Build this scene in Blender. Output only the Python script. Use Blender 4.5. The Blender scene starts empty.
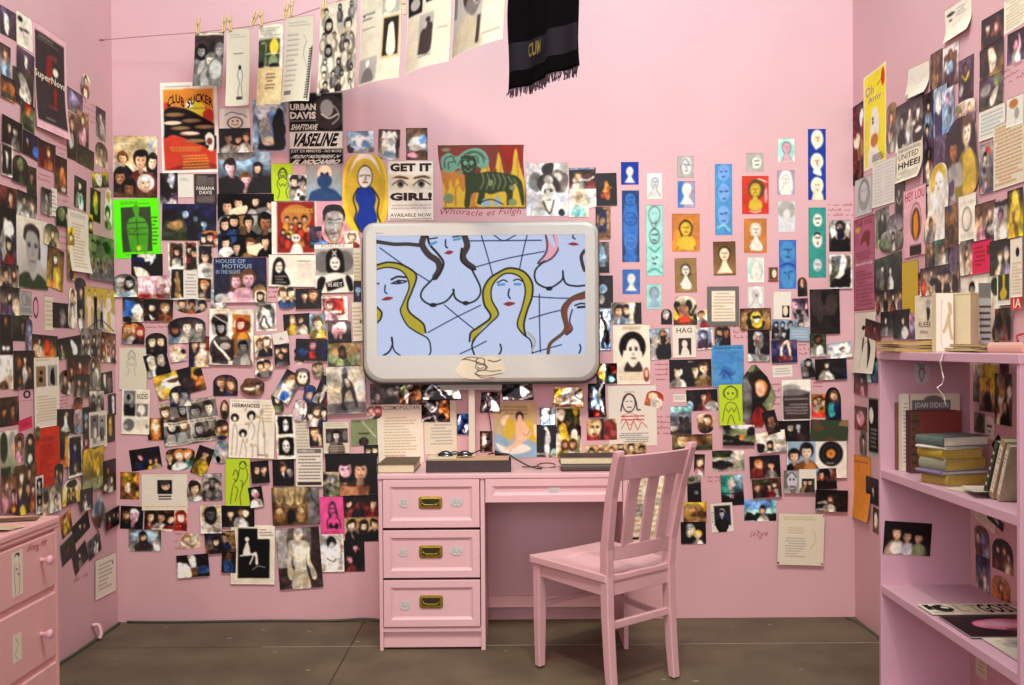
import bpy, bmesh, math, random
import numpy as np
from mathutils import Vector, Matrix
C = bpy.context.scene.collection
SC = bpy.context.scene

# ------------------------------------------------------------------ camera
F, CX, CY, H = 1024.0, 517.0, 357.7, 1.30        # focal length in pixels, principal point, eye height
PITCH, ROLL = math.radians(-0.6), math.radians(-0.42)
cam = bpy.data.cameras.new('camera'); cam_o = bpy.data.objects.new('camera', cam); C.objects.link(cam_o)
cam.sensor_width = 36; cam.lens = 36.0 * F / 1024; cam.clip_start = .05
cam.shift_x = -(CX - 512) / 1024; cam.shift_y = (CY - 342.5) / 1024
RM = Matrix.Rotation(math.pi/2 + PITCH, 3, 'X') @ Matrix.Rotation(ROLL, 3, 'Z')
cam_o.matrix_world = Matrix.Translation((0, 0, H)) @ RM.to_4x4()
SC.camera = cam_o

# ------------------------------------------------------------------ light
W = bpy.data.worlds.new('gallery'); SC.world = W; W.use_nodes = True
W.node_tree.nodes['Background'].inputs[0].default_value = (1, .95, .97, 1)
W.node_tree.nodes['Background'].inputs[1].default_value = .42
SC.view_settings.view_transform = 'Standard'; SC.view_settings.look = 'None'
SC.view_settings.exposure = 0.16; SC.view_settings.gamma = 1; SC.view_settings.use_curve_mapping = False
def spot(name, loc, to, power, size, angle, col=(1, .96, .92), blend=.8):
    l = bpy.data.lights.new(name, 'SPOT'); l.energy = power; l.shadow_soft_size = size
    l.spot_size = math.radians(angle); l.spot_blend = blend; l.color = col
    o = bpy.data.objects.new(name, l); C.objects.link(o); o.location = loc
    o.rotation_euler = (Vector(to) - Vector(loc)).to_track_quat('-Z', 'Y').to_euler(); return o
def area(name, loc, to, power, sx, sy, col=(1, .97, .95)):
    l = bpy.data.lights.new(name, 'AREA'); l.energy = power; l.shape = 'RECTANGLE'; l.size = sx; l.size_y = sy; l.color = col
    o = bpy.data.objects.new(name, l); C.objects.link(o); o.location = loc
    o.rotation_euler = (Vector(to) - Vector(loc)).to_track_quat('-Z', 'Y').to_euler(); return o
area('track_lights_centre', (.2, 2.0, 4.3), (.2, 4.88, 2.9), 116, 2.6, .7, (.71, 1, 1.04))
spot('track_light_right', (.35, 1.9, 4.2), (1.5, 3.9, .7), 150, .05, 80, (1, .80, .60))
spot('track_light_left', (-.3, 1.5, 4.2), (-1.6, 4.0, .7), 120, .10, 80, (1, .76, .54))
spot('low_wall_fill', (-.1, 1.2, 4.2), (-.1, 4.88, .6), 150, .12, 58, (1, .68, .48), 1.0)  # added warm fill that reddens the lower back wall, no visible fixture
area('camera_side_fill', (-.3, -1.2, 1.9), (.2, 4.6, .7), 68, 3.0, 1.5, (.98, .87, .95))  # unseen soft fill behind the camera, added to lift the bookcase shade

# ------------------------------------------------------------------ projection helpers (a pixel of the photograph -> a point on a real plane)
def ray(px, py): return RM @ Vector(((px - CX) / F, -(py - CY) / F, -1.0))
def onY(px, py, Y): r = ray(px, py); return Vector((0, 0, H)) + r * (Y / r.y)
def onX(px, py, X): r = ray(px, py); return Vector((0, 0, H)) + r * (X / r.x)
def onZ(px, py, Z): r = ray(px, py); return Vector((0, 0, H)) + r * ((Z - H) / r.z)
YB, XL, XR = 4.876, -1.914, 1.605

# ------------------------------------------------------------------ materials
def s2l(c):
    c = np.asarray(c, dtype=float)
    return np.where(c <= .04045, c / 12.92, ((c + .055) / 1.055) ** 2.4)
def hexc(h): return tuple(int(h[i:i+2], 16) / 255 for i in (0, 2, 4))
MATS = {}
def mat(name, h, rough=.5, metal=0, noise=0.0, scale=20, bump=0.0, coat=0, spec=.5, emit=0, noise2=None):
    if name in MATS: return MATS[name]
    m = bpy.data.materials.new(name); m.use_nodes = True; nt = m.node_tree; b = nt.nodes['Principled BSDF']
    c = tuple(s2l(hexc(h))); b.inputs['Base Color'].default_value = (*c, 1)
    b.inputs['Roughness'].default_value = rough; b.inputs['Metallic'].default_value = metal
    b.inputs['Coat Weight'].default_value = coat; b.inputs['Specular IOR Level'].default_value = spec
    if noise or bump:
        tc = nt.nodes.new('ShaderNodeTexCoord'); n = nt.nodes.new('ShaderNodeTexNoise')
        n.inputs['Scale'].default_value = scale; n.inputs['Detail'].default_value = 6
        nt.links.new(tc.outputs['Object'], n.inputs['Vector'])
        if noise:
            r = nt.nodes.new('ShaderNodeValToRGB')
            d = tuple(s2l(hexc(noise2))) if noise2 else tuple(x * (1 - noise) for x in c)
            r.color_ramp.elements[0].color = (*d, 1); r.color_ramp.elements[1].color = (*c, 1)
            r.color_ramp.elements[0].position = .35; r.color_ramp.elements[1].position = .65
            nt.links.new(n.outputs['Fac'], r.inputs['Fac']); nt.links.new(r.outputs['Color'], b.inputs['Base Color'])
        if bump:
            bp = nt.nodes.new('ShaderNodeBump'); bp.inputs['Strength'].default_value = bump; bp.inputs['Distance'].default_value = .003
            nt.links.new(n.outputs['Fac'], bp.inputs['Height']); nt.links.new(bp.outputs['Normal'], b.inputs['Normal'])
    if emit:
        b.inputs['Emission Color'].default_value = (*c, 1); b.inputs['Emission Strength'].default_value = emit
    MATS[name] = m; return m
def print_mat(name, rough, metal=0, emit=0, spec=.5, bump=0):     # ink on paper: colour carried by the mesh
    m = bpy.data.materials.new(name); m.use_nodes = True; nt = m.node_tree; b = nt.nodes['Principled BSDF']
    a = nt.nodes.new('ShaderNodeAttribute'); a.attribute_name = 'ink'
    nt.links.new(a.outputs['Color'], b.inputs['Base Color'])
    b.inputs['Roughness'].default_value = rough; b.inputs['Metallic'].default_value = metal
    b.inputs['Specular IOR Level'].default_value = spec
    if emit:
        b.inputs['Base Color'].default_value = (.004, .004, .004, 1); b.inputs['Roughness'].default_value = .5
        nt.links.remove(b.inputs['Base Color'].links[0])
        nt.links.new(a.outputs['Color'], b.inputs['Emission Color']); b.inputs['Emission Strength'].default_value = emit
    if bump:
        tc = nt.nodes.new('ShaderNodeTexCoord'); n = nt.nodes.new('ShaderNodeTexNoise'); n.inputs['Scale'].default_value = 11
        nt.links.new(tc.outputs['Object'], n.inputs['Vector'])
        bp = nt.nodes.new('ShaderNodeBump'); bp.inputs['Strength'].default_value = bump; bp.inputs['Distance'].default_value = .01
        nt.links.new(n.outputs['Fac'], bp.inputs['Height']); nt.links.new(bp.outputs['Normal'], b.inputs['Normal'])
    MATS[name] = m; return m
M_PHOTO = print_mat('glossy_print', .38, spec=.35); M_PAPER = print_mat('matt_paper', .85, spec=.2)
M_FOIL = print_mat('foil', .2, metal=.8, bump=.9); M_SCREEN = print_mat('screen', .5, emit=1.0, spec=.12)
PINK = mat('pink_wall_paint', 'daa8ab', .5, noise=.05, scale=3, bump=.08, spec=.4)
PINKF = mat('pink_furniture_paint', 'ddb0b3', .38, noise=.03, scale=6, bump=.05)

# ------------------------------------------------------------------ mesh helpers
def obj(name, bm, m, parent=None, smooth=False, bevel=0, loc=None, rot=None):
    me = bpy.data.meshes.new(name)
    bmesh.ops.recalc_face_normals(bm, faces=bm.faces[:]); bm.to_mesh(me); bm.free()
    for x in (m if isinstance(m, (list, tuple)) else [m]): me.materials.append(x)
    o = bpy.data.objects.new(name, me); C.objects.link(o)
    if smooth:
        for p in me.polygons: p.use_smooth = True
    if bevel:
        b = o.modifiers.new('bevel', 'BEVEL'); b.width = bevel; b.segments = 2; b.limit_method = 'ANGLE'; b.angle_limit = .6
    if parent: o.parent = parent
    if loc: o.location = loc
    if rot: o.rotation_euler = rot
    return o
def box(bm, x0, y0, z0, x1, y1, z1, mi=0):
    vs = [bm.verts.new((x, y, z)) for x in (x0, x1) for y in (y0, y1) for z in (z0, z1)]
    for f in ((0,1,3,2),(4,6,7,5),(0,4,5,1),(2,3,7,6),(0,2,6,4),(1,5,7,3)):
        bm.faces.new([vs[i] for i in f]).material_index = mi
def mbox(*a): bm = bmesh.new(); box(bm, *a); return bm
def tube(bm, pts, r, n=8, cap=True, radii=None):
    pts = [Vector(p) for p in pts]; rings = []; up = None
    for i, p in enumerate(pts):
        d = (pts[min(i+1, len(pts)-1)] - pts[max(i-1, 0)]).normalized()
        if up is None: up = d.orthogonal().normalized()
        up = (up - d * up.dot(d)).normalized(); s = d.cross(up); rr = radii[i] if radii else r
        rings.append([bm.verts.new(p + (up * math.cos(2*math.pi*k/n) + s * math.sin(2*math.pi*k/n)) * rr) for k in range(n)])
    for a, b in zip(rings, rings[1:]):
        for k in range(n): bm.faces.new((a[k], a[(k+1) % n], b[(k+1) % n], b[k]))
    if cap: bm.faces.new(rings[0][::-1]); bm.faces.new(rings[-1])
def prism(bm, pts, axis, a0, a1, mi=0):
    """outline pts (2-D) swept along an axis: 'x' -> pts are (y,z); 'y' -> (x,z); 'z' -> (x,y)"""
    def v(p, a): return {'x': (a, p[0], p[1]), 'y': (p[0], a, p[1]), 'z': (p[0], p[1], a)}[axis]
    A = [bm.verts.new(v(p, a0)) for p in pts]; B = [bm.verts.new(v(p, a1)) for p in pts]; n = len(pts)
    for k in range(n): bm.faces.new((A[k], A[(k+1) % n], B[(k+1) % n], B[k])).material_index = mi
    bm.faces.new(A[::-1]).material_index = mi; bm.faces.new(B).material_index = mi
def empty(name, loc, label, cat, group=None, rz=0):
    o = bpy.data.objects.new(name, None); C.objects.link(o); o.location = loc; o.rotation_euler = (0, 0, rz); o.empty_display_size = .05
    return tag(o, label, cat, group)
def tag(o, label, cat, group=None):
    o['label'] = label; o['category'] = cat
    if group: o['group'] = group
    return o
def smooth_line(p, n=6):
    p = [np.array(q, float) for q in p]
    if len(p) < 3: return p
    P = [2*p[0]-p[1]] + p + [2*p[-1]-p[-2]]; out = []
    for i in range(1, len(P)-2):
        for k in range(n):
            t = k / n
            out.append(.5*((2*P[i]) + (P[i+1]-P[i-1])*t + (2*P[i-1]-5*P[i]+4*P[i+1]-P[i+2])*t*t + (3*P[i]-P[i-1]-3*P[i+1]+P[i+2])*t**3))
    return out + [P[-2]]

# ------------------------------------------------------------------ printed pictures: a painter that fills a fine grid with ink
PAL = dict(k='1d191b', d='3d3130', g='6e6864', G='a39c93', w='e6dccb', c='dccfb4', s='e6b795', S='9c6a4c', p='e0aab0', P='e6789a',
           r='8a2a24', R='c23c2a', o='b9743c', O='dc8a34', y='cdaa3a', Y='e8d236', n='5e422b', N='8f7049', b='31496f', B='7399cb', u='20284a',
           t='3a8a7e', T='9accc2', v='56445a', V='988ca2', l='bcd42c', L='5cff08', f='3b422e', F='7d8560', m='dd4f8c', W='ffffff', K='0c0a0c',
           q='d99aa6', z='7a3a34', Z='c8c4c4', x='f2d4b2', i='21398f', j='3f6db0', a='8fa7b8', e='eadcc6', A='4d89b8', E='dc3058', C='bfa77c', D='28211f', H='cdc1aa', I='b3a58c', J='4b9a24', Q='6f9a86', U='ae5f78', X='f0c23a')
PALR = {k: np.array(hexc(v)) for k, v in PAL.items()}
def vnoise(X, Y, size, seed):
    """smooth noise in -1..1, blobs about `size` metres across"""
    gx, gy = X / size + 7, Y / size + 7; ix, iy = np.floor(gx).astype(int), np.floor(gy).astype(int)
    g = np.random.RandomState(seed % 100003).rand(iy.max() + 3, ix.max() + 3) * 2 - 1
    fx, fy = gx - ix, gy - iy; fx = fx*fx*(3-2*fx); fy = fy*fy*(3-2*fy)
    return (g[iy, ix]*(1-fx) + g[iy, ix+1]*fx)*(1-fy) + (g[iy+1, ix]*(1-fx) + g[iy+1, ix+1]*fx)*fy
class Canvas:
    def __init__(s, w, h, U, V, seed, photo=0):
        s.w, s.h = w, h; s.X = U * w; s.Y = V * h; s.seed = seed; s.photo = photo
        if photo:      # a blurred snapshot: nothing keeps a clean outline
            m = min(w, h); photo = s.photo = photo * float(np.clip(.15/m, .5, 1))
            dx = vnoise(s.X, s.Y, m*.16, seed+1)*m*.026 + vnoise(s.X, s.Y, m*.36, seed+2)*m*.042
            dy = vnoise(s.X, s.Y, m*.16, seed+3)*m*.026 + vnoise(s.X, s.Y, m*.36, seed+4)*m*.042
            s.X = s.X + dx*photo; s.Y = s.Y + dy*photo
        s.a = np.zeros(U.shape + (3,)); s.rng = random.Random(seed)
        s.px = max(w / max(U.shape[1]-1, 1), h / max(U.shape[0]-1, 1)); s.glyph = []
    def develop(s):
        if not s.photo: return
        a = s.a; m = min(s.w, s.h); k = s.photo
        for sz, amp in ((m*.3, .14), (m*.12, .17), (m*.05, .15)):
            n = vnoise(s.X, s.Y, max(sz, s.px*1.1), s.seed + int(sz*9999))[..., None]; a = a * (1 + n*amp*k) + n*.035*k
        d = np.clip(vnoise(s.X, s.Y, m*.3, s.seed+55) + .1, 0, 1)[..., None]; a = np.clip(a * (1 - .3*d*k), 0, 1); a = np.clip(a + .3*k*(a - .40), .035, 1)
        n = vnoise(s.X, s.Y, m*.2, s.seed+77)[..., None]; a = a * (1 + n*.08*np.array([1, 0, -1])*k)
        # soft focus
        for _ in range(1):
            b = a.copy(); b[1:-1] = (a[:-2] + 2*a[1:-1] + a[2:])/4; a = b.copy(); a[:, 1:-1] = (b[:, :-2] + 2*b[:, 1:-1] + b[:, 2:])/4
        s.a = np.clip(a*1.05, 0, 1)
    def put(s, m, c):
        m = np.clip(m, 0, 1)[..., None]; s.a = s.a * (1 - m) + (PALR[c] if isinstance(c, str) else np.array(c)) * m
    def cov(s, d): return .5 - d / s.px
    def ell(s, cx, cy, rx, ry, c):
        rx = max(rx, 1e-4); ry = max(ry, 1e-4)
        k = np.sqrt(((s.X-cx)/rx)**2 + ((s.Y-cy)/ry)**2); s.put(s.cov((k-1) * min(rx, ry)), c)
    def oell(s, cx, cy, rx, ry, w, c):
        k = np.sqrt(((s.X-cx)/rx)**2 + ((s.Y-cy)/ry)**2); s.put(s.cov(np.abs(k-1) * min(rx, ry) - w/2), c)
    def rect(s, x0, y0, x1, y1, c):
        s.put(s.cov(np.maximum(np.maximum(x0 - s.X, s.X - x1), np.maximum(y0 - s.Y, s.Y - y1))), c)
    def line(s, pts, w, c):
        D = np.full(s.X.shape, 9.0)
        for (x0, y0), (x1, y1) in zip(pts, pts[1:]):
            dx, dy = x1-x0, y1-y0; L = dx*dx + dy*dy + 1e-12
            t = np.clip(((s.X-x0)*dx + (s.Y-y0)*dy) / L, 0, 1)
            D = np.minimum(D, np.hypot(s.X-x0-t*dx, s.Y-y0-t*dy))
        if w < s.px: s.put(s.cov(D - s.px/2) * (w / s.px), c)      # thinner than the grid: lighter
        else: s.put(s.cov(D - w/2), c)
    def poly(s, pts, c):
        ins = np.zeros(s.X.shape, bool); D = np.full(s.X.shape, 9.0)
        for (x0, y0), (x1, y1) in zip(pts, pts[1:] + pts[:1]):
            if y0 != y1:
                ins ^= ((y0 > s.Y) != (y1 > s.Y)) & (s.X < (x1-x0) * (s.Y-y0) / (y1-y0) + x0)
            dx, dy = x1-x0, y1-y0; L = dx*dx + dy*dy + 1e-12
            t = np.clip(((s.X-x0)*dx + (s.Y-y0)*dy) / L, 0, 1); D = np.minimum(D, np.hypot(s.X-x0-t*dx, s.Y-y0-t*dy))
        s.put(s.cov(np.where(ins, -D, D)), c)
    def person(s, cx, cy, r, hair, shirt, skin='s', tilt=0):
        q = s.rng.random; sh = PALR[shirt]; sk = PALR[skin]; r *= 1.16 if s.photo > .35 else 1; e = 1 if q() < .5 else -1
        s.ell(cx + tilt*r*.6, cy + r*3.4, r*(1.7 + .35*q()), r*2.3, sh*.62)
        s.rect(cx - r*1.35, cy + r*3.2, cx + r*1.35 + tilt*r, cy + r*6.2, sh*.66)
        s.ell(cx + tilt*r*.6 + e*r*.5, cy + r*3.1, r*.95, r*1.7, sh)
        s.ell(cx, cy + r*1.15, r*.34, r*.55, sk*.72)
        s.ell(cx - tilt*r*.2, cy - r*.2, r*(.9 + .15*q()), r*1.1, hair)
        if q() < .35: s.ell(cx, cy + r*.6, r*.98, r*.95, hair)
        s.ell(cx, cy + r*.1, r*.66, r*.86, sk*.82)
        s.ell(cx + e*r*.14, cy + r*.06, r*.46, r*.66, np.clip(sk*1.07, 0, 1))
        s.ell(cx - tilt*r*.3, cy - r*.72, r*.62, r*.34, hair)
        d = sk*.5
        for k in (-.26, .26): s.ell(cx + k*r, cy - r*.04, r*.15, r*.1, d)
        s.ell(cx + e*r*.02, cy + r*.2, r*.09, r*.16, sk*.85)
        s.ell(cx, cy + r*.5, r*.2, r*.08, [sk[0]*.75, sk[1]*.5, sk[2]*.5])
    def run(s, spec):
        import re
        tk = re.sub(r' ([lcpf]) ', r' \1', spec).split(' '); q = s.rng.random; w, h = s.w, s.h
        b0, b1 = PALR[tk[0][0]], PALR[tk[0][-1]]
        t = np.clip(s.Y / h, 0, 1)[..., None]; s.a = b0 * (1-t) + b1 * t
        for k in tk[1:]:
            op, ar = k[0], k[1:].split(',')
            def n(i): return float(ar[i])
            if op == 'P':
                num = int(ar[0][0]); cl = ar[0][1:] or 'kdu'; hr = ar[1] if len(ar) > 1 else 'kdkn'; sk = ar[2] if len(ar) > 2 else 's'
                rr = min(h * {1: .21, 2: .185, 3: .16, 4: .14}.get(num, .12), w / num * .42)
                idx = list(range(num)); s.rng.shuffle(idx)
                for i in idx:
                    cx = w * (i + .5 + (q()-.5)*.25) / num; cy = h * (.36 + (q()-.5)*.2)
                    s.person(cx, cy, rr * (.88 + .24*q()), hr[int(q()*len(hr))], cl[i % len(cl)], sk[i % len(sk)], q()-.5)
            elif op == 'h': s.person(n(0)*w/100, n(1)*h/100, n(2)*h/100, ar[3], ar[4], ar[5] if len(ar) > 5 else 's')
            elif op == 'e': s.ell(n(0)*w/100, n(1)*h/100, n(2)*w/100, n(3)*h/100, ar[4])
            elif op == 'o': s.oell(n(0)*w/100, n(1)*h/100, n(2)*w/100, n(3)*h/100, n(4)*h/100, ar[5])
            elif op == 'r': s.rect(n(0)*w/100, n(1)*h/100, n(2)*w/100, n(3)*h/100, ar[4])
            elif op in 'lc':
                pts = [(n(i)*w/100, n(i+1)*h/100) for i in range(2, len(ar), 2)]
                s.line([tuple(p) for p in smooth_line(pts, 5)] if op == 'c' else pts, n(1)*h/100, ar[0])
            elif op in 'pf':
                pts = [(n(i)*w/100, n(i+1)*h/100) for i in range(1, len(ar), 2)]
                s.poly([tuple(p) for p in smooth_line(pts + pts[:1], 5)][:-1] if op == 'f' else pts, ar[0])
            elif op == 'T':      # rows of small print
                x0, y0, x1, y1 = n(0)*w/100, n(1)*h/100, n(2)*w/100, n(3)*h/100; rows = int(ar[4]); ph = (y1-y0)/rows
                for r_ in range(rows):
                    y = y0 + (r_+.5)*ph; x = x0 + (q()*.06 if q() < .8 else .25*q())*(x1-x0); xe = x1 - (q()*.5 if q() < .35 else q()*.06)*(x1-x0)
                    while x < xe:
                        L = (.04 + .1*q())*(x1-x0); s.line([(x, y), (min(x+L, xe), y)], ph*.36, ar[5]); x += L + .02*(x1-x0) + ph*.25
            elif op == 't': s.glyph.append((n(0)/100, n(1)/100, n(2)/100, n(3)/100, ar[4], ar[5].replace('_', ' '), n(6) if len(ar) > 6 else 0, n(7) if len(ar) > 7 else 0, n(8) if len(ar) > 8 else 0))
            elif op == 'M':      # mottled patches of a busy picture
                num = int(ar[0]); sc = n(2)/100 if len(ar) > 2 else .14
                for _ in range(num): s.ell(q()*w, q()*h, (.5+q())*sc*w, (.5+q())*sc*h, ar[1][int(q()*len(ar[1]))])
            elif op == 'C':      # crowd of small heads
                num = int(ar[0]); rr = n(1)*h/100; cl = ar[2]
                for i in range(num): s.person(w*(i+.5)/num + (q()-.5)*rr, h*(float(ar[3]) if len(ar) > 3 else 38)/100 + (q()-.5)*rr*2, rr*(.85+.3*q()), 'kdn'[int(q()*3)], cl[int(q()*len(cl))], ar[4][int(q()*len(ar[4]))] if len(ar) > 4 else 's')
            elif op == 'F':      # full standing figure: u, v top, v bottom, hair, shirt, legs, skin
                cx, y0, y1 = n(0)*w/100, n(1)*h/100, n(2)*h/100; hh = (y1-y0); sk = ar[6] if len(ar) > 6 else 's'
                for e in (-1, 1): s.line([(cx+e*hh*.04, y0+hh*.48), (cx+e*hh*.07, y1)], hh*.085, ar[5])
                for e in (-1, 1): s.line([(cx+e*hh*.1, y0+hh*.2), (cx+e*hh*.17, y0+hh*.36), (cx+e*hh*.1, y0+hh*.46)], hh*.055, sk)
                s.poly([(cx-hh*.12, y0+hh*.17), (cx+hh*.12, y0+hh*.17), (cx+hh*.08, y0+hh*.52), (cx-hh*.08, y0+hh*.52)], ar[4])
                s.ell(cx, y0+hh*.06, hh*.062, hh*.075, ar[3]); s.ell(cx, y0+hh*.075, hh*.045, hh*.06, sk)
            elif op == 'U':      # painted bust: u, v, size, hair, body, feature colour
                cx, cy, r = n(0)*w/100, n(1)*h/100, n(2)*h/100; ft = ar[5]
                s.ell(cx, cy, r*.95, r*1.15, ar[3]); s.ell(cx, cy+r*.6, r*.8, r*.7, ar[3])
                sh = [tuple(p) for p in smooth_line([(cx-r*.42, cy+r*.6), (cx-r*.42, cy+r*1.4), (cx-r*.8, cy+r*2.2), (cx-r*1.35, cy+r*3)], 4)]
                s.poly(sh + [(2*cx-x, y) for x, y in sh[::-1]], ar[4]); s.line(sh, r*.1, ft); s.line([(2*cx-x, y) for x, y in sh], r*.1, ft)
                s.ell(cx, cy+r*.1, r*.74, r*.98, ar[4]); s.oell(cx, cy+r*.1, r*.76, r*1.0, r*.09, [(x+y)/2 for x, y in zip(PALR[ft], PALR[ar[4]])])
                for e in (-1, 1):
                    s.line([(cx+e*r*.14, cy-r*.1), (cx+e*r*.42, cy-r*.12)], r*.13, ft)
                s.line([(cx, cy-r*.05), (cx+r*.06, cy+r*.3)], r*.08, ft); s.line([(cx-r*.18, cy+r*.58), (cx+r*.2, cy+r*.56)], r*.14, ft)
            elif op == 'X':      # line-drawn woman: u, v, head size, line colour
                cx, cy, r = n(0)*w/100, n(1)*h/100, n(2)*h/100; lw = r*.16; c = ar[3]
                s.oell(cx, cy, r*.62, r*.9, lw, c)
                s.line([tuple(p) for p in smooth_line([(cx-r*.75, cy+r*1.3), (cx-r*.95, cy), (cx, cy-r*1.15), (cx+r*.95, cy), (cx+r*.75, cy+r*1.3)])], lw*1.6, c)
                for e in (-1, 1):
                    s.line([(cx+e*r*.15, cy-r*.15), (cx+e*r*.38, cy-r*.15)], lw, c)
                    s.line([tuple(p) for p in smooth_line([(cx+e*r*.3, cy+r), (cx+e*r*1.1, cy+r*1.7), (cx+e*r*1.2, cy+r*3), (cx+e*r*.7, cy+r*4), (cx+e*r*1.1, cy+r*5.6)])], lw, c)
                    s.line([tuple(p) for p in smooth_line([(cx+e*r*.85, cy+r*2.2), (cx+e*r*.5, cy+r*2.9), (cx+e*r*.08, cy+r*2.4)])], lw, c)
                s.line([(cx-r*.15, cy+r*.5), (cx+r*.15, cy+r*.5)], lw*1.3, c)
            elif op == 'B':
                b = n(0)/100*w
                for (x0, y0, x1, y1) in ((-1, -1, b, 9), (w-b, -1, 9, 9), (-1, -1, 9, b), (-1, h-(b if len(ar) < 3 else n(2)/100*h), 9, 9)): s.rect(x0, y0, x1, y1, ar[1])
_GC = {}
def glyph_mesh(text, bold):
    key = (text, bold)
    if key not in _GC:
        cu = bpy.data.curves.new('t', 'FONT'); cu.body = text; cu.resolution_u = 2; cu.offset = bold; cu.space_character = 1.05
        o = bpy.data.objects.new('t', cu); me = o.to_mesh()
        vs = np.array([v.co[:2] for v in me.vertices]); fs = [tuple(p.vertices) for p in me.polygons]
        o.to_mesh_clear(); bpy.data.objects.remove(o); bpy.data.curves.remove(cu); _GC[key] = (vs, fs)
    return _GC[key]

def outline(shape, T, seed):
    """left and right edge of the sheet (0..1) at each height T (0 = top)"""
    q = random.Random(seed); l = np.zeros_like(T); r = np.ones_like(T)
    if shape == 'a':                     # cut round the heads: arched top, straight sides
        k = .32 + .1*q.random(); z = np.clip(1 - T/k, 0, 1); c = .5 - .5*np.sqrt(1 - z**2); l = c*.92; r = 1 - c*.92
    elif shape == 'e':
        c = .5 - .5*np.sqrt(np.clip(1 - (2*T-1)**2, .0004, 1)); l = c; r = 1 - c
    elif shape == 'o':                   # soft oblong
        c = .5 - .5*np.clip(1 - np.abs(2*T-1)**3, .001, 1)**(1/3); l = c; r = 1 - c
    elif shape == 'c':                   # scissor-cut, wandering edge
        a, b, e, f = [q.random()*6.28 for _ in range(4)]
        env = .5 - .5*np.clip(1 - np.abs(2*T-1)**4, .004, 1)**(.4)
        l = env + .05 + .05*np.sin(T*5+a) + .02*np.sin(T*13+b); r = 1 - env - .05 - .05*np.sin(T*5+e) - .02*np.sin(T*12+f)
    elif shape == 't':                   # corners lifted and torn
        l = .03*np.sin(T*4+q.random()*6); l = l - l.min(); r = 1 - .03*(1+np.sin(T*5+q.random()*6))/2
    elif shape == 'k':                   # kite / lozenge
        c = np.abs(2*T-1)*.5; l = c; r = 1-c
    elif shape == 'x':                   # trimmed to five sides
        r = np.interp(T, [0, .2, .52, 1], [.42, .75, 1, .6]); l = np.interp(T, [0, .2, .85, 1], [.32, .06, 0, .25])
    elif shape == 'n':                   # bottom right corner cut away
        r = np.where(T > .66, .72, 1.0)
    return l, r
def paint(name, w, h, spec, M, m, cell=.0034, shape='r', seed=1, curl=0.0, parent=None, thick=.0004, both=False, bend=None, photo=0):
    """a thin sheet w x h with its picture; M places local (right, up, out)"""
    nx = max(3, int(math.ceil(w / cell)) + 1); ny = max(3, int(math.ceil(h / cell)) + 1)
    T = np.linspace(0, 1, ny); l, r = outline(shape, T, seed)
    U = l[:, None] + (r-l)[:, None] * np.linspace(0, 1, nx)[None, :]; V = np.repeat(T[:, None], nx, 1)
    cv = Canvas(w, h, U, V, seed, photo); cv.run(spec); cv.develop()
    rs = np.random.RandomState(seed % 99991); cv.a = np.clip(cv.a * (1 + (rs.rand(ny, nx, 1)-.5)*.05), 0, 1)
    P = np.zeros((ny, nx, 3)); P[..., 0] = (U-.5)*w; P[..., 1] = (.5-V)*h
    def lift(u, v):
        z = curl * (np.clip(v-.45, 0, 1)/.55)**2 * (.55 + .45*u)
        return z + (bend(u, v) if bend else 0)
    P[..., 2] = thick + lift(U, V)
    verts = [P.reshape(-1, 3)]; cols = [s2l(cv.a).reshape(-1, 3)]; faces = []; N = nx*ny
    idx = np.arange(N).reshape(ny, nx)
    q = np.stack([idx[:-1, :-1], idx[1:, :-1], idx[1:, 1:], idx[:-1, 1:]], -1).reshape(-1, 4)
    ring = np.concatenate([idx[0, :], idx[1:, -1], idx[-1, -2::-1], idx[-2:0:-1, 0]])
    if both:
        B = P.copy(); B[..., 2] -= thick; verts.append(B.reshape(-1, 3)); cols.append(np.tile(s2l(PALR['w'])*.9, (N, 1)))
        q = np.concatenate([q, q[:, ::-1] + N]); rb = ring + N; base = 2*N; back = None
    else:
        B = P.reshape(-1, 3)[ring].copy(); B[:, 2] -= thick
        if bend: B[:, 2] = 0
        verts.append(B); cols.append(np.tile(s2l(PALR['w'])*.8, (len(ring), 1)))
        rb = np.arange(len(ring)) + N; base = N + len(ring); back = None
        R = N + (nx-1) + np.arange(ny); L = N + (2*(nx-1) + (ny-1)) + (ny-1) - np.arange(ny); L[0] = N
        q = np.concatenate([q, np.stack([R[:-1], R[1:], L[1:], L[:-1]], -1)])
    sk = np.stack([ring, np.roll(ring, -1), np.roll(rb, -1), rb], -1)[:, ::-1]
    faces = q.tolist() + sk.tolist() + ([back] if back else [])
    for (u0, v0, u1, v1, c, txt, arch, bold, shr) in cv.glyph:
        gv, gf = glyph_mesh(txt, bold if bold else .012)
        mn, mx = gv.min(0), gv.max(0); g = (gv - mn) / (mx - mn)
        gx = (g[:, 0] + g[:, 1]*shr) / (1 + shr); gu = u0 + gx*(u1-u0); gvv = v1 + g[:, 1]*(v0-v1) + arch/100*(4*(g[:, 0]-.5)**2)
        X = np.stack([(gu-.5)*w, (.5-gvv)*h, thick + .0002 + lift(gu, gvv)], -1)
        verts.append(X); cols.append(np.tile(s2l(PALR[c]), (len(X), 1))); faces += [tuple(i+base for i in f) for f in gf]; base += len(X)
    me = bpy.data.meshes.new(name); me.from_pydata(np.concatenate(verts).tolist(), [], faces)
    at = me.color_attributes.new('ink', 'FLOAT_COLOR', 'POINT'); cc = np.ones((base, 4), np.float32); cc[:, :3] = np.concatenate(cols)
    at.data.foreach_set('color', cc.ravel())
    if curl or bend:
        me.polygons.foreach_set('use_smooth', [True]*len(me.polygons))
    me.materials.append(m); o = bpy.data.objects.new(name, me); C.objects.link(o)
    o.matrix_world = M if parent is None else M
    if parent: o.parent = parent; o.matrix_parent_inverse = Matrix.Identity(4)
    return o
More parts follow.
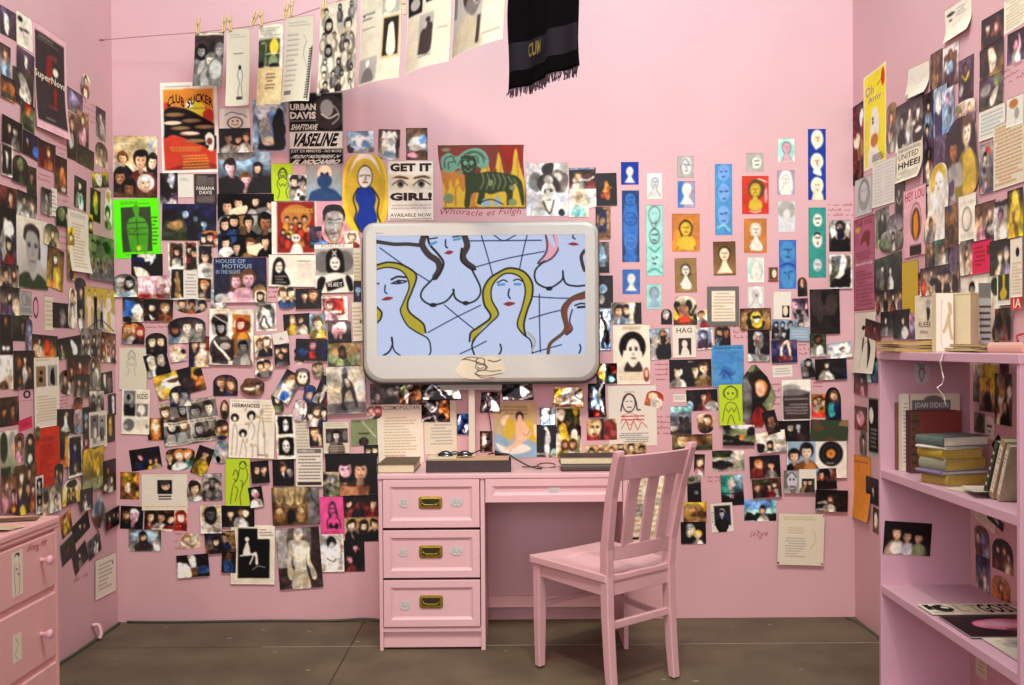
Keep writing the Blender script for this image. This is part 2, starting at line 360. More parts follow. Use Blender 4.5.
def frame(origin, right, up):
    r = Vector(right).normalized(); u = Vector(up).normalized(); n = r.cross(u)
    m = Matrix((r, u, n)).transposed().to_4x4(); m.translation = Vector(origin); return m
# ------------------------------------------------------------------ what hangs on the walls
# wall, left, top, right, bottom (in the photograph), turn, outline, kind | picture | what it shows | name as a landmark
KINDS = dict(p=('photograph', 'photo'), c=('cutout_photograph', 'photo'), f=('flyer', 'flyer'), P=('poster', 'poster'), d=('drawing', 'drawing'),
             g=('painting', 'painting'), l=('letter', 'letter'), n=('note', 'note'), k=('card', 'card'), m=('crumpled_foil_print', 'foil print'), x=('picture_sheet', 'picture sheet'))
BACK = '''
B 113 135.5 158 198 -1 r p|Ix r0,0,100,46,C r0,46,12,100,G lw,1.4,8,12,46,14 e86,20,10,16,G h20,38,9,n,k h62,40,11,k,z h90,42,9,k,z h14,66,10,k,d,S h74,78,12,w,d h34,84,11,k,d,S r0,92,100,100,n|colour photo of friends in big wigs by a pale wall|the wig party photo
B 160.4 81.4 219 173 1 r P|w f#O|orange club poster with rows of pale sausages on black|the orange club poster
B 160 173 178 204 0 r p|dv h45,55,20,Z,Z,w M6,Zk,20|dark print of a pale face with a purple edge
B 178 174 194 197.5 1 r n|w T15,15,85,30,2,G|small blank white note
B 194.5 174 217 204 0 r f|d T10,5,90,40,5,G t10,42,90,54,w,FABIANA t22,56,78,68,w,DAVIS T10,72,90,95,4,G|black flyer with small white lettering
B 219 108 250 130 1 r d|w o52,68,24,26,5,v e52,68,20,21,x c v,4,20,32,40,18,60,26,78,30,90,44 c v,3,40,72,52,80,62,72 e44,60,3,4,k e60,60,3,4,k|white card with a round smiling face in purple pen|the smiling ring card
B 219 128 251 153 1 r p|dk h30,40,17,k,G h60,44,17,k,w h85,40,16,n,w|photo of three people in pale tops in the dark
B 218 152 271.5 194 1 r p|ak e50,10,60,20,a e30,4,40,16,g h24,34,15,k,k,p h74,40,12,k,d,s h50,70,15,n,k,p e18,86,30,26,k e84,86,30,26,k|dark photo of three young men crowding together|the dark photo of three men
B 252.5 100 286 151 0 r p|ak e50,22,40,22,Z e60,45,14,30,B e40,58,20,24,G e46,80,20,9,x e78,60,16,44,k e10,70,10,30,a B4,a|blurred pale blue figure bending over
B 288.5 92 343.5 165 0 r P|G r0,0,100,100,k e74,28,30,24,d c G,2,62,14,84,20,92,34,80,44 e70,22,12,12,G c w,2,60,30,74,36,90,30 r52,0,60,5,G r0,54,100,78,w t3,16,50,25,w,URBAN,0,.05 t3,27,50,37,w,DAVIS,0,.05 r3,39,50,39.8,w t4,44,54,52,w,SHAFTDAVE,0,.03,.06 t3,56,97,75,k,VASELINE.,0,.05,.12 t4,79,96,84,w,JUST_SIX_MINUTES_-_NO_MORE t3,86,97,91,w,FRIDAY_NOVEMBER_24,0,.03,.1 t4,92.5,97,99,w,EL_MOCAMBO,0,.05,.1 B2,G|black and white concert poster with slanted block lettering|the slanted lettering poster
B 346.6 131 374 153 1 r p|aG e52,50,36,34,Z e35,45,18,18,w e68,60,16,12,B e12,80,14,20,d M5,aw,10|bluish blurred photo of white crockery
B 377.7 129 400.5 160 -2 r p|nG e50,60,34,44,w e48,20,18,14,w p W,22,4,40,20,16,34 p W,78,4,60,16,84,30 e50,84,30,14,a e88,60,9,30,k|photo of a white cat with raised paws
B 406 128 427.6 160 0 r p|na e50,50,40,22,w e76,38,18,14,B r0,72,100,100,n e30,84,22,9,q|photo of pale blue shapes above brown
B 272 163.5 293 201 0 r d|l X52,26,12,f|lime green sheet with a line-drawn figure
B 306 165 342 201 0 r P|Ga e52,26,20,26,x r44,48,62,64,b e52,44,21,20,b f b,6,100,14,76,42,64,64,64,88,76,96,100 e44,24,4,4,k e60,24,4,4,k|grey print of a bald bust with a blue beard
B 289 175 307 200.5 0 r p|wG h35,25,19,k,G h70,30,17,k,w M6,kG,12|grey print of two curly haired people
B 314 201 361 250 0 r P|q e14,22,14,20,q e2,2,1,1,q|pink sheet with grey lettering
B 342.6 154 388 233 0 o g|X e50,44,45,50,y e50,40,36,42,e e50,26,28,22,x e50,50,40,44,y f i,35,43,50,39,65,43,74,56,70,68,76,84,60,100,44,100,28,84,36,68,28,56 c k,1.6,35,43,24,56,30,72,26,84,40,100 c k,1.6,65,43,80,58,76,74,84,90,78,102 e50,29,17,15,k e50,29,15.6,13.6,w c k,.9,50,26,52,32,49,33 l r,1.6,46,36,55,36 c k,1,38,28,46,27 c k,1,54,27,62,28|oval yellow painting of a woman in a blue dress|the yellow oval painting
B 388 161 433.5 220.5 0 r P|w t5,4,96,18,d,GET_IT,0,.06 r2,24,98,48,c f n,8,30,24,25,44,28,44,31,24,29 f n,56,31,60,27,82,25,94,30,76,29 f w,12,40,28,33,42,40,28,46 f w,58,40,74,33,92,40,74,46 e28,39,8,6,g e74,39,8,6,g e28,39,4,3,k e74,39,4,3,k c k,1.5,10,40,28,32,43,41 c k,1.5,56,41,74,32,93,40 t4,53,97,67,d,GIRL!,0,.06 T5,72,95,82,2,G t5,88,95,94,d,AVAILABLE_NOW r4,97,96,98,d|white flyer with printed eyes between heavy black words|the flyer with eyes
B 438 145 526 208.5 0 t g|z M14,rzo,20 f y,0,98,2,76,6,60,10,74,14,54,18,70,22,52,28,74,32,66,36,98 c o,3,8,96,9,76,12,66 c o,3,20,94,20,70,24,62 f y,46,66,48,44,51,28,53,10,57,26,60,40,64,44,67,24,69,12,73,30,75,48,80,52,84,40,86,18,89,6,92,26,95,44,99,60,99,98,46,98 c z,5,59,30,63,52,65,40 c z,5,76,30,79,56,82,38 c z,4,96,10,97,40,99,50 c o,2,56,20,56,50 c o,2,90,20,91,50 c o,2,72,26,71,50 f f,30,40,46,44,60,42,80,46,90,50,96,62,98,90,95,95,91,70,86,62,84,90,80,95,78,94,76,74,60,78,54,76,52,92,44,92,46,76,38,78,36,96,30,96,31,72 f Q,4,34,4,20,12,12,20,18,26,14,30,10,38,6,46,5,54,12,58,26,52,38,44,34,40,40,34,46,28,44,24,36,16,42,8,42 c f,1.6,8,36,8,22,16,18,20,28 c f,1.6,12,38,12,28,18,26 c f,1.6,22,32,26,24,30,16,38,10,48,12,54,22 c f,1.6,34,14,42,12,50,18,52,28 c f,1.6,38,18,44,18,46,28 f f,26,18,34,16,42,20,44,34,38,46,30,46,26,34 e31,28,2.4,3.6,Q e38,28,2.4,3.6,Q c Q,1.4,30,38,34,42,39,37 c Q,1.2,34,28,34,35 c Q,1,28,22,33,23 c F,1.6,56,46,58,58,55,70 c F,1.6,62,46,65,58,62,70 c F,1.6,68,47,71,58,68,70 c F,1.6,74,48,77,60,74,70 c F,1.6,80,50,84,60 c F,1.4,86,54,90,62 c F,1.6,50,46,52,58,48,70 M6,F,4 f a,48,96,52,84,55,90,57,82,60,96 f a,62,96,66,80,70,86,72,96 c k,1.4,46,92,60,86,74,94 e12,84,6,8,F B1.2,n|painting of a green beast walking among yellow flames|the flaming beast painting
B 526.5 163 568.5 216 0 r p|Z e14,40,10,12,a e50,12,16,12,k e78,34,20,22,g e22,36,14,18,g e64,46,16,10,d e76,26,10,9,Z f w,12,100,18,74,40,66,66,68,86,80,92,100 e52,38,26,18,d e52,56,17,21,w e52,32,12,8,G e45,52,3,2.4,k e59,52,3,2.4,k c d,1.4,44,48,52,49,60,48 l g,2.4,48,68,57,68 c d,3,38,70,44,86,54,94 c d,3,64,70,60,86,54,94 e84,92,8,8,k|grey print of a woman wearing a large flower headdress|the flower headdress portrait
B 569 167.6 596 188.7 1 r p|kz r0,0,100,8,a e30,58,18,14,w c w,9,40,60,68,62,92,44 e36,40,10,14,s h34,42,14,n,w|photo of a performer stretching a pale leg
B 569 189 596 217 0 n p|w e44,36,26,30,x e44,32,18,20,e e36,80,30,20,T e42,30,10,10,C|very pale faded portrait of a woman
B 595.6 207 610.5 239 0 r p|kN r50,0,100,100,N e30,40,22,22,S r0,70,100,100,n r20,8,72,80,u e44,44,16,14,N|small dark photo with a brown edge
B 596 173 617 206 1 r p|k e50,56,14,26,o c O,6,30,56,52,48,72,44 e50,32,9,9,O e28,70,12,8,r|black photo of a small orange lit dancer
B 597 242 609.3 273 0 r p|gd e40,50,30,40,a r0,80,100,100,k|narrow grey photo of a doorway
B 598 275.5 613 308 0 r p|k e34,42,28,16,a e24,74,20,14,G|dark photo with a pale blue blur
B 598 309 611 350 0 t m|a e40,40,30,30,w c k,8,20,10,60,50,30,90 e70,70,20,20,k|crumpled silver print, tallest of its strip
B 611 302 641.7 324.5 1 r p|xk r0,0,18,100,g r78,0,100,100,k h26,40,20,k,Z h52,36,20,k,a r60,0,74,100,e|photo of two smiling people by a curtain
B 613 324.6 650 384 0 r P|e T24,3,76,9,2,N e52,38,36,26,k f e,28,44,74,44,74,62,28,62 e54,46,19,22,w f d,38,62,54,72,70,62,80,78,58,80,30,78 f w,44,60,64,60,56,70 e47,42,4,2.6,k e62,42,4,2.6,k c n,1.4,44,39,50,38 c n,1.4,58,38,66,39 e55,50,3,2.4,G l n,2,50,57,61,57 T16,78,84,94,4,C e90,84,8,12,z e90,82,5,7,s|cream flyer with a woman wearing a large round afro|the afro flyer
B 608 385 657 446 1 r d|w T34,9,56,13,2,G o43,29,13,15,1.6,d c d,2.4,26,42,30,28,40,15,52,17,58,28,60,40,66,41 c d,1.2,37,27,41,26 c d,1.2,46,26,50,27 l r,1.6,40,36,48,36 c R,.7,30,50,42,46,58,50,62,60 c R,.7,25,62,32,52,44,66,56,54,70,62 T26,48,74,60,2,R c R,1.2,26,72,36,60,44,74,52,60,60,74,68,62,80,70 T22,78,84,95,5,g|white drawing of a woman's head above orange handwriting|the orange handwriting drawing
B 644 389 665 409 -14 a c|ro e40,40,28,30,s e66,76,34,40,w|cut-out of a red haired woman in white
B 661 309 672 324.6 0 a c|k h45,32,18,G,k,e|tiny cut-out of a man in a dark suit
B 673.6 296 697 325 0 a c|xf M6,ky,18 c k,9,8,40,30,70,50,46,74,66,92,36 h42,52,15,S,R,S r10,88,90,100,n e42,80,18,10,R|cut-out of a dancing figure with arms thrown up
B 695 308 713 330 8 c c|x h36,26,16,n,a e76,84,20,18,R e44,80,20,20,r|cut-out of a person with a red guitar
B 649 328 671.5 360 3 r p|gG r0,0,100,30,a h66,22,13,n,k F64,10,100,n,k,k e24,40,14,24,w|grey photo of a person striding in black
B 672 325 696 357.6 1 r k|w t18,8,84,24,g,HAG,0,.02 r26,40,80,92,d e52,58,12,12,w f w,34,92,44,68,60,68,72,92|white card with three grey letters over a dark picture|the card with three grey letters
B 695.5 327 713.5 350 4 r p|av h44,34,17,v,v,a r70,0,76,100,G B7,e|bluish portrait of a person in a purple coat
B 714 325.5 730.5 345.5 2 r p|Nk h36,34,18,k,a h74,34,18,k,k,S|photo of a couple in sunglasses
B 711.5 345 744 387 1 r f|A t8,3,94,10,u,Fuuuuuy_Brooom T6,14,94,44,6,j e44,66,18,16,j c u,1.6,20,72,40,60,60,72,70,66 c u,1.6,30,80,44,66,60,84 T10,88,90,96,2,j|blue flyer with faint darker blue printing|the blue flyer
B 621 162 638.6 184.6 0 r g|i U50,40,17,w,w,G|small blue painting of a white faceless bust
B 622 190.5 639.3 262 0 r g|b e50,50,44,46,j o50,12,34,9,.8,u e50,12,30,8,j o50,40,34,9,.8,u o50,72,34,9,.8,B l u,1,36,10,46,10 l u,1,56,10,66,10 l u,1,42,16,58,16 l u,1,36,38,46,38 l u,1,56,38,66,38 l u,1,42,44,58,44 l B,1,36,70,46,70 l B,1,56,70,66,70 e50,94,40,8,j|tall deep blue painting of faint stacked faces
B 622.5 269.5 640 294 0 r g|j U50,36,17,w,w,G|blue painting of a white bust with a long neck
B 647 173 662 199 0 r g|w U52,36,18,a,Z,d|pale painting of a grey hooded bust
B 646 205 663 276 0 r g|t e50,50,50,50,T r0,0,100,100,T o50,14,34,12,1.4,g c g,1.4,30,26,50,34,60,22 e50,14,26,9,T l g,1.2,36,12,46,12 l g,1.2,56,11,66,12 e50,44,30,11,k e50,44,27,9.6,T l k,1.6,36,42,46,42 l k,1.6,56,42,66,41 l k,1.6,40,49,56,50 e52,76,30,10,T l k,1.6,38,75,46,76 l k,1.6,56,74,66,74 l k,1.8,42,82,56,83 c t,2,20,60,50,66,80,60 c t,2,10,94,50,90,90,96|tall turquoise painting of three sketched faces|the tall turquoise painting
B 646.5 284 661.5 309 0 r g|T U52,34,20,g,a,a|pale green painting of a blank grey bust
B 677 156 694 178 -1 r g|G e52,44,34,42,Z c g,4,28,80,22,40,50,12,80,44 l d,4,40,38,50,38 l d,4,60,40,70,40 l d,4,50,68,62,66 l d,3,54,44,56,56|small grey painting of a melancholy face
B 677.6 181.2 695 207.6 0 r g|V r0,0,34,100,j U52,30,19,w,w,Z|lilac painting of a ghostly white bust
B 672 213.7 699.7 251.6 0 r g|o M8,Oo,18 U50,38,19,k,y,n e36,76,18,16,y e66,76,18,16,y c n,1.4,28,64,36,60|orange painting of a yellow woman with bobbed black hair|the orange painting
B 674.5 258 697 292.7 1 r g|N U50,34,15,k,w,k f w,30,88,36,66,66,66,74,88,52,92 c k,2,24,48,34,46,38,52 c k,2,76,48,66,46,62,52|tan painting of a dark haired woman with bare shoulders
B 715 164 732.2 235 0 r g|A e50,12,34,12,B e50,40,34,13,B e50,72,34,14,B l u,1.2,30,11,44,11 l u,1.2,58,10,72,11 l u,1.2,42,18,58,18 l u,1.6,28,39,44,39 l u,1.6,58,39,74,38 l u,1.2,44,49,60,49 l u,1.6,30,70,44,70 l u,1.6,56,70,70,69 l u,1.2,42,80,60,80 c T,2,14,90,50,86,86,94|tall sky blue painting of three calm faces
B 713 241.3 736 275.6 1 r g|nN U50,36,19,k,x,n r0,96,100,100,n|brown painting of a long haired woman
B 707 286.6 738.7 325.6 0 r k|g T20,12,84,86,9,C r14,11,88,89,e T20,14,84,86,9,C B0,g|cream lined page framed by a brown mat|the brown mat frame
B 746.5 153 763.5 171.2 0 r g|G e58,50,30,36,w c g,4,34,70,30,40,50,18,76,30 l k,5,46,44,56,44 l k,5,64,42,72,42 l k,5,52,66,72,64|small grey painting of a grinning face
B 742 176 768.6 214 0 r g|R e54,34,32,26,n U50,36,15,y,y,n f y,24,84,32,64,68,64,76,84,50,92 c w,3,60,8,78,12,92,16 c w,3,30,92,50,96,70,92 e90,50,6,20,q|red painting of a yellow figure with brown hair|the red painting
B 744 218.6 766.7 253 0 r g|o U52,32,17,w,w,n f w,28,92,34,64,68,64,80,92|orange brown painting of a white round faced woman
B 777.6 138.5 794.6 162.6 1 r g|T r0,0,100,100,w e50,50,50,50,T U52,36,21,g,q,g|mint painting of a pink faceless bust, topmost of the small paintings
B 777 170.5 794.5 194.6 0 r g|V e50,56,40,60,w U50,36,18,Z,w,g|lilac painting of a white long haired face
B 778 201 795 232 0 r g|Z e50,30,50,30,G e48,70,40,26,Z U52,42,15,G,Z,w|faded greyish pink painting of a bust
B 779 240 796.3 288.8 0 r g|j e50,24,42,22,A e50,76,42,22,A l u,2,26,20,44,20 l u,2,58,20,76,20 l u,2,40,34,64,36 c u,1.6,50,18,54,26 l u,2,28,66,44,68 l u,2,58,66,78,64 c u,1.4,54,70,56,80 c i,3,6,54,50,48,94,54|blue painting of two stacked turquoise faces
B 747.5 257 764 282.3 0 r g|w e50,50,46,46,T e52,50,34,46,w c G,3,30,90,24,44,52,12,84,50,78,90 l G,3,38,44,48,42 l G,3,60,40,70,42 l G,3,50,70,62,68|very pale mint painting of a face
B 747.5 286 764 308 0 r g|Z e50,50,40,50,w U48,36,20,Z,Z,g e56,44,5,5,r|pale painting of a grey head with a red mark
B 768 267 778.3 282 0 r k|q r8,4,94,86,n e60,44,22,28,x r0,88,100,100,r|tiny brown portrait in a pink frame
B 797 277 807.5 296.5 2 a c|nd e46,32,18,22,s e50,80,34,24,k c k,10,20,20,16,60,20,100|tiny cut-out of a long haired woman
B 773 291 791 319.3 -1 r n|w r52,52,94,94,k e70,70,14,18,x|white sheet with a small dark portrait in its corner
B 792 298 809 327 2 r p|vG M12,kGqd,14|greyish pink collage print
B 739.5 308 770.8 330.3 1 r p|nN e50,60,32,50,k e54,52,20,40,y e54,48,10,18,w l k,12,44,40,64,40 e14,40,14,20,N e86,44,14,22,N B4,n|golden photo of a masked performer
B 771 319.5 796 340 -2 r p|aG h16,24,12,k,k,Z h46,24,12,k,g,Z h76,22,12,k,k,Z h20,70,12,k,g,Z h52,70,12,k,k,Z|grey contact sheet of small faces
B 789 327 809.3 341 -2 r k|a T10,20,90,80,3,Z|plain grey blue card
B 809 289 839.5 334.3 1 r P|D r8,16,92,20,d r8,34,92,37,d T10,40,90,58,3,n l w,2,50,8,58,14 M5,kd,20|dark brown poster with dim lettering and a white fleck|the dark brown poster
B 808 129 825.8 199.8 0 r g|i e52,14,34,13,w f w,30,20,60,18,54,28,40,28 e54,14,20,9,x e50,46,36,12,w f w,26,62,44,50,60,50,76,66 e50,46,22,9,x e50,80,36,12,w f x,20,100,38,84,64,84,84,100 e50,80,22,11,x l n,1.2,42,12,50,12 l n,1.2,58,12,66,12 l n,1.2,42,45,48,45 l n,1.2,56,44,62,45 l n,1.2,42,79,48,79 l n,1.2,56,79,62,79 c n,1.2,54,13,56,18 c n,1.2,50,46,52,51 l r,1.4,48,86,56,86|tall royal blue painting of three white haired heads|the tall royal blue painting
B 808.5 207.6 826 277.6 0 r g|t r0,0,100,100,t e52,18,26,9,w e50,46,28,11,w e50,82,24,9,Z l k,1.6,40,16,50,16 l k,1.6,58,15,66,16 l k,1.6,48,22,58,22 e50,40,20,5,k e50,44,20,6,w l k,1.6,42,43,48,43 l k,1.6,56,43,62,43 e52,51,5,2,r l g,1.6,40,81,48,81 l g,1.6,56,81,62,81 l g,1.6,46,88,58,88|tall green painting of three white mask faces
B 829 220 850.6 251.6 0 r p|Gk e24,40,16,22,w e80,40,14,24,w h50,22,13,k,k,G F50,12,110,k,u,k|grey photo of a bodybuilder flexing in black
B 828.5 254.5 851.6 288.6 0 r p|gf f w,54,0,74,0,60,60,20,80,40,50 f k,60,60,96,40,96,100,40,100 f k,6,90,30,70,50,80,20,100 c k,3,66,50,82,40,90,56 B7,w|white bordered abstract grey photo
B 747.5 330 769.3 361.3 0 r p|k h46,26,14,G,k,q F46,18,90,k,k,G r0,80,100,100,G M4,wkg,14|dark photo of a pale suited performer
B 770.5 339.5 797 363 2 r p|vu c x,12,60,0,40,40,30,90 c x,10,64,10,74,50,76,84 e46,80,34,14,z e10,20,12,20,u|blue lit photo of two pairs of legs
B 809 333.5 825.8 356.5 1 r p|f h48,26,15,k,w,S r0,90,100,100,G|dark green photo of a man in a white shirt
B 826 341 852 360 8 r p|aG f w,12,10,88,20,80,70,30,60 f G,4,60,20,20,30,56 e60,40,12,8,d r0,80,100,100,w|photo of an open white case
B 799 357 815 378.6 8 a c|ad h60,26,16,k,k,G e30,70,22,30,g|curled dark cut-out of a person in grey
B 814 358 846.3 380 2 r p|k h36,30,16,d,w,x r90,0,100,100,u|black photo of a person in a white shirt
B 772 364.5 792.5 377.3 3 r n|w T12,20,88,84,3,G|small white typed note
B 740.5 364.5 776 426.5 0 x c|fd M10,fF,16 e50,36,34,26,D e56,38,18,14,o e54,40,14,12,s f k,10,100,24,56,60,60,80,100 f r,18,100,40,70,64,74,66,100 e16,60,14,40,g|large tilted photo of a woman in a dark hood|the hooded woman photo
B 781 379 810.5 420.5 1 r P|G r0,0,100,26,w e30,24,40,12,G f w,60,8,86,6,94,30,70,34 r0,32,100,100,d e40,32,50,8,g T10,44,92,52,1,G T10,58,92,86,4,G B3,e|grey landscape poster with rows of small text
B 811.5 394 826 417.5 0 r p|oz h26,30,13,n,R h56,24,14,n,w h80,34,13,n,O r0,80,100,100,R|photo of three people in red and orange
B 824.6 387 841.3 420.5 1 a c|kf h56,26,12,n,u e40,70,24,22,t e70,60,16,20,u|arched cut-out of a person in dark teal
B 809.5 419 847.5 441.5 -2 r k|f M12,fFNn,30|olive brown mottled card
B 777 420 809.3 443 1 r p|k h38,30,17,D,k,x h64,28,15,k,d,Z|black photo of two pale faces
B 754.5 429 786.5 454 8 r p|xG e10,70,14,26,k e50,40,44,20,w c x,14,40,20,60,60,90,80 h44,66,14,k,w|tilted photo of a person reclining in white
B 761 409 780 435 16 r c|kn e54,50,26,30,G h54,40,20,k,d,S|curled dark cut-out of a face
B 722 424 754 445.5 -1 r p|GF r0,0,100,20,w e50,40,50,22,F M8,fFk,16 r0,80,100,100,k e60,60,10,16,o|photo of leafy trees outside
B 712 450 744.5 471.5 1 r p|wF e30,14,40,22,f e80,30,24,20,w r54,36,70,60,G e26,70,40,20,k r0,84,100,100,G e30,80,24,10,d|photo of a car outside a white house
B 748.5 454.5 780 478.3 3 r p|kd h28,40,18,o,z h70,46,14,k,G e20,80,24,24,z|dark red photo of two stage performers
B 751 477.6 781 498 4 r p|nd M8,kdnf,18 h16,40,16,n,d h76,34,13,k,G h58,42,13,k,r|dim photo of people in a crowded bar
B 744 499.5 776.3 521 0 r p|Ta r0,0,100,100,T e40,20,50,30,B f k,0,100,10,60,30,72,40,60,60,70,80,66,100,70,100,100 h58,52,16,k,w|pale blue sky photo with dark silhouettes
B 720 474 744.3 506 3 r p|ak e30,34,40,36,t r0,70,100,100,k F46,8,74,n,q,q r0,60,100,64,D|teal photo of a person in pink on stage
B 710 502 733.6 532.4 3 r k|w r16,10,90,78,D e52,36,14,16,Z e56,54,30,20,u h50,38,11,k,k,Z t3,30,12,36,k,S t3,40,12,46,k,U t3,50,12,56,k,C t3,60,12,66,k,K|white card holding a dark portrait and upright letters
B 786 441 845.6 477.5 0 r P|w r2,0,48,100,a h12,40,17,k,k f o,18,100,22,60,44,60,48,100 h33,28,20,k,o,x e74,34,20.5,34,k o74,34,14,24,.8,g e74,34,7.6,12.6,O e74,34,1.4,2.4,n T66,56,82,64,1,G|white sheet showing a black record and a women picture|the record print
B 783 470 798.5 492.6 0 r d|G M6,Gg,24 e52,44,32,38,Z e40,40,6,5,k e64,40,6,5,k l k,6,40,72,66,72 c k,4,20,30,50,8,80,30|small grey sketch of a stern face
B 798 468.5 815.4 492.6 0 r k|w r16,40,90,88,f h36,56,12,k,N h62,56,12,k,d B0,w|white card with a small dark photo
B 815 467.5 835.8 489 2 r p|Gk M10,kdaz,22 h28,30,17,k,k|dark collage print of bar scenes
B 814 489 847 511.5 -2 r p|k f w,6,60,30,50,60,44,64,56,20,66 h44,40,13,n,w e76,50,20,30,D r0,88,30,100,G|black photo of a person in white reaching out
B 776 512 823.7 565 -2 r l|c T12,6,80,14,2,C T22,26,56,40,3,C T16,46,60,86,8,G c C,1,76,30,82,50,70,70 e2,97,2.4,2,k e97,97,2.4,2,N e98,4,2,1.6,r|large cream typed page low on the wall|the low cream page
B 669 359 711.5 387 1 r p|k h20,42,20,k,w,x h62,40,17,D,k,x h84,34,18,n,N,x l w,2,44,10,56,10|black photo of three women with pale faces
B 673 393.5 692 401.8 0 r n|w T8,20,92,80,2,G|narrow white note
B 686 389 718 411.3 2 r p|k e66,50,14,40,z h54,34,17,k,z e80,80,22,26,G e8,80,14,30,a|dark photo of two seated people
B 670 406 691.6 434.6 1 r p|ad r0,0,100,20,T F52,26,90,n,k,d e20,80,20,10,G e76,56,16,20,d|photo of a person seated by a grey window
B 696 413.5 714.5 433.5 0 c c|xn h62,32,22,n,d f w,30,20,60,30,50,44 e24,60,18,16,n|round cut-out of a drinking person
B 718 384 742 425 1 r d|l o50,22,26,16,1.4,f c f,2,24,32,20,16,50,4,80,16,78,34 e40,22,4,3,f e60,22,4,3,f c f,1.6,14,90,24,60,36,46,64,46,80,62,88,90 c f,1.6,30,60,42,68,50,58 c f,1.6,56,58,64,68,72,58 c f,1.6,34,98,46,78,54,78,66,98|lime sheet with a woman drawn in green ink|the right lime drawing
B 672 434 712.3 450.5 1 r p|Nf e28,40,14,40,C e50,46,14,40,N e74,40,12,36,n r0,80,100,100,f r0,0,100,14,n|sepia strip of three blurred faces
B 595 363 617.5 384 2 t m|k e20,30,16,24,o f w,36,0,50,0,40,100,30,100 f r,66,10,90,10,96,50,80,50 f T,60,60,90,80,60,96 e30,60,14,14,y|crumpled shiny print of coloured flags
B 587 383 606.5 417.5 2 t m|k e40,50,26,40,a c w,8,80,0,70,40,84,90 e40,88,20,12,r e20,30,14,20,d|tall dark foil print with silver streaks
B 586.5 418.6 617 440.3 1 r p|Cr e24,44,22,40,C e18,40,5,5,k e34,40,5,5,k e26,72,9,7,z e74,46,26,40,z e74,44,12,16,r e66,74,20,12,z r48,0,56,100,k|photo of a clown face beside a red face
B 585 442.5 646.5 457.5 3 r p|CN C6,22,gdNn,40,CNx|sepia strip of a row of small group faces
B 693.6 454 705 476.5 -2 r p|k h56,36,18,n,q,x e56,92,30,16,w|narrow photo of a woman in a pink top
B 687 475 701.3 502.5 1 r p|Gk r0,30,100,100,k e60,64,16,9,G e30,14,24,10,f|narrow dark photo with a pale gleam
B 683.5 502 706.5 522.5 0 r p|yn e40,30,40,24,N F42,16,80,k,o,n r0,70,100,100,N e80,60,20,20,n|amber photo of a crouching figure
B 680.5 521.5 706 544 1 r p|k h36,36,18,G,k,x h66,58,17,y,c,x|dark photo of an embracing couple
B 628 470 665 541 1 r x|c e30,9,7,4,d e66,8,7,4,d e30,9,4,2.6,w e66,8,4,2.6,w T10,18,40,90,10,G T50,22,92,92,9,C c g,.8,20,60,36,50,30,70 c g,.8,60,40,74,60,56,76 r10,95,40,98,k|cream sheet of small ink drawings behind the chair
B 501 383 533.5 400.5 1 t m|d e40,40,30,40,k p w,60,14,90,50,64,80 p Z,0,70,30,100,4,100 c w,4,4,80,50,96,96,70|dark foil print with a bright white triangle
B 480 392 500.5 412.5 0 t m|d c w,7,40,10,60,50,50,90 f w,60,30,90,90,60,96 c G,6,10,90,30,40,20,10|small crumpled silver and brown print
B 480 431 492.5 452 0 r m|n f w,20,10,50,20,40,80,20,90 e70,50,20,30,d|tiny silver print behind the cable
B 493.7 401.5 537.5 458.5 1 r g|C M10,yCx,24 T14,6,80,24,3,N f a,0,54,20,60,40,70,60,64,100,76,96,100,0,100 f w,0,70,30,80,60,74,84,84,60,92,20,90 f k,0,84,20,92,30,98,0,98 e60,26,9,9,k f k,24,84,38,80,34,92,14,98,4,94 f s,50,38,62,32,72,38,80,46,86,56,78,66,70,70,40,84,20,90,24,82,44,74,50,60 e60,30,6,8,s c n,.8,66,56,76,60,82,52 e26,88,12,4,w|golden painting of a seated nude on blue cloth|the golden seated nude painting
B 552 386.6 584 407.5 -2 t m|C f w,24,60,36,20,80,16,92,50,80,90,40,90 e16,30,12,20,y c k,5,96,10,70,40,96,70 r0,86,100,100,n|foil print with a large white glare
B 539.5 407.6 555.5 425 0 t m|a e50,30,40,30,w r30,10,44,100,w r64,0,74,100,g|small rolled silver print
B 536.6 424.6 557.5 456.8 0 r p|k f Z,40,22,58,20,64,50,60,96,40,96,36,60 e46,14,9,8,Z e88,90,20,14,T l G,6,0,90,100,94|black photo of a pale stone statue
B 556 407 581 457.5 0 r x|x r4,2,96,46,f h26,22,7,k,g,N h50,26,7,k,d,N h76,22,7,k,d,N r4,57,96,96,F M8,yfNe,14 h34,74,7,n,y h66,74,7,n,w|orange card with two small group photos
B 399 383 422 404.5 0 t m|n e20,30,16,30,F e70,50,24,40,n e34,60,10,30,w e50,20,12,14,G|foil print in brown and green
B 370 383 406 404.5 1 r p|kg M9,gdGn,14 h20,60,17,d,d,G h56,40,14,g,k,G h84,60,14,n,g,N|dark montage print of faded faces
B 421.5 399 450 421.8 0 r m|d c w,5,10,30,40,50,60,10 c w,5,0,96,40,70,50,96 e80,50,18,40,o e70,80,14,20,k e30,30,14,12,G|crumpled foil print with an amber edge
B 421.5 383 461.5 400 0 t m|k f w,40,10,84,2,98,90,70,70 e20,50,16,30,g c w,5,10,60,30,10,60,90 e10,90,9,10,G|large dark foil print with a white wedge
B 424 401 457 454 1 r l|c T18,30,86,84,9,G T16,4,50,10,1,C B2,x|cream typed sheet close to the monitor pole
B 377 404 424 464.5 1 r l|e t14,2,92,9,g,COSMOPOLITAN T14,20,86,92,15,C T14,84,80,94,2,q|cream typed letter standing on the desk end
B 457 413.5 469.5 434.5 0 r m|b c w,9,30,10,20,50,60,90 f w,60,60,90,50,80,96 e40,60,20,20,u|small blue foil print
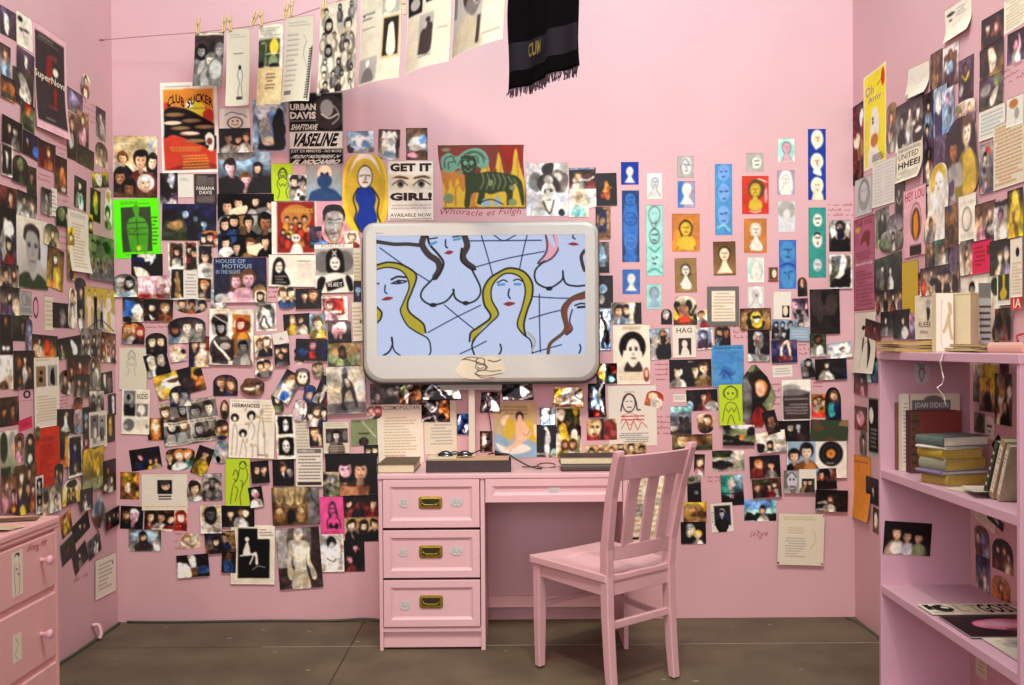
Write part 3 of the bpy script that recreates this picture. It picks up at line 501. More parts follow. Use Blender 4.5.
B 366 405 383.5 419.5 2 c c|x h28,36,24,n,w,p h72,36,24,r,d,p|tiny cut-out of two pink faces
B 351 419 377.5 445.5 1 r f|F p F,40,20,70,16,96,60,70,96 l e,3,40,4,96,70 t4,4,44,11,k,LISTEN r28,52,70,56,k e48,86,18,18,k r38,70,58,100,d|green flyer with a black figure
B 364 444.5 379 464 2 r p|kx h32,34,20,k,w,x h74,28,20,k,e,x|small photo of two people in white
B 340.5 495 378.5 517.5 1 r p|kr h22,36,16,k,z,s h46,40,13,k,k,z h86,40,18,k,r,s|dark photo of people in red light
B 344.6 517 378.5 542 1 r p|Nx h20,30,17,k,k,x h56,34,17,k,k,x h88,30,16,k,k,x l w,5,20,60,26,90 r0,88,100,100,k|photo of men in black dinner suits
B 343 540 365 571.8 1 r p|kd M6,kzd,16 h60,20,10,k,k,q h30,56,12,k,z,q|dark reddish photo of a party
B 325.5 453 378 495.8 1 r p|kD h36,36,20,k,n,p h66,40,20,k,n,s r22,78,84,100,S e10,70,14,50,k e94,60,12,60,k|dark photo of two smiling women|the two smiling women photo
B 323 471.5 340 496.3 1 r p|CF h26,30,14,g,g,G h62,34,15,g,F,G M5,kGf,12|faded greenish grey group photo
B 320 496 344.8 535 2 r f|m f d,34,40,38,22,50,12,64,16,72,34,76,54,60,44,40,58 e52,34,12,13,m e46,31,4,2,k e58,31,4,2,k l k,2,46,42,58,42 c k,2.4,30,84,30,62,44,54 c k,2.4,84,84,80,62,66,54 f k,34,76,44,68,54,78,64,70,76,74,70,86,56,82,40,84 t16,90,80,97,r,KITTENS|magenta flyer with a black haired woman in ink|the magenta flyer
B 317.6 533.5 344.6 571.5 1 r p|G e50,50,40,40,Z e50,20,18,16,k e52,30,11,10,G f w,30,96,32,54,48,40,64,42,76,56,72,96 c g,4,34,62,54,72,66,64 B4,w|white bordered grey photo of a veiled bride
B 276 526 323.5 589.5 4 r p|gg r0,0,26,100,G r78,0,100,100,d r0,64,100,100,d e50,9,9,11,H e50,4,9,6,G r44,14,56,22,H f H,26,34,32,22,46,18,54,18,70,22,76,34,80,60,88,80,80,84,70,60,68,42,66,66,72,100,30,100,36,66,32,44,30,60,34,80,26,86,20,70 f w,36,28,46,24,50,36,44,52,38,44 f I,34,74,50,70,68,72,72,100,54,100,50,88,46,100,30,100 c G,1,50,30,50,60|large grey photo of a shirtless man standing|the shirtless man photo
B 231 524 275.8 584 -1 r P|c r16,6,88,90,K r60,2,100,24,e T64,6,96,20,3,g e36,24,5,4,w f w,28,44,36,28,42,36,46,48,58,46,62,66,56,66,54,52,30,52 c w,2.4,22,52,50,50,44,66 c G,1.4,50,76,62,70,78,72 B2,w|white bordered black poster of a leaping dancer|the leaping dancer poster
B 272 485.5 320.5 525.5 2 r p|Nf f C,4,0,20,0,24,20,18,44,6,44,2,20 f C,28,0,46,0,48,20,42,44,30,44,26,20 f C,52,0,66,0,70,20,64,44,54,44,50,20 c n,1.6,12,4,12,40 c n,1.6,36,4,36,40 c n,1.6,60,4,60,40 r0,47,100,53,n T2,48,70,52,1,C r0,53,100,100,n e14,74,10,18,N e38,76,10,20,k e60,74,9,18,N e14,62,7,7,C e60,60,7,7,C r74,0,100,100,g l f,3,74,0,100,60|sepia sheet of rows of yellowed torsos
B 221.7 505 255 526.5 0 r p|k h26,40,17,k,D,s h60,34,16,n,w,s e74,40,10,16,x|dark photo of two people dancing close
B 205 530 237 554 4 r p|uN r60,0,100,60,N h36,46,18,k,v,x h64,30,13,k,u,s r0,84,100,100,d|photo of a woman in a patterned purple top
B 222 551 237 572.5 -2 r c|k e44,40,26,24,n f b,16,40,60,40,86,70,80,100,20,90 e50,18,20,14,n|cut-out of a person in a blue shirt
B 177 553 210.5 577.5 4 r p|k f w,0,30,30,40,46,70,40,100,0,100 f w,34,0,56,0,60,60,44,60 f n,44,60,66,60,62,90,46,90 f b,64,60,90,50,98,80,70,86 e26,84,20,14,x|photo of a white shirt, a tie and blue cuffs
B 180.6 532 203 549.5 6 c c|x h28,38,26,N,w,x h66,40,24,G,x,x|cut-out of two grey haired faces
B 201 504.5 222.5 533 1 r p|CG h50,34,20,k,w,g B5,e|grey portrait of a dark haired man in a vest|the vest portrait
B 174 508.5 187.8 531 -2 r p|xr h50,38,22,r,R,x|photo of a person in a red jumper
B 144 508.5 174.5 531.5 -2 r p|nk h20,38,21,k,z,s h56,36,20,k,w,s h88,42,18,k,r,s r30,90,100,100,x|photo of three smiling young people
B 120 505.5 144 529.5 -3 r p|ku h60,36,18,w,k,q h24,40,16,n,D,s e56,66,10,26,q|dark photo of a pale haired person
B 128.6 529 161.5 551.5 -1 r p|gG e50,30,40,24,a h46,34,17,k,g,s e50,80,30,20,d e88,80,9,16,w|grey photo of a person slumped in a chair
B 142 473.7 188 510 0 r k|e T28,4,72,8,1,C r34,17,66,56,k e52,34,9,11,s e50,26,10,6,d e47,34,2,1.5,d e57,34,2,1.5,d r36,50,64,56,k r36,60,64,64,k r36,68,64,71,k T4,88,96,93,1,y|cream card with a small dark portrait|the portrait card
B 120 472 139.5 499.5 -1 r p|on e50,20,40,20,y c n,7,20,60,50,30,70,50 e40,56,14,20,x e74,60,16,24,n M5,noy,12|amber photo of a busy table
B 129 446 162.5 471.5 8 r p|k M8,kdu,16 h34,40,13,k,u,q h66,62,12,k,y,s h84,64,11,n,C,s|tilted dark photo of a crowd|the tilted crowd photo
B 163 447 196.5 471.5 4 c p|kn h20,34,18,n,k,x h50,30,20,o,w,x h78,34,18,o,t,x e50,80,24,16,w|photo of three huddled orange lit people
B 190 444.5 215 477.5 -20 r p|k f y,34,40,60,30,70,60,50,100,26,90 h54,26,13,k,y,s|tilted dark photo of a person in yellow
B 213.5 440 230 464 -4 c m|T f w,20,10,50,40,90,30,80,80,40,90 e30,80,16,12,k e60,20,14,12,a|crumpled silver white cut-out
B 186.5 479 204 501.5 1 c c|xk h50,40,22,k,w,x e30,20,26,16,D|cut-out of two people kissing
B 202.5 473 222.5 500.5 1 r p|Gg h50,30,13,d,k,G h24,44,12,d,g,G h76,44,12,d,g,G e50,8,40,8,G T20,84,80,92,1,k|grey group photo with a caption
B 226 458 251 505.5 -1 r d|l c k,1.4,30,36,40,24,50,34,44,48,34,44 o70,14,14,8,1.2,k c k,1.6,56,14,70,6,86,16 c k,1.2,86,22,90,40,70,60,60,80,64,98 c k,1.2,56,22,50,40,30,60,20,96 c k,1.2,60,46,70,50,66,60 c k,1.2,40,60,50,66,40,90|lime sheet with two line-drawn figures|the left lime drawing
B 251 460 270.5 483.5 4 r p|k h38,36,19,k,D,s h72,38,18,k,k,s|photo of two men in black suits
B 248.5 485.5 265 507.5 8 r p|kD e42,20,20,10,w h46,36,17,w,w,q|dark photo of a person in a white hat
B 273 459 295 486 1 r p|k h50,30,14,n,k,s p w,46,46,56,46,52,70 e80,50,12,18,G|photo of a man in a tuxedo
B 276 414 297 459 2 r x|e r12,4,88,44,k e52,24,15,14,w e44,21,4,2,k e60,21,4,2,k r12,52,88,92,k e50,72,17,15,w e42,70,4,2,k e58,70,4,2,k c G,2,46,80,56,80|white strip with two stark black and white faces
B 295.5 419 311 449 1 r l|c T12,5,88,95,9,G|narrow cream strip of typed lines
B 309.5 425.5 323.5 446 2 r p|k h44,34,24,n,k,s e80,70,16,30,x|small portrait of a red haired person in black
B 296.5 447.5 323.5 486 0 r n|e r6,3,94,14,g t10,5,70,12,w,AMBROSIO T8,18,92,84,8,g r6,88,94,97,d|cream typed table with a dark band
B 229 398 276.5 458.5 -2 r P|e T6,3,70,6,1,G t6,8,66,15,d,HERMANOSSS,0,.03 e12,32,9,7,k e48,28,10,8,k e30,58,9,7,k e12,34,4,4,e e48,31,5,5,e e30,61,4,4,e c g,.9,6,96,8,60,12,42,18,60,16,96 c g,.9,42,50,48,38,56,52,50,70 c g,.9,24,98,28,80,30,68,38,84,38,98 c g,.9,66,94,64,60,70,24,78,60,80,94 c g,.9,52,98,54,80,62,80,64,98 l k,1.2,64,94,80,95 T70,8,96,40,6,C M8,GC,4|cream poster of line-drawn dancers with black afros|the afro dancers poster
B 159 396 221.5 447 8 r x|g M10,dgG,10 C4,11,dgG,20,cG C4,11,gGd,62,cG r0,46,100,54,H T4,47,96,53,1,d r0,0,100,7,H T4,1,90,6,1,d r48,0,50,100,H r0,92,100,100,H T4,93,96,98,1,d|large tilted grey newspaper photo page|the tilted newspaper page
B 215 419 230 440 2 c c|ky h34,44,17,k,w,s h70,40,16,n,y,s e50,90,40,12,u|cut-out of two people, one in yellow
B 221 399.5 230 419.5 0 e c|n e50,40,26,24,s e50,76,30,22,k|oval cut-out of a dark haired head
B 148 418 164.5 440 1 r p|n e50,50,30,60,o e50,40,20,36,s r0,0,16,100,k r84,0,100,100,k|brown photo of a bare torso
B 121.5 388.5 151 434.5 -2 r f|e r6,4,48,50,g e24,20,16,12,G r50,4,96,30,c t54,10,92,22,k,NUDES r8,34,48,60,k r52,32,94,60,g e70,46,14,12,w e26,80,20,14,g r54,68,92,90,c M6,gkG,6|grey patchwork flyer|the grey patchwork flyer
B 119.6 347 148 389.5 -1 r d|c X44,18,9,G|cream sheet with a faint line-drawn woman|the faint figure sheet
B 153 364 207 401 14 r p|yn f C,0,50,30,24,60,30,50,80,10,100 e34,40,22,20,e e38,36,14,8,n f k,50,0,80,0,66,60,50,50 e84,60,16,24,o e94,30,14,18,d e30,74,20,14,y e66,70,16,30,d|large tilted golden brown photo|the tilted golden photo
B 169 385 191.5 407 4 a c|uG h30,46,22,k,u,x h74,42,20,k,w,G|cut-out of a couple in dark blue and white
B 189 336 211 367.3 -1 r p|kr r50,0,100,60,r h24,30,13,d,u,s h66,26,14,n,x,x f x,50,40,80,50,70,90,44,70|photo of a couple dancing before a red wall
B 143.5 350.5 172 378 14 r p|k e28,30,18,26,w h30,40,17,w,w,x h70,34,17,G,k,x|tilted photo of a pale haired pair
B 169 342.5 188.5 362.5 8 a c|p h36,36,22,x,w,x e64,60,30,30,x e80,50,14,16,k|cut-out of a hugging pair in pale clothes
B 146 332.5 168 354 2 a c|k h30,42,24,D,k,x h72,40,22,D,k,x|arched cut-out of a dark haired couple
B 168 316 207 343.5 3 a c|kG h18,44,18,k,a,S h50,40,20,d,w,w h82,40,20,d,G,w|arched cut-out of three pale faces
B 122 321 146 344.5 -3 a c|ko h24,42,19,o,G,s h54,34,18,o,w,s h82,46,18,r,d,s|arched cut-out of orange haired friends
B 174 296.5 208.5 314.5 -2 e c|G h24,42,22,n,n,s h52,40,22,k,o,S h82,46,20,k,k,x|wide oval cut-out of three party guests
B 143.5 299 174 321.5 -2 r p|kn h30,36,20,k,k,x h74,40,20,N,o,x f w,20,70,44,90,30,96|photo of two faces leaning together
B 123.6 297 144.5 322 0 r p|kG f j,10,10,60,20,50,70,10,80 e70,60,24,30,w e20,90,20,12,k|photo of worn blue jeans
B 113.5 198 161 258.5 2 r P|L r16,14,82,90,f f J,34,90,28,50,34,34,46,30,46,20,54,20,56,30,68,36,74,52,70,90,60,90,52,86,42,90 e50,18,7,8,J r30,40,72,42,f r30,50,72,51.5,f r30,60,72,61.5,f c f,1.4,50,34,50,80 c f,1.4,30,54,38,60,46,54 e52,84,5,5,l T14,4,86,10,2,f T84,30,96,80,8,f T14,92,86,97,1,F|neon green flyer of a bare chested man|the neon green flyer
B 131.5 254 163 278.5 0 r p|kd e50,10,30,24,w f x,6,50,40,60,66,100,20,96 f w,58,0,74,0,60,50 r70,20,100,100,K e24,30,20,20,u|dark photo of someone in black briefs
B 113 274 138.7 297 0 a c|g h34,44,22,G,w,G h68,40,20,k,e,G e50,90,40,10,a|arched grey cut-out of an embracing pair
B 138.5 275.5 172.5 298.5 2 r p|p h30,50,22,w,w,p h74,46,21,w,w,p e20,94,20,14,r e64,94,14,10,r|overexposed photo of two pink faces|the overexposed pink photo
B 162 203.6 217 241 -1 r p|uk h40,26,12,k,u,a h62,36,10,k,k,a h78,52,11,k,u,a f f,4,50,14,40,36,42,44,60,44,100,6,100 e24,58,14,12,N e16,30,14,18,k e90,20,14,20,u|blue lit photo of people with an olive coat|the blue lit party photo
B 199 230.5 221 247.5 0 c c|o h24,50,22,k,k,x h52,44,22,k,o,s h80,60,22,r,R,x|small cut-out of three colourful people
B 168 242 184.5 270 1 r p|n h56,34,14,k,f,s e50,76,30,20,G r0,88,100,100,x B8,e|framed print of a dark haired singer
B 185 241.5 198.5 271 1 r p|zd h40,30,13,k,r,s h70,40,12,k,d,s B8,e|narrow red print of two people
B 198.5 245 213 279 0 r p|k h50,34,13,d,w,s e50,76,20,20,G B5,e|black print of a person in white playing
B 171 269 186 299.5 0 r p|k f N,30,30,60,26,70,90,34,90 e46,18,14,9,N r64,90,90,96,G B6,e|black print of an olive figure
B 184.5 270.5 199 299 0 r n|w T12,10,88,90,7,G|upright white note of typed lines
B 198.5 278 213.5 299.5 0 r p|k h46,36,17,o,n,s e30,80,20,14,G B6,e|small print of a red haired figure
B 212 289.5 227 310 0 r p|aG h50,24,14,G,w,e r30,40,70,100,w|pale photo of a person in white
B 210 308.5 255 365 -1 r x|e T4,2,50,6,1,C r7,10,42,46,G e24,20,18,10,d h26,34,9,k,g,G l w,1.6,8,12,40,26 r52,10,92,42,o e66,28,12,9,x e82,30,10,9,n h70,28,8,r,O,x r7,54,56,94,d p w,8,54,50,92,44,94,8,60 e36,66,12,7,G r62,54,94,92,g e78,66,9,9,G h76,68,8,k,G,G|white sheet mounted with four small prints|the sheet of four prints
B 256 303 276.5 331 1 r p|G e50,50,46,50,g f w,30,20,50,10,70,40,80,80,40,90,20,60 c k,5,20,80,40,50,66,90 e60,14,20,12,f B6,w|grey photo of a muscular torso
B 215 258 267.5 302.5 0 r p|uk r0,0,70,40,u t4,3,60,12,a,HOUSE_OF t16,14,72,24,a,MOTIOUS t4,27,50,36,a,IN_THE_NIGHT h66,48,16,n,z,p h42,52,14,n,p,p f p,30,100,40,72,60,66,84,80,80,100 h88,80,14,N,f,s e16,92,16,12,G|dark photo of people under blue sign letters|the blue sign photo
B 218 194 274.5 257 0 r x|k h16,20,9,k,w,s h36,14,8,k,N,s f x,22,24,50,18,48,32,20,33 h66,13,7,k,G,s e86,28,14,6,g h92,18,6,k,w,s r0,33,100,35,K h12,48,8,k,b,s h28,44,8,k,b,s h54,46,8,k,k,s r38,52,50,66,n h84,46,11,k,d,S r0,66,100,68,K h14,78,8,k,w,s e16,92,14,8,w h34,86,7,k,k,s h58,80,8,n,N,s f x,50,84,80,78,84,98,56,96 h84,76,7,k,k,s|large sheet of many small party snapshots|the party snapshot sheet
B 272 201.5 317 254 0 r f|w r12,0,96,98,r e54,30,34,24,o e56,60,30,30,o t30,14,92,22,y,CHEEKIES h34,34,5,k,O h52,36,5,k,R h72,34,6,k,O h44,48,5,n,y h62,46,5,k,R h80,52,5,n,r h26,58,5,k,r h38,66,5,k,R e54,70,10,8,w f w,40,98,48,82,62,82,68,98 e51,69,2,2,k e58,69,2,2,k r0,98,100,100,w|orange flyer crowded with small faces|the orange crowd flyer
B 310 226.5 329 248 0 r p|vk h56,34,20,k,j,q r0,74,100,84,B e20,40,14,24,v|purple photo of a woman by a blue light
B 322 204.5 346 243.5 0 o c|q f N,8,30,16,12,84,12,92,40,86,66,66,96,36,98,14,72 f G,16,40,24,20,76,18,84,44,76,70,60,92,40,92,20,66 f k,5,46,3,20,26,2,72,0,96,16,93,46,86,28,70,18,36,18,18,28 c k,2.4,22,42,32,39,42,42 c k,2.4,56,42,68,39,80,41 c d,1.6,24,48,32,50,42,48 c d,1.6,56,48,68,50,78,48 c g,2.4,52,48,50,60,44,64,54,66 c z,3,36,76,50,74,64,76 c g,1.6,40,84,50,86,60,84|cut-out of a shaven headed young man's face|the shaven head cut-out
B 344 230 361.5 249 3 c c|x h50,36,20,n,R,x e50,10,20,8,w|small cut-out of a person in a white cap
B 353 248 361.3 290 0 r n|c T10,10,90,90,9,C|narrow strip of cream paper beside the monitor
B 315 244 354.5 293 1 r P|w r0,0,100,8,e t18,1,80,7,G,FORTRE r0,9,100,64,G e22,36,24,22,g e76,36,24,22,g f k,28,54,30,24,40,12,62,10,74,24,76,54,68,60,36,60 e52,40,13,14,w lw,2.4,46,14,56,24 lw,2.4,56,14,46,24 l k,2,45,38,50,39 l k,2,55,39,60,38 l k,2,49,47,56,47 f w,4,100,18,70,38,60,66,60,90,72,98,100 f k,2,96,6,74,18,66,26,74,14,98 f k,98,96,94,74,84,64,78,72,88,98 p k,26,80,70,70,74,88,30,98 t31,79,69,88,w,WE_ARE_IT|black and white print of a masked figure with an x|the masked figure print
B 269 254.5 316.5 287 -1 r P|e f k,6,94,8,40,12,20,20,8,30,14,36,34,34,50,42,70,44,96 f e,14,40,18,26,26,22,30,34,28,50,22,58,16,52 c k,2,17,36,22,35 c k,2,25,34,29,34 c k,2,20,46,26,46 T14,64,38,92,3,G t60,17,88,22,g,ROMANCE T60,28,92,90,9,H|cream sheet with a black ink portrait and small text|the ink portrait sheet
B 354 281 361.5 302 0 r p|k h60,40,18,k,u,a|sliver of a dark photo by the monitor edge
B 277 286 297 308.7 0 c c|x h34,34,20,n,b,x h74,32,20,k,b,x r10,80,90,100,b|cut-out of two children in blue
B 296 288.5 322.5 309 1 r p|k h32,34,20,k,D,s h66,32,20,n,D,s|dark photo of two heads touching
B 322 296 348.5 320.5 1 r p|e r2,10,84,78,r e26,36,16,24,w h30,40,16,r,p,x e70,40,14,22,R r10,60,74,70,w|white bordered photo in red and white
B 352 302 363.5 341 2 r n|e T10,10,90,90,8,C f d,70,50,90,46,90,56|narrow cream strip curling at the monitor
B 328 321.5 352 344.3 2 r p|gk h54,36,24,w,k,p e30,44,12,30,p|portrait of a pink faced person in black
B 328 342.5 361 366 1 r p|f r0,0,100,100,F e50,30,50,30,N h44,38,17,k,F,n|olive tinted portrait photo
B 283 313 311 335.6 3 r p|k h34,30,15,N,y,x h66,30,15,n,e,x f y,20,50,40,60,30,96,20,96|golden photo of two dancers in pale shirts
B 310 314 326.8 338 1 r p|aF h50,38,20,n,y,x f w,30,80,60,90,50,96|greenish photo of two people in yellow
B 254 290 268.6 304 4 c c|x h50,46,26,k,F,x|small cut-out of a dark haired head
B 255 334.5 273.5 357 3 r p|x h34,44,20,n,w,x h68,32,19,n,k,x l w,4,62,60,70,80|photo of a couple, one in a dinner jacket
B 272.5 330.5 290.5 345.5 12 r n|w l g,4,44,60,52,44 l g,4,52,44,60,62 l g,4,44,62,60,62|tilted white card with a small triangle
B 275 344 290.7 365.5 2 r p|kd h26,30,17,k,k,s h66,26,17,k,D,s h46,56,15,k,g,s|dark photo of a small group
B 293 347.5 305.6 365 3 c c|k h40,40,24,k,w,x h70,46,20,k,x,x|tiny cut-out of a hugging couple
B 296 338.5 328.3 361 -2 r p|Dk h52,30,20,d,k,q f R,44,62,60,60,64,90,44,94 e24,60,16,20,b e90,50,16,40,u|photo of a person with a bright red tie
B 255 357.5 274.5 378.5 5 c c|x h32,42,20,k,u,s h70,36,20,k,G,s|cut-out of two people, one in a navy vest
B 312 360.5 325 377.5 4 c c|F h36,44,22,n,g,x h66,36,22,n,F,x|small cut-out of a pair in green
B 240.5 376 267 397.5 -10 c c|n c x,15,20,70,50,60,80,30 e24,40,14,20,n h70,40,16,k,N,x|cut-out of a reclining person
B 213.5 374.5 238 395.7 0 a c|uk h32,42,22,n,k,s h72,44,22,n,u,s|arched cut-out of a couple in navy
B 271 391.5 285.5 413.5 8 c c|f e50,30,26,22,w h50,36,16,k,F,x|cut-out of a person in a white hat and green
B 273 368.5 304 404 -30 r p|ka h50,30,15,N,w,x f w,20,50,60,40,80,90,30,94 e60,84,26,18,j|tilted photo of a blond person in white and jeans|the tilted jeans photo
B 296 368 311 386 0 o c|d e50,50,32,38,x e38,46,6,6,k e62,46,6,6,k e50,76,12,6,w e50,10,40,18,g|cut-out of a round smiling face
B 303 384.5 318 406 2 c c|uD e50,18,36,18,b h50,44,20,b,u,s|cut-out of a person in a blue hat
B 313 374.5 345 409.5 -22 r p|k h34,40,16,k,w,x h60,30,15,k,D,x f r,50,50,72,46,80,100,56,100 f w,20,60,40,60,40,96|tilted dark photo of a dressed up pair|the tilted dressed up pair
B 293 398.5 309 420.5 -3 c m|Z f w,20,10,70,30,60,90,30,90 c g,8,80,10,70,90|crumpled white foil cut-out
B 307 403.5 328.5 426.5 2 a c|dk h20,50,16,k,p,x h52,34,16,n,w,x h84,40,16,k,b,x|cut-out strip of three partygoers
B 324 421 350.5 452.7 1 r k|c T10,4,90,16,2,G r10,22,94,68,d h50,44,14,k,g,w e84,44,10,16,g e22,50,8,14,g T10,74,88,96,3,C|cream clipping with a grey portrait
B 327 365.5 367 414 2 r p|ZG r0,0,100,76,H r0,76,100,100,g f d,40,18,48,8,56,12,58,26,66,34,72,54,80,84,74,86,62,56,54,52,44,62,42,80,50,92,34,90,36,64,34,50,44,38 e48,8,7,7,g f G,48,28,56,28,62,40,54,48,50,40 c d,1.4,44,30,38,44,42,56|large grey photo of a lean standing nude|the grey standing figure photo
'''
CLUB = ('w r4,8,96,97,O e70,28,22,12,Y r4,56,96,97,R f r,4,97,30,92,60,88,96,92,96,97 f O,4,24,20,12,50,7,80,12,96,24,96,44,60,30,30,26,4,32 e60,29,18,8,Y e84,38,10,8,R e10,30,8,8,R f k,4,32,20,27,50,31,80,42,96,50,96,74,70,70,40,62,20,58,4,60 '
 'r93,8,100,60,w r0,8,5,60,w e24,36,17,2.3,N c z,.8,8,36,24,38,42,35 e54,43,17,2.3,N c z,.8,38,43,54,45,70,43 e20,45,16,2.2,x e76,50,17,2.2,N c z,.8,60,50,76,52,92,50 e34,51,17,2.2,N c z,.8,16,51,34,53,52,51 e50,57,17,2.3,x c z,.8,34,57,50,59,68,58 e60,65,17,2.0,N '
 'f w,76,60,84,56,92,62,90,76,80,74 e84,66,5,4,z e80,72,3,2,k T14,71,70,77,3,y T36,80,84,96,5,y e50,25,7,4,w T24,28,84,30,1,z T8,4,54,6,1,g t12,13,42,23,k,CLUB,7,.03 t47,13,92,23,k,SUCKER,7,.03 B4,w,3')
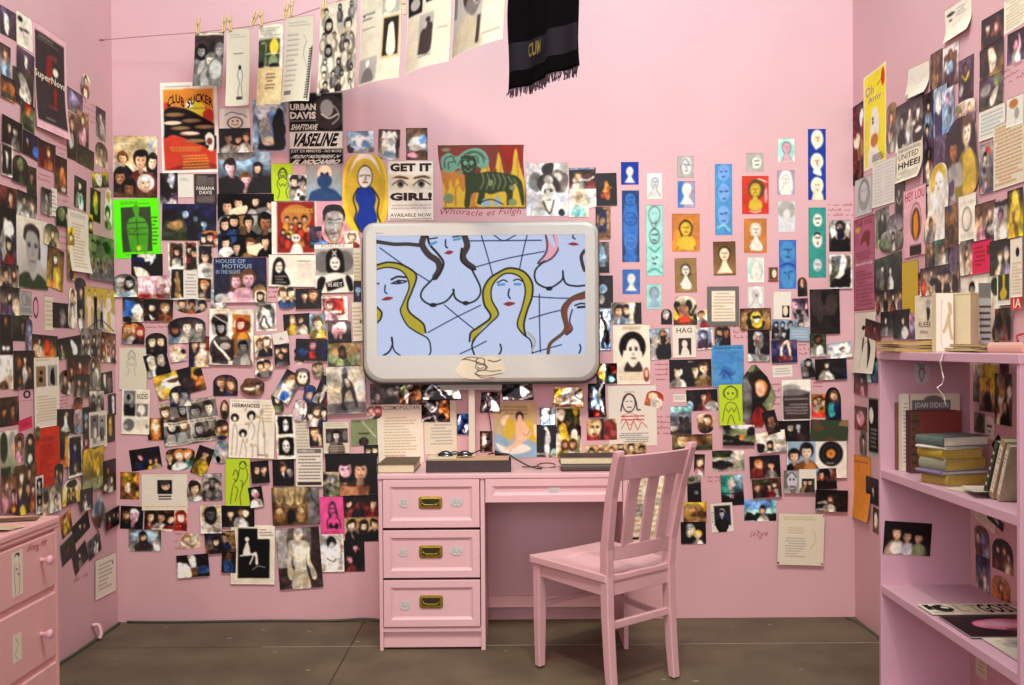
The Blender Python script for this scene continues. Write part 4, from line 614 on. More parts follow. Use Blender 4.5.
SIDES = '''
L 0 10 17 37 2 r p|vk f w,20,20,50,30,46,90,26,80|dark photo of a pale twisting figure, highest on its wall
L 16 15 32 48 0 r P|e e24,20,16,8,k e60,46,18,4,k e30,50,12,4,k c G,3,60,16,40,50,60,90 T40,60,80,90,4,G|cream sheet with black ink marks
L 32 31 66 133 0 t P|p r8,7,93,92,d T12,9,90,12,1,G T12,13,90,14,1,c e66,38,8,4,w f r,40,26,54,26,56,50,40,50 f z,44,24,70,22,66,28 t5,44,96,53,c,SuperNova,0,.02 f r,60,54,70,54,66,72,60,72 f z,36,74,66,72,64,76 T30,86,70,88,1,c B0,p|tall dark poster framed in pink with a red dancer|the tall pink framed poster
L 16.5 51 33 73 -3 r p|vd f w,40,20,56,30,60,80,44,70|dark photo of a small white figure
L 0 46 10 75 0 r p|dG h50,30,15,n,a,s|photo of a person in a pale blue top
L 12 72 32 106 -4 r p|fk f G,20,20,50,10,90,60,70,90 f w,40,40,60,50,80,90,30,70|photo of a pale shape over dark green
L 0 78 13 99 0 r p|ko e60,50,40,30,o r0,70,100,100,f|orange and dark photo at the picture edge
L 67 91 82 113 -2 r p|vg e40,40,30,30,V|murky purple photo
L 80 74 90 98 -5 c c|xd h50,24,14,k,r,x r30,60,70,100,x|cut-out of two people, beside the bare upper wall
L 20 104 33 131 -3 r p|fF e50,14,30,14,R e50,30,22,14,o r20,50,80,100,f|photo of an orange head above green
L 1 119 20 148 -3 r p|kd h36,34,17,k,k,x h66,38,16,k,G,w|dark photo of a couple in evening dress
L 22 133 39 158 -4 r p|uk h30,34,15,k,k,x e76,70,20,24,j|bluish dark photo of a crouched person
L 38 143 54 168 0 r p|kr h60,36,16,n,o,s e30,80,20,14,z|photo of a person lit in gold and red
L 54 158 65.5 191 -1 r p|kn r0,40,100,100,n e60,60,22,30,o e70,90,20,8,w|narrow brown photo
L 67 115 77 158 0 r p|Nk h50,20,10,n,k,s e40,60,26,18,G|tall brownish photo of a face above dark cloth
L 77 113 88 145 -2 r p|Nd h50,24,13,n,q,s|photo of a person in dusky pink
L 96 109.5 105 139 -1 r p|kG e60,70,30,30,w h50,26,12,k,G,x|narrow photo of a person in grey at the corner
L 77 147 93 167 -3 r p|kf h60,44,15,k,f,G M5,fkd,20|dark green photo
L 95.5 143 107 166 -2 a c|kx h50,40,18,k,x,x|arched cut-out of a pale top and dark hair
L 92 170 108 190 10 r p|yf f w,20,10,60,20,50,90,30,80 e80,50,14,30,F|tilted yellowish photo
L 74 178 86 209 -4 r p|fk h46,26,14,k,w,x f t,40,50,60,60,50,90|greenish photo of a person in white
L 0 145 11 175 0 r p|k f w,30,20,60,30,50,80 B9,w|white bordered grey photo of a thin figure
L 11 156 26 183 -2 a p|fk h50,34,17,F,f,F|olive portrait photo with a curved top
L 27 168 36 199 0 r p|fn M8,fFnk,20 h50,30,12,k,f|mossy green photo strip
L 0 188 17 214 0 r p|zk h60,34,18,k,z,s|dark reddish photo of a face
L 17 193 36 219 -3 r p|kw h34,34,17,k,w,s h76,40,15,n,G,x e40,90,20,14,w|photo of two people in white shirts
L 50 188 55.5 216 0 r n|e T10,10,90,90,6,G|narrow strip of white paper
L 40 189 50 214 -2 r p|dG h50,32,14,k,G,w|narrow grey photo of a seated woman
L 90 190 100 221 -3 r p|fk e50,40,20,34,y e60,60,16,20,F|narrow green and yellow photo
L 104 190 112 229 -2 c c|w h40,60,12,k,F,x e50,20,20,14,y|pale curling cut-out at the corner
L 55 206 72 227 3 a c|fk h60,46,18,k,u,q e30,40,20,30,F|arched cut-out of a face in greenish light
L 0 210 16 262 0 r p|kv h34,22,10,k,w,s e50,34,28,14,w h50,66,10,k,r,x|tall dark photo of a man in a white shirt
L 16 218 47 289 0 r P|eG T20,3,90,7,2,C f d,20,30,26,14,50,8,72,16,74,34,72,58 f G,28,30,36,20,58,20,70,32,68,54,58,72,44,76,32,58 l k,1.4,34,37,44,36 l k,1.4,56,36,66,37 e39,40,5,1.6,k e61,40,5,1.6,k c g,1.2,50,40,53,50,48,53 l d,1.4,42,61,58,61 f f,0,100,6,84,34,76,50,88,68,78,96,90,100,100 e88,50,12,20,Z|large grey portrait poster of a young man in a dark shirt|the young man portrait
L 43 224 57 246 -4 a c|fx h56,44,20,n,g,x|arched cut-out of a tilted head
L 46 248 63 289 -6 r p|ny h50,28,11,d,g,x e60,70,24,26,y e40,90,20,10,o|golden photo of two embracing people
L 66 211 87 272 0 t l|e T14,5,86,12,2,G T20,20,80,94,14,C|cream typed letter with a curling edge|the curling letter
L 66 229.5 72.5 278 0 r p|yn h50,20,8,n,y,x h46,56,9,k,y,x e50,90,30,10,k|narrow strip of golden figures
L 87 216 91 262 0 r p|yk h50,20,8,k,k,x h50,52,8,k,f,x|dark narrow strip with yellow
L 88 238 111 279 0 r p|Ff r0,0,100,16,F M16,Ffgk,12 C7,6,kgGv,66,gGN r0,84,100,100,g|green photo of a crowd under trees|the green crowd photo
L 74 278 87 300 -3 c c|kn h46,40,20,k,r,x e70,60,20,20,N|cut-out of a dark haired group
L 0 265 17 289 0 r p|dx h30,40,20,k,d,s h74,36,16,k,G,s|photo of two people beside the big portrait
L 0 288 18 314 0 r p|kx h46,34,17,k,v,x f v,0,60,30,60,30,100,0,100 e80,70,20,30,x|photo of a person in purple
L 18 291 31 315 0 r d|G o40,34,20,24,3,g T50,20,90,60,5,g T10,70,90,90,3,g|small grey printed sheet
L 32 296 39 319 0 e d|q o50,50,34,40,5,k|pink slip with a black oval ring
L 44 296 53 330 0 r n|c T12,10,88,90,6,C|plain cream card
L 53 304 70 327 0 r p|k f G,40,30,60,26,70,80,40,86 h50,26,11,k,G,G|black photo of a thin grey dancer
L 67 289 77 328 -3 c c|xc h50,16,9,n,w,x h44,50,9,d,x,x|tall pale cut-out of two bare people
L 76.5 283 84 330 0 c c|kG h50,20,9,k,f,s h50,60,9,k,w,x|tall cut-out of stacked heads
L 84 288 114 334 0 r P|yG f w,60,40,100,60,100,100,60,80 F14,8,86,k,x,x,x F34,6,90,n,k,k,x F54,16,84,k,G,k,x F78,4,92,d,e,y,x c k,2,8,90,50,70,96,94 T10,2,80,6,1,C|wide yellowish poster of prancing figures|the prancing figures poster
L 0 316 12 353 0 r p|k f w,46,14,60,20,60,60,50,70 h50,16,9,n,k,s e30,84,14,6,w e60,84,14,6,w|dark photo of a man with a white tie
L 12 316 28 340 0 r p|fk h60,40,17,k,k,N|dark photo of a face in profile
L 25 320 32 356 0 c c|va h50,24,12,v,V,a|narrow lilac cut-out
L 32 335 56 357 -2 r p|kO f R,50,30,60,24,70,70,56,90 h30,30,14,k,x,x e20,70,16,26,x|orange lit photo of a dancer|the orange dancer photo
L 56 335 82 359 5 r p|kf f w,50,10,64,30,76,80,60,90 h20,40,14,k,F,x|photo of a pale bent figure by green cloth
L 81 330 100 356 0 r p|gG C4,11,gdGk,34,Gx C3,12,dkg,70,G|grey photo of a large group
L 100 333 115 362 -3 r p|nx C3,10,rNq,30 C3,11,kxn,66|photo of several people in red brown light
L 0 356 12 388 0 r p|ex e30,90,30,16,n|pale blurred photo
L 13.5 352 33 388 0 r p|kn h24,28,12,n,k,o h56,24,11,k,G,s h76,50,12,k,k,s h30,72,12,k,g,o|dark photo of several people at night
L 33 357 58 427 0 r l|e T8,2,60,6,1,C r8,13,46,42,N e28,22,6,3,k e26,32,8,4,k r54,12,92,42,G f k,66,20,78,16,82,40,64,36 T8,54,90,92,9,C|cream typed letter under two small pictures|the letter under two pictures
L 59 370 73 395 -3 c c|dG h40,36,17,k,d,s h74,56,16,k,w,x|cut-out of people with raised hands
L 67 356 88 378 0 r p|kr h56,40,18,k,r,s h20,60,14,k,D,s|dark photo of a person in red
L 87 357 99 389 -4 a c|nG e60,60,26,26,e h40,24,12,k,G,s|arched cut-out with a bald head
L 73 374 87.5 397 -3 r p|kn h34,36,17,k,G,s h74,40,16,k,g,s|brown photo of a pair in grey
L 100 372 112 394 3 r p|kd f e,30,10,50,14,44,70,34,60 e74,60,20,36,g|dark photo with a pale candle shape
L 0 398 18 425 0 r p|nk h24,50,18,k,k,o h68,46,18,k,r,S|brown photo of two people at a table
L 18 389 32 400 0 r n|q e60,50,26,36,k e60,50,14,20,p|pink slip with a dark oval print
L 18 417 32 431 6 r n|E T16,30,84,70,2,z|hot pink scribbled sticky note|the hot pink sticky note
L 56 409 72.5 433 -3 r p|k f w,40,30,54,26,60,60,76,96,24,90,40,60 e54,22,9,9,s|dark photo of a person in a white gown
L 72 398 81 410 0 c c|ko h40,44,24,k,R,o|tiny orange cut-out of a head
L 72.5 410 81 434 0 o c|qg e50,40,40,36,G h50,36,14,G,a,q|oval purple cut-out of an elderly face
L 81 408 87.5 432 0 r p|k e50,40,30,14,a e50,70,24,14,G|tiny black and blue photo strip
L 89 391 103 411 -2 r p|wk h30,40,16,k,k,G h66,50,17,k,w,w|grey print of two dark haired figures
L 108 394 118 415 2 r p|k f w,34,10,56,14,60,90,40,90|black photo with a bright white streak
L 87 411 105 448 0 r k|e r8,10,52,70,g r54,14,92,70,G h30,30,9,k,w,G h72,34,8,k,g,w T10,78,90,96,3,G|white card with a tall grey snapshot pair|the grey snapshot card
L 106 415 114 441 0 r p|kf e50,44,22,36,y|narrow dark photo with a yellow shape
L 33 427 58 490 0 r f|R T20,16,80,20,1,r t26,18,80,23,z,THE_TRIAL T20,28,80,90,12,r|large red orange typed sheet|the red orange sheet
L 0 430 17 476 0 r P|wF e20,36,24,34,f e70,30,20,26,G r0,80,60,100,f e80,40,12,20,s|large pale photo with green leaves
L 14 434 24 462 0 c c|zF h50,36,16,k,q,s|blurry cut-out in red and green
L 23.5 434 33 464 -3 a c|kF h50,24,14,k,f,x e50,80,26,16,w|narrow arched cut-out of a person in green
L 33 427 38 441 0 c c|Ff h50,40,20,f,f,N|tiny green cut-out
L 58 434 67 466 0 r p|fo f O,60,10,90,20,90,90,60,80 e30,50,24,30,k|narrow green and orange photo
L 67 436 80 475 0 r p|k h50,30,9,k,g,a e50,60,20,20,u h50,76,8,g,k,G B8,e|white framed dark photo of a seated musician
L 81 433 87.5 458 -2 e p|kq h50,36,16,d,z,q|small oval pinkish photo
L 81 449 101 489 0 r p|yf f y,50,20,66,16,80,50,70,70,60,50,50,60 e60,20,9,9,N r0,70,100,100,F B2,f|green tinted photo of a nude on grass|the green nude photo
L 101 461 113 491 0 r p|k h40,34,12,k,g,y h64,62,11,k,w,x e20,80,14,10,w|dark photo of a lively group
L 14 466 34 512 0 r p|nd h30,22,10,n,d,x h66,18,9,k,r,s h24,48,9,n,u,s h60,46,10,k,d,s h84,52,8,k,r,x e34,90,14,12,y e74,88,12,12,o|tall photo of people dancing in a crowd
L 34 477 41 512 0 r x|e r14,8,88,40,k h50,20,9,k,G,w r14,52,88,88,d h50,66,8,k,w,x|narrow white strip of two dark frames
L 52 464 62 487 -3 c c|kn h34,30,14,k,g,s h70,50,13,n,v,s|cut-out of people in a dark room
L 41 486 58 512 0 r p|gx h44,32,14,N,c,x h70,60,13,k,w,x e20,40,14,24,d|photo of two pale haired people
L 61 480 78 503 0 a c|ey h60,60,16,k,f,y h34,60,14,k,k,x e50,20,30,16,k|arched cut-out on cream paper
L 78 489 90 510 -2 r p|ku h40,30,14,k,w,q h64,60,14,k,w,v|photo of people in purple light
L 0 476 14 513 0 r p|nq h30,30,12,n,q,x h76,56,12,k,r,s f y,50,80,90,90,70,100|photo of dancers in pink and yellow
L 60 511 72 537 14 r p|on f y,40,26,64,20,80,80,50,90 h40,24,12,k,y,x|tilted photo of a person in yellow on orange
L 72 514 89 541 16 r p|k h44,34,13,k,k,s h70,60,13,k,u,x|tilted dark photo of a dancing crowd
L 90 494 103 530 0 k p|ak M6,kaGn,16 B9,G|photo hung as a lozenge
L 103 508 118 528 4 r p|kd h26,40,13,k,r,x h54,36,12,k,D,x h80,46,12,n,d,x|dark photo of several people in the corner
L 60 536 75 563 14 r p|fk e50,50,12,14,z|tilted near black green photo
L 72 543 87 572 20 r p|k h46,34,13,k,G,x e66,70,12,20,d|lowest tilted black photo of a person
L 87 534 100 558 12 r p|gk h56,36,14,k,G,w f w,40,60,80,50,70,100,50,90|tilted photo of a person in pale grey
L 94 555.5 115 596 -2 r l|e T14,12,84,84,7,G e84,24,4,4,g|cream typed page in the low corner|the corner page
R 944.6 0 973 38 -3 t d|e e22,22,14,5,k e22,40,6,3,d c G,1.4,20,20,50,30,80,14 c G,1.4,30,60,60,50,70,30 T40,12,80,40,3,G|white sheet with faint ink drawing, highest curl|the high curling sheet
R 1004.6 -6 1026 28 0 r l|e T8,4,92,94,9,C|tall cream typed page at the picture edge
R 982 14 1004 46 -3 r p|kz h30,34,16,k,k,x h70,40,18,n,k,q|dark photo of two faces close together
R 1007.6 30 1026 62 -3 r p|kv e56,44,20,30,q h50,36,14,k,w,q|dark photo of a pink faced performer
R 981 45 1004 77 0 r p|kN f x,36,10,60,20,70,60,50,80,40,50 e20,60,20,30,D|dark photo of a bare golden back
R 980.5 76 1003.5 107 -2 r p|vf e30,40,24,20,G f w,50,60,80,40,70,90,50,96 e80,20,20,20,F|photo of a pale figure among green
R 959 58 974 100 -2 r p|vd h46,24,10,k,k,S c y,6,24,40,50,50,70,36 e20,70,16,16,G|tall dark photo with a yellow necklace
R 943.5 45 959 86 -2 r p|wv r10,20,90,100,n h50,26,11,n,v,S f a,30,40,60,40,70,60,30,64 e20,46,8,10,w|photo of a seated person with a white bag
R 931 52 943 92 -2 r p|nd f N,30,10,60,8,70,50,50,96,20,90 e50,30,16,30,n|brown photo of long hair
R 907 62 931 98 -5 t d|e M4,wG,10 c G,1.4,20,30,50,60,80,40 T20,20,80,80,5,w|white sheet with very faint pencil drawing|the faint pencil sheet
R 864 69 886.5 166 0 r g|Y e86,13,8,9,R c f,1,62,18,80,14 f w,30,56,40,40,62,42,70,60,62,80,76,96,20,96,26,76 t10,14,46,24,V,Oh t20,26,80,34,V,Amy e42,50,4,1.4,k e42,54,4,1.4,k e48,73,16,7,o T40,88,90,96,3,k B4,e|yellow painting of a white figure under a red flower|the tall yellow painting
R 853 106 863.5 182 0 r x|vz M14,GkwzN,12 e40,46,30,10,x r10,72,100,100,d M4,z,16|narrow dark collage strip at the corner
R 886 104 898 152 0 c c|Nn h50,28,10,n,G,s h50,62,10,n,G,s|tall cut-out of stacked faces
R 897 100 924 146 -1 r p|kw h22,36,11,k,k,w h50,26,11,k,w,w h80,34,11,k,k,w M5,kw,8|grey poster of four dancing men|the dancing men poster
R 897 143 924 181 -2 t f|c t8,20,84,36,g,UNITED t8,44,90,62,d,HHEEI,0,.03 T8,70,90,92,3,g T8,6,90,16,1,g|cream flyer with stencilled grey lettering|the stencilled flyer
R 924 95 935 182 0 r x|dv h50,14,5,k,a,x h40,40,5,k,v,s h56,66,5,k,x,s M6,vazk,10|tall colour collage strip of people
R 935 88 948 165 -1 r p|av r10,30,100,60,u r0,60,100,100,v e40,20,22,14,w|tall purplish photo of a draped figure
R 944 89 955 131 0 r p|ZB h50,24,10,v,a,q e40,70,30,24,a|narrow pale blue photo
R 955 99 979 128 -3 c c|xv h30,46,15,n,d,x h66,34,14,N,v,x e20,20,16,14,F|cut-out of people with raised arms
R 980 106 1007 138 -2 r l|e T6,10,94,90,6,a|cream letter with bluish writing
R 995 120 1026 186 0 r l|c T4,4,96,96,16,o|large orange lined written page|the orange lined page
R 1008 95 1026 126 -3 r d|w e40,24,26,16,o c G,2,30,30,60,60,50,96 e60,60,14,20,G|drawing of an orange haired woman
R 948 118 980 200 0 c c|kd h26,34,13,k,G,o h66,22,14,n,y,x f y,54,46,80,44,84,96,54,90 f G,20,52,48,54,50,80,22,76 f v,6,74,26,72,28,88,8,88|large cut-out of a couple, one blond|the large couple cut-out
R 981 144 995 192 -2 r x|Gv e60,20,20,12,R h40,30,9,k,G,x r40,50,100,90,g M6,Gvq,12|narrow grey and red collage
R 925 185 932.5 213 0 r p|k e50,20,20,14,w f G,60,40,80,60,60,96|black narrow photo
R 930 165 952 240 0 c c|e e50,16,30,14,y e50,26,22,14,w l d,1,36,25,46,25 l d,1,54,25,64,25 l r,1,44,32,56,32 f w,20,40,80,40,90,100,10,100 e26,20,10,16,y T30,60,70,80,3,w|cut-out drawing of a long blond woman|the blond cut-out
R 873 159 897 206 -2 r l|w T8,5,48,95,12,Z T54,5,94,95,12,Z|white printed book page|the white book page
R 856 177 873 215 -1 r d|Z e55,46,34,44,G e54,40,20,26,Z c g,3,20,90,24,30,56,8,86,40,90,96 c g,2,40,36,50,34 c g,2,60,36,70,34|grey sketch of a veiled face
R 896 183 905 216 0 r p|kG h50,26,13,k,k,G c w,5,30,50,50,64,70,50|narrow dark photo of a man in a suit
R 905 187 927.5 256 0 r f|R r0,0,100,100,p t8,5,94,18,R,HEY_LOU o56,50,24,26,1.6,n e56,54,20,24,n f O,46,42,60,36,66,60,56,76,46,66 r28,84,80,100,d B0,p|salmon flyer with an arched orange figure|the salmon flyer
R 854 217 875 310 0 r f|m r0,0,100,100,U t8,3,90,9,z,THE_FIRE e20,12,12,3,y f z,30,30,50,16,80,18,70,34,56,26 T8,36,94,46,3,z t10,48,90,52,e,Bearded_Lady T8,56,94,96,10,z B2,z|tall magenta flyer with rows of print|the tall magenta flyer
R 876 209 889 246 0 r p|gF e50,50,30,40,d h50,24,10,g,f,G|narrow grey green photo
R 889 214 904 232 0 c c|vG h50,40,20,g,V,G|lilac grey cut-out
R 881 229 904 253 -2 c c|Gf h60,30,16,k,w,s e30,60,20,24,F|cut-out of a man in a white shirt with leaves
R 875 255 902 291 2 r p|fk h30,30,11,k,F,x h60,40,12,k,w,x e20,60,16,30,g|dark photo of people in a green room
R 876 290 904 313 0 r p|kx C4,14,kzxv,30,sx|photo row of four people
R 903 261 919 314 0 r n|y T20,8,80,12,1,C|yellow blank note sheet|the yellow note sheet
R 919 272 927.5 293 0 r k|r r10,10,90,30,k T10,40,90,90,4,p|small red printed card
R 926 217 938.5 244 0 c c|xg h56,26,15,n,G,s|cut-out of a man in a grey shirt
R 928 244 938.5 267 0 r p|Nd h60,30,14,N,d,x|small tan photo
R 938 240 950.5 270 0 r p|fG h60,28,13,n,w,s r0,0,100,14,t|photo of a person under a teal ceiling
R 924 266 961 293 0 r p|dx C5,13,kuxRd,32,sx M4,kuo,10|wide photo of a mixed crowd
R 948 206 960 246 0 r p|Nn h50,30,9,n,n,o e40,10,20,8,b|narrow brown and blue photo
R 953 245 961 275 -3 c c|vg e50,50,30,40,v|narrow dark purple cut-out
R 961 194 978.5 242 0 r P|e T10,14,90,22,2,G o46,52,26,24,2.4,d o46,52,18,17,1.4,G T10,82,90,92,2,G|white book page with a framed emblem|the emblem page
R 978 203 998 238 0 r p|nx h30,40,14,n,q,s h72,34,13,v,u,x e80,76,22,16,G|photo of people with a purple wig
R 997.5 201 1012 240 0 r p|wG h40,34,12,v,e,q r0,0,100,14,k e60,86,30,12,w|pale photo of a woman in white
R 1011 190 1026 236 0 r p|kY e50,44,30,40,y T10,6,90,20,2,y h40,50,12,y,y,N|vivid yellow and black photo
R 963 241 976 274 0 r p|gx h50,36,12,n,x,x|photo of a pale bare shouldered person
R 975 241 994.5 273 0 r n|E T12,12,70,80,5,r r76,16,94,46,r|vivid red ticket sheet with dim print|the vivid red sheet
R 993.5 240 1016 274 0 r p|kf h44,50,15,N,x,x h70,44,16,V,V,x|photo of a couple, one in lilac
R 1014 238 1026 297 0 r l|e T12,40,90,96,10,C e60,24,16,8,k|cream page with a black blot
R 1015 297 1026 309 0 r k|R t20,10,90,90,e,IA|red and white ticket with large letters
R 962 276 1000 342 0 r x|e h30,20,8,k,g,G f w,36,14,70,18,70,60,56,50 e86,20,10,12,f M5,gGf,10|torn sheet of grey pictures behind the standing card
R 1001 274 1014.5 305 0 r k|w r8,0,92,84,f f y,40,0,60,0,58,40,74,60,60,80,30,80,22,60,42,40|white bordered photo of a pale vase
R 999 309 1014.5 340 0 r p|fz M8,fkzg,16|dark green and red photo
R 855 312 877 373 0 t d|e f k,34,26,46,22,60,30,50,34 e52,36,14,8,w f k,60,36,76,60,70,92,62,60 f k,36,60,40,44,46,44,40,66 c G,1.4,30,90,40,60,60,50,72,90|white drawing of a black haired girl|the black haired girl drawing
R 866 318 882 342 -8 r p|kr h60,40,16,k,z,q|dark red photo of a face
R 882 312 895 335 0 r p|kg h40,36,16,k,G,x|dark photo just above the yellow magazines
R 895 310 911 338 0 r p|kf h60,40,13,k,a,x e70,80,20,20,w|dark green photo above the yellow magazines
R 911 314 917 338 0 r p|qv e50,50,26,40,V|narrow pinkish photo
R 917 294 936 339 0 r f|c e70,20,14,8,G f d,60,30,80,34,76,56,66,60 t20,62,84,74,d,RUEBE T20,82,76,88,1,d|cream flyer with a grey bird shape|the bird shape flyer
R 855 372 868 395 -2 r p|kz h60,36,16,k,q,x|photo of a woman in dark red light
R 868 358 879 382 0 r p|Tu M8,Tbk,18|narrow blue and white print
R 855 407 867 430 0 r p|nz e50,50,30,30,q|blurry brownish red photo
R 860 430 867.5 456 0 c c|gn h50,40,14,k,g,s|narrow dark cut-out
R 868.5 398 879 457 0 r P|G r6,2,94,92,k e30,30,20,14,w T20,50,80,86,5,G|black and white poster beside the bookcase
R 853 455 872 520 2 t f|O T12,8,90,12,1,z B0,O|bright orange sheet with a curling corner|the bright orange sheet
R 867 478 879 503 0 r p|k h56,44,16,k,u,w|dark portrait pinned on the orange sheet
R 873 508 879 533 -3 r p|kn e50,50,30,30,x|sliver of a dark photo beside the bookcase
R 974 362 996 402 0 r p|cf r40,10,100,60,y e30,60,20,20,g h60,66,10,n,k,x|cream and green photo seen through the bookcase
R 980.5 379 996 411 0 r p|cn r0,0,100,40,y h50,26,11,n,k,s|photo of a man in a dark coat on yellow
R 996 375 1012 424 0 r p|fn M12,fkxNG,14 h60,60,9,k,k,x|tall dark forest photo
R 1000 361 1009 374 0 r p|vz e50,50,26,30,k|tiny dark reddish photo
R 984 416 995 439 0 a d|e e40,44,10,6,k e64,44,10,6,k l k,4,44,66,60,66|white card with a mask face
R 975 413 985 432 0 r p|gn e50,50,26,40,f|small olive photo
R 992 435 1006 457 0 k p|k h50,44,16,n,w,x|dark photo standing on its corner
R 975 510 996 531 -12 r n|e T10,20,90,80,3,C|tilted cream slip under the shelf
R 988 513 1004 529 -14 r p|k f w,30,40,60,20,70,60|tilted black photo under the shelf
R 975 527 990 560 0 c c|na e70,40,24,24,v e60,36,12,14,B h30,30,12,k,n,s|cut-out with a purple ball
R 993 540 1013 571 0 a c|kn h30,34,13,k,n,x h60,36,13,n,N,s h80,50,12,k,x,x|arched cut-out of huddled friends
R 977 557 990 590 0 r p|uG h60,30,12,k,w,G e40,80,20,16,g|dark blue and grey photo
R 993 577 1010 599 0 a c|No h50,46,17,n,o,s|arched cut-out of a brown haired head
R 976 656 988 678 0 r n|c T20,20,80,80,3,C|yellowed slip below the lowest shelf
'''
# plain room: walls, floor
def wallbox(name, *a):
    o = obj(name, mbox(*a), PINK); o['kind'] = 'structure'; return o
def scribble(bm, M, w, h, n, seed, r=.0011, lines=1):
    """hand-lettered words in marker on the paint"""
    q = random.Random(seed)
    for li in range(lines):
        y0 = h/2 - (li+.5)*h/lines; hh = h/lines*.62; x = -w/2 + q.random()*w*.08; pts = []
        for k in range(n):
            sx = w / n * .9; L = hh * (1 if q.random() < .3 else .5)
            pts += [(x, y0 - hh*.25), (x + sx*.2, y0 - hh*.25 + L*(.7+.3*q.random())), (x + sx*.5, y0 - hh*.3*q.random()), (x+sx*.8, y0 + hh*.2*q.random())]
            x += w / n
            if q.random() < .22 or k == n-1:
                if len(pts) > 3:
                    P = smooth_line(pts, 3)
                    for (a, b) in zip(P, P[1:]):
                        d = np.array([b[0]-a[0], b[1]-a[1]]); Ln = np.hypot(*d) + 1e-9; nn = np.array([-d[1], d[0]])/Ln*r
                        vs = [bm.verts.new(M @ Vector((p[0]+s*nn[0], p[1]+s*nn[1], .0006))) for p, s in ((a, 1), (a, -1), (b, -1), (b, 1))]
                        bm.faces.new(vs).material_index = 1
                pts = []; x += w/n*.5
def write(bm, M, txt, w, h):
    vs, fs = glyph_mesh(txt, 0.0); mn, mx = vs.min(0), vs.max(0); g = (vs-mn)/(mx-mn)
    V = [bm.verts.new(M @ Vector(((a-.5)*w + (b-.5)*h*.35, (b-.5)*h + .12*h*math.sin(a*9), .0007))) for a, b in g]
    for f in fs:
        try: bm.faces.new([V[i] for i in f]).material_index = 1
        except ValueError: pass
def wall_frame(wall, cx, cy, out=0.0):
    if wall == 'B': p = onY(cx, cy, YB); return frame((p.x, YB - out, p.z), (1, 0, 0), (0, 0, 1))
    if wall == 'L': p = onX(cx, cy, XL); return frame((XL + out, p.y, p.z), (0, 1, 0), (0, 0, 1))
    p = onX(cx, cy, XR); return frame((XR - out, p.y, p.z), (0, -1, 0), (0, 0, 1))
def wall_size(wall, x0, y0, x1, y1):
    cx, cy = (x0+x1)/2, (y0+y1)/2
    if wall == 'B': a, b = onY(x0, cy, YB), onY(x1, cy, YB); t, u = onY(cx, y0, YB), onY(cx, y1, YB); return abs(b.x-a.x), abs(t.z-u.z), ((a.x+b.x)/2, (t.z+u.z)/2)
    X = XL if wall == 'L' else XR
    a, b = onX(x0, cy, X), onX(x1, cy, X); cm = None
    ym = (a.y+b.y)/2
    # height is read on the mid line of the bounding box
    t, u = onX(cx, y0, X), onX(cx, y1, X)
    return abs(b.y-a.y), abs(t.z-u.z), (ym, (t.z+u.z)/2 )

PINKW = mat('marker_red', 'a8343c', .6)
SCRIB = {'B': [(480, 213, 82, 8, 'Whoracle et Fulgh', 1), (838, 210, 22, 15, 6, 3), (181, 541, 12, 22, 3, 3), (759, 535, 17, 8, 'LeTigre', 1), (714, 479, 14, 8, 5, 2), (155, 325, 20, 8, 7, 2),
               (677, 397, 0, 0, 0, 0), (662, 372, 14, 20, 4, 4), (664, 425, 14, 22, 4, 4), (776, 394, 10, 26, 3, 4), (818, 383, 10, 10, 3, 3), (803, 347, 9, 18, 3, 4), (740, 332, 14, 16, 4, 3), (680, 300, 10, 8, 4, 2), (272, 297, 8, 16, 3, 3), (350, 150, 0, 0, 0, 0)],
         'L': [(91, 113, 14, 22, 4, 4), (60, 148, 14, 16, 4, 3), (45, 178, 14, 10, 4, 2), (63, 240, 12, 26, 3, 4), (60, 197, 14, 12, 4, 2), (62, 402, 14, 14, 4, 4), (80, 578, 14, 12, 5, 1), (30, 360, 0, 0, 0, 0)],
         'R': [(1010, 72, 20, 26, 4, 4), (925, 228, 10, 24, 3, 5), (908, 164, 14, 10, 4, 2)]}
def room_wall(name, wall, *a):
    bm = mbox(*a)
    for (cx, cy, w, h, n, ln) in SCRIB[wall]:
        if n:
            ww, hh, _ = wall_size(wall, cx-w/2, cy-h/2, cx+w/2, cy+h/2)
            if isinstance(n, str): write(bm, wall_frame(wall, cx, cy), n, ww, hh); continue
            scribble(bm, wall_frame(wall, cx, cy), ww, hh, n, int(cx*7+cy), lines=ln)
    o = obj(name, bm, [PINK, PINKW]); o['kind'] = 'structure'; return o
room_wall('wall_back', 'B', XL - .1, YB, 0, XR + .1, YB + .1, 3.3)
room_wall('wall_left', 'L', XL - .1, .2, 0, XL, YB - .0015, 3.3)
room_wall('wall_right', 'R', XR, .2, 0, XR + .1, YB - .0015, 3.3)
# concrete floor of large slabs with sawn joints
fm = mat('concrete', '6a5c46', .62, noise=.2, scale=4, bump=.25, noise2='584b3a')
nt = fm.node_tree; b = nt.nodes['Principled BSDF']; src = b.inputs['Base Color'].links[0].from_socket
tc = nt.nodes.new('ShaderNodeTexCoord'); n2 = nt.nodes.new('ShaderNodeTexNoise'); n2.inputs['Scale'].default_value = 140; n2.inputs['Detail'].default_value = 2
nt.links.new(tc.outputs['Object'], n2.inputs['Vector']); mx = nt.nodes.new('ShaderNodeMix'); mx.data_type = 'RGBA'; mx.blend_type = 'MULTIPLY'; mx.inputs['Factor'].default_value = .5
rp = nt.nodes.new('ShaderNodeValToRGB'); rp.color_ramp.elements[0].color = (.6, .6, .6, 1); rp.color_ramp.elements[0].position = .3; rp.color_ramp.elements[1].position = .6
nt.links.new(n2.outputs['Fac'], rp.inputs['Fac']); nt.links.new(src, mx.inputs['A']); nt.links.new(rp.outputs['Color'], mx.inputs['B']); nt.links.new(mx.outputs['Result'], b.inputs['Base Color'])
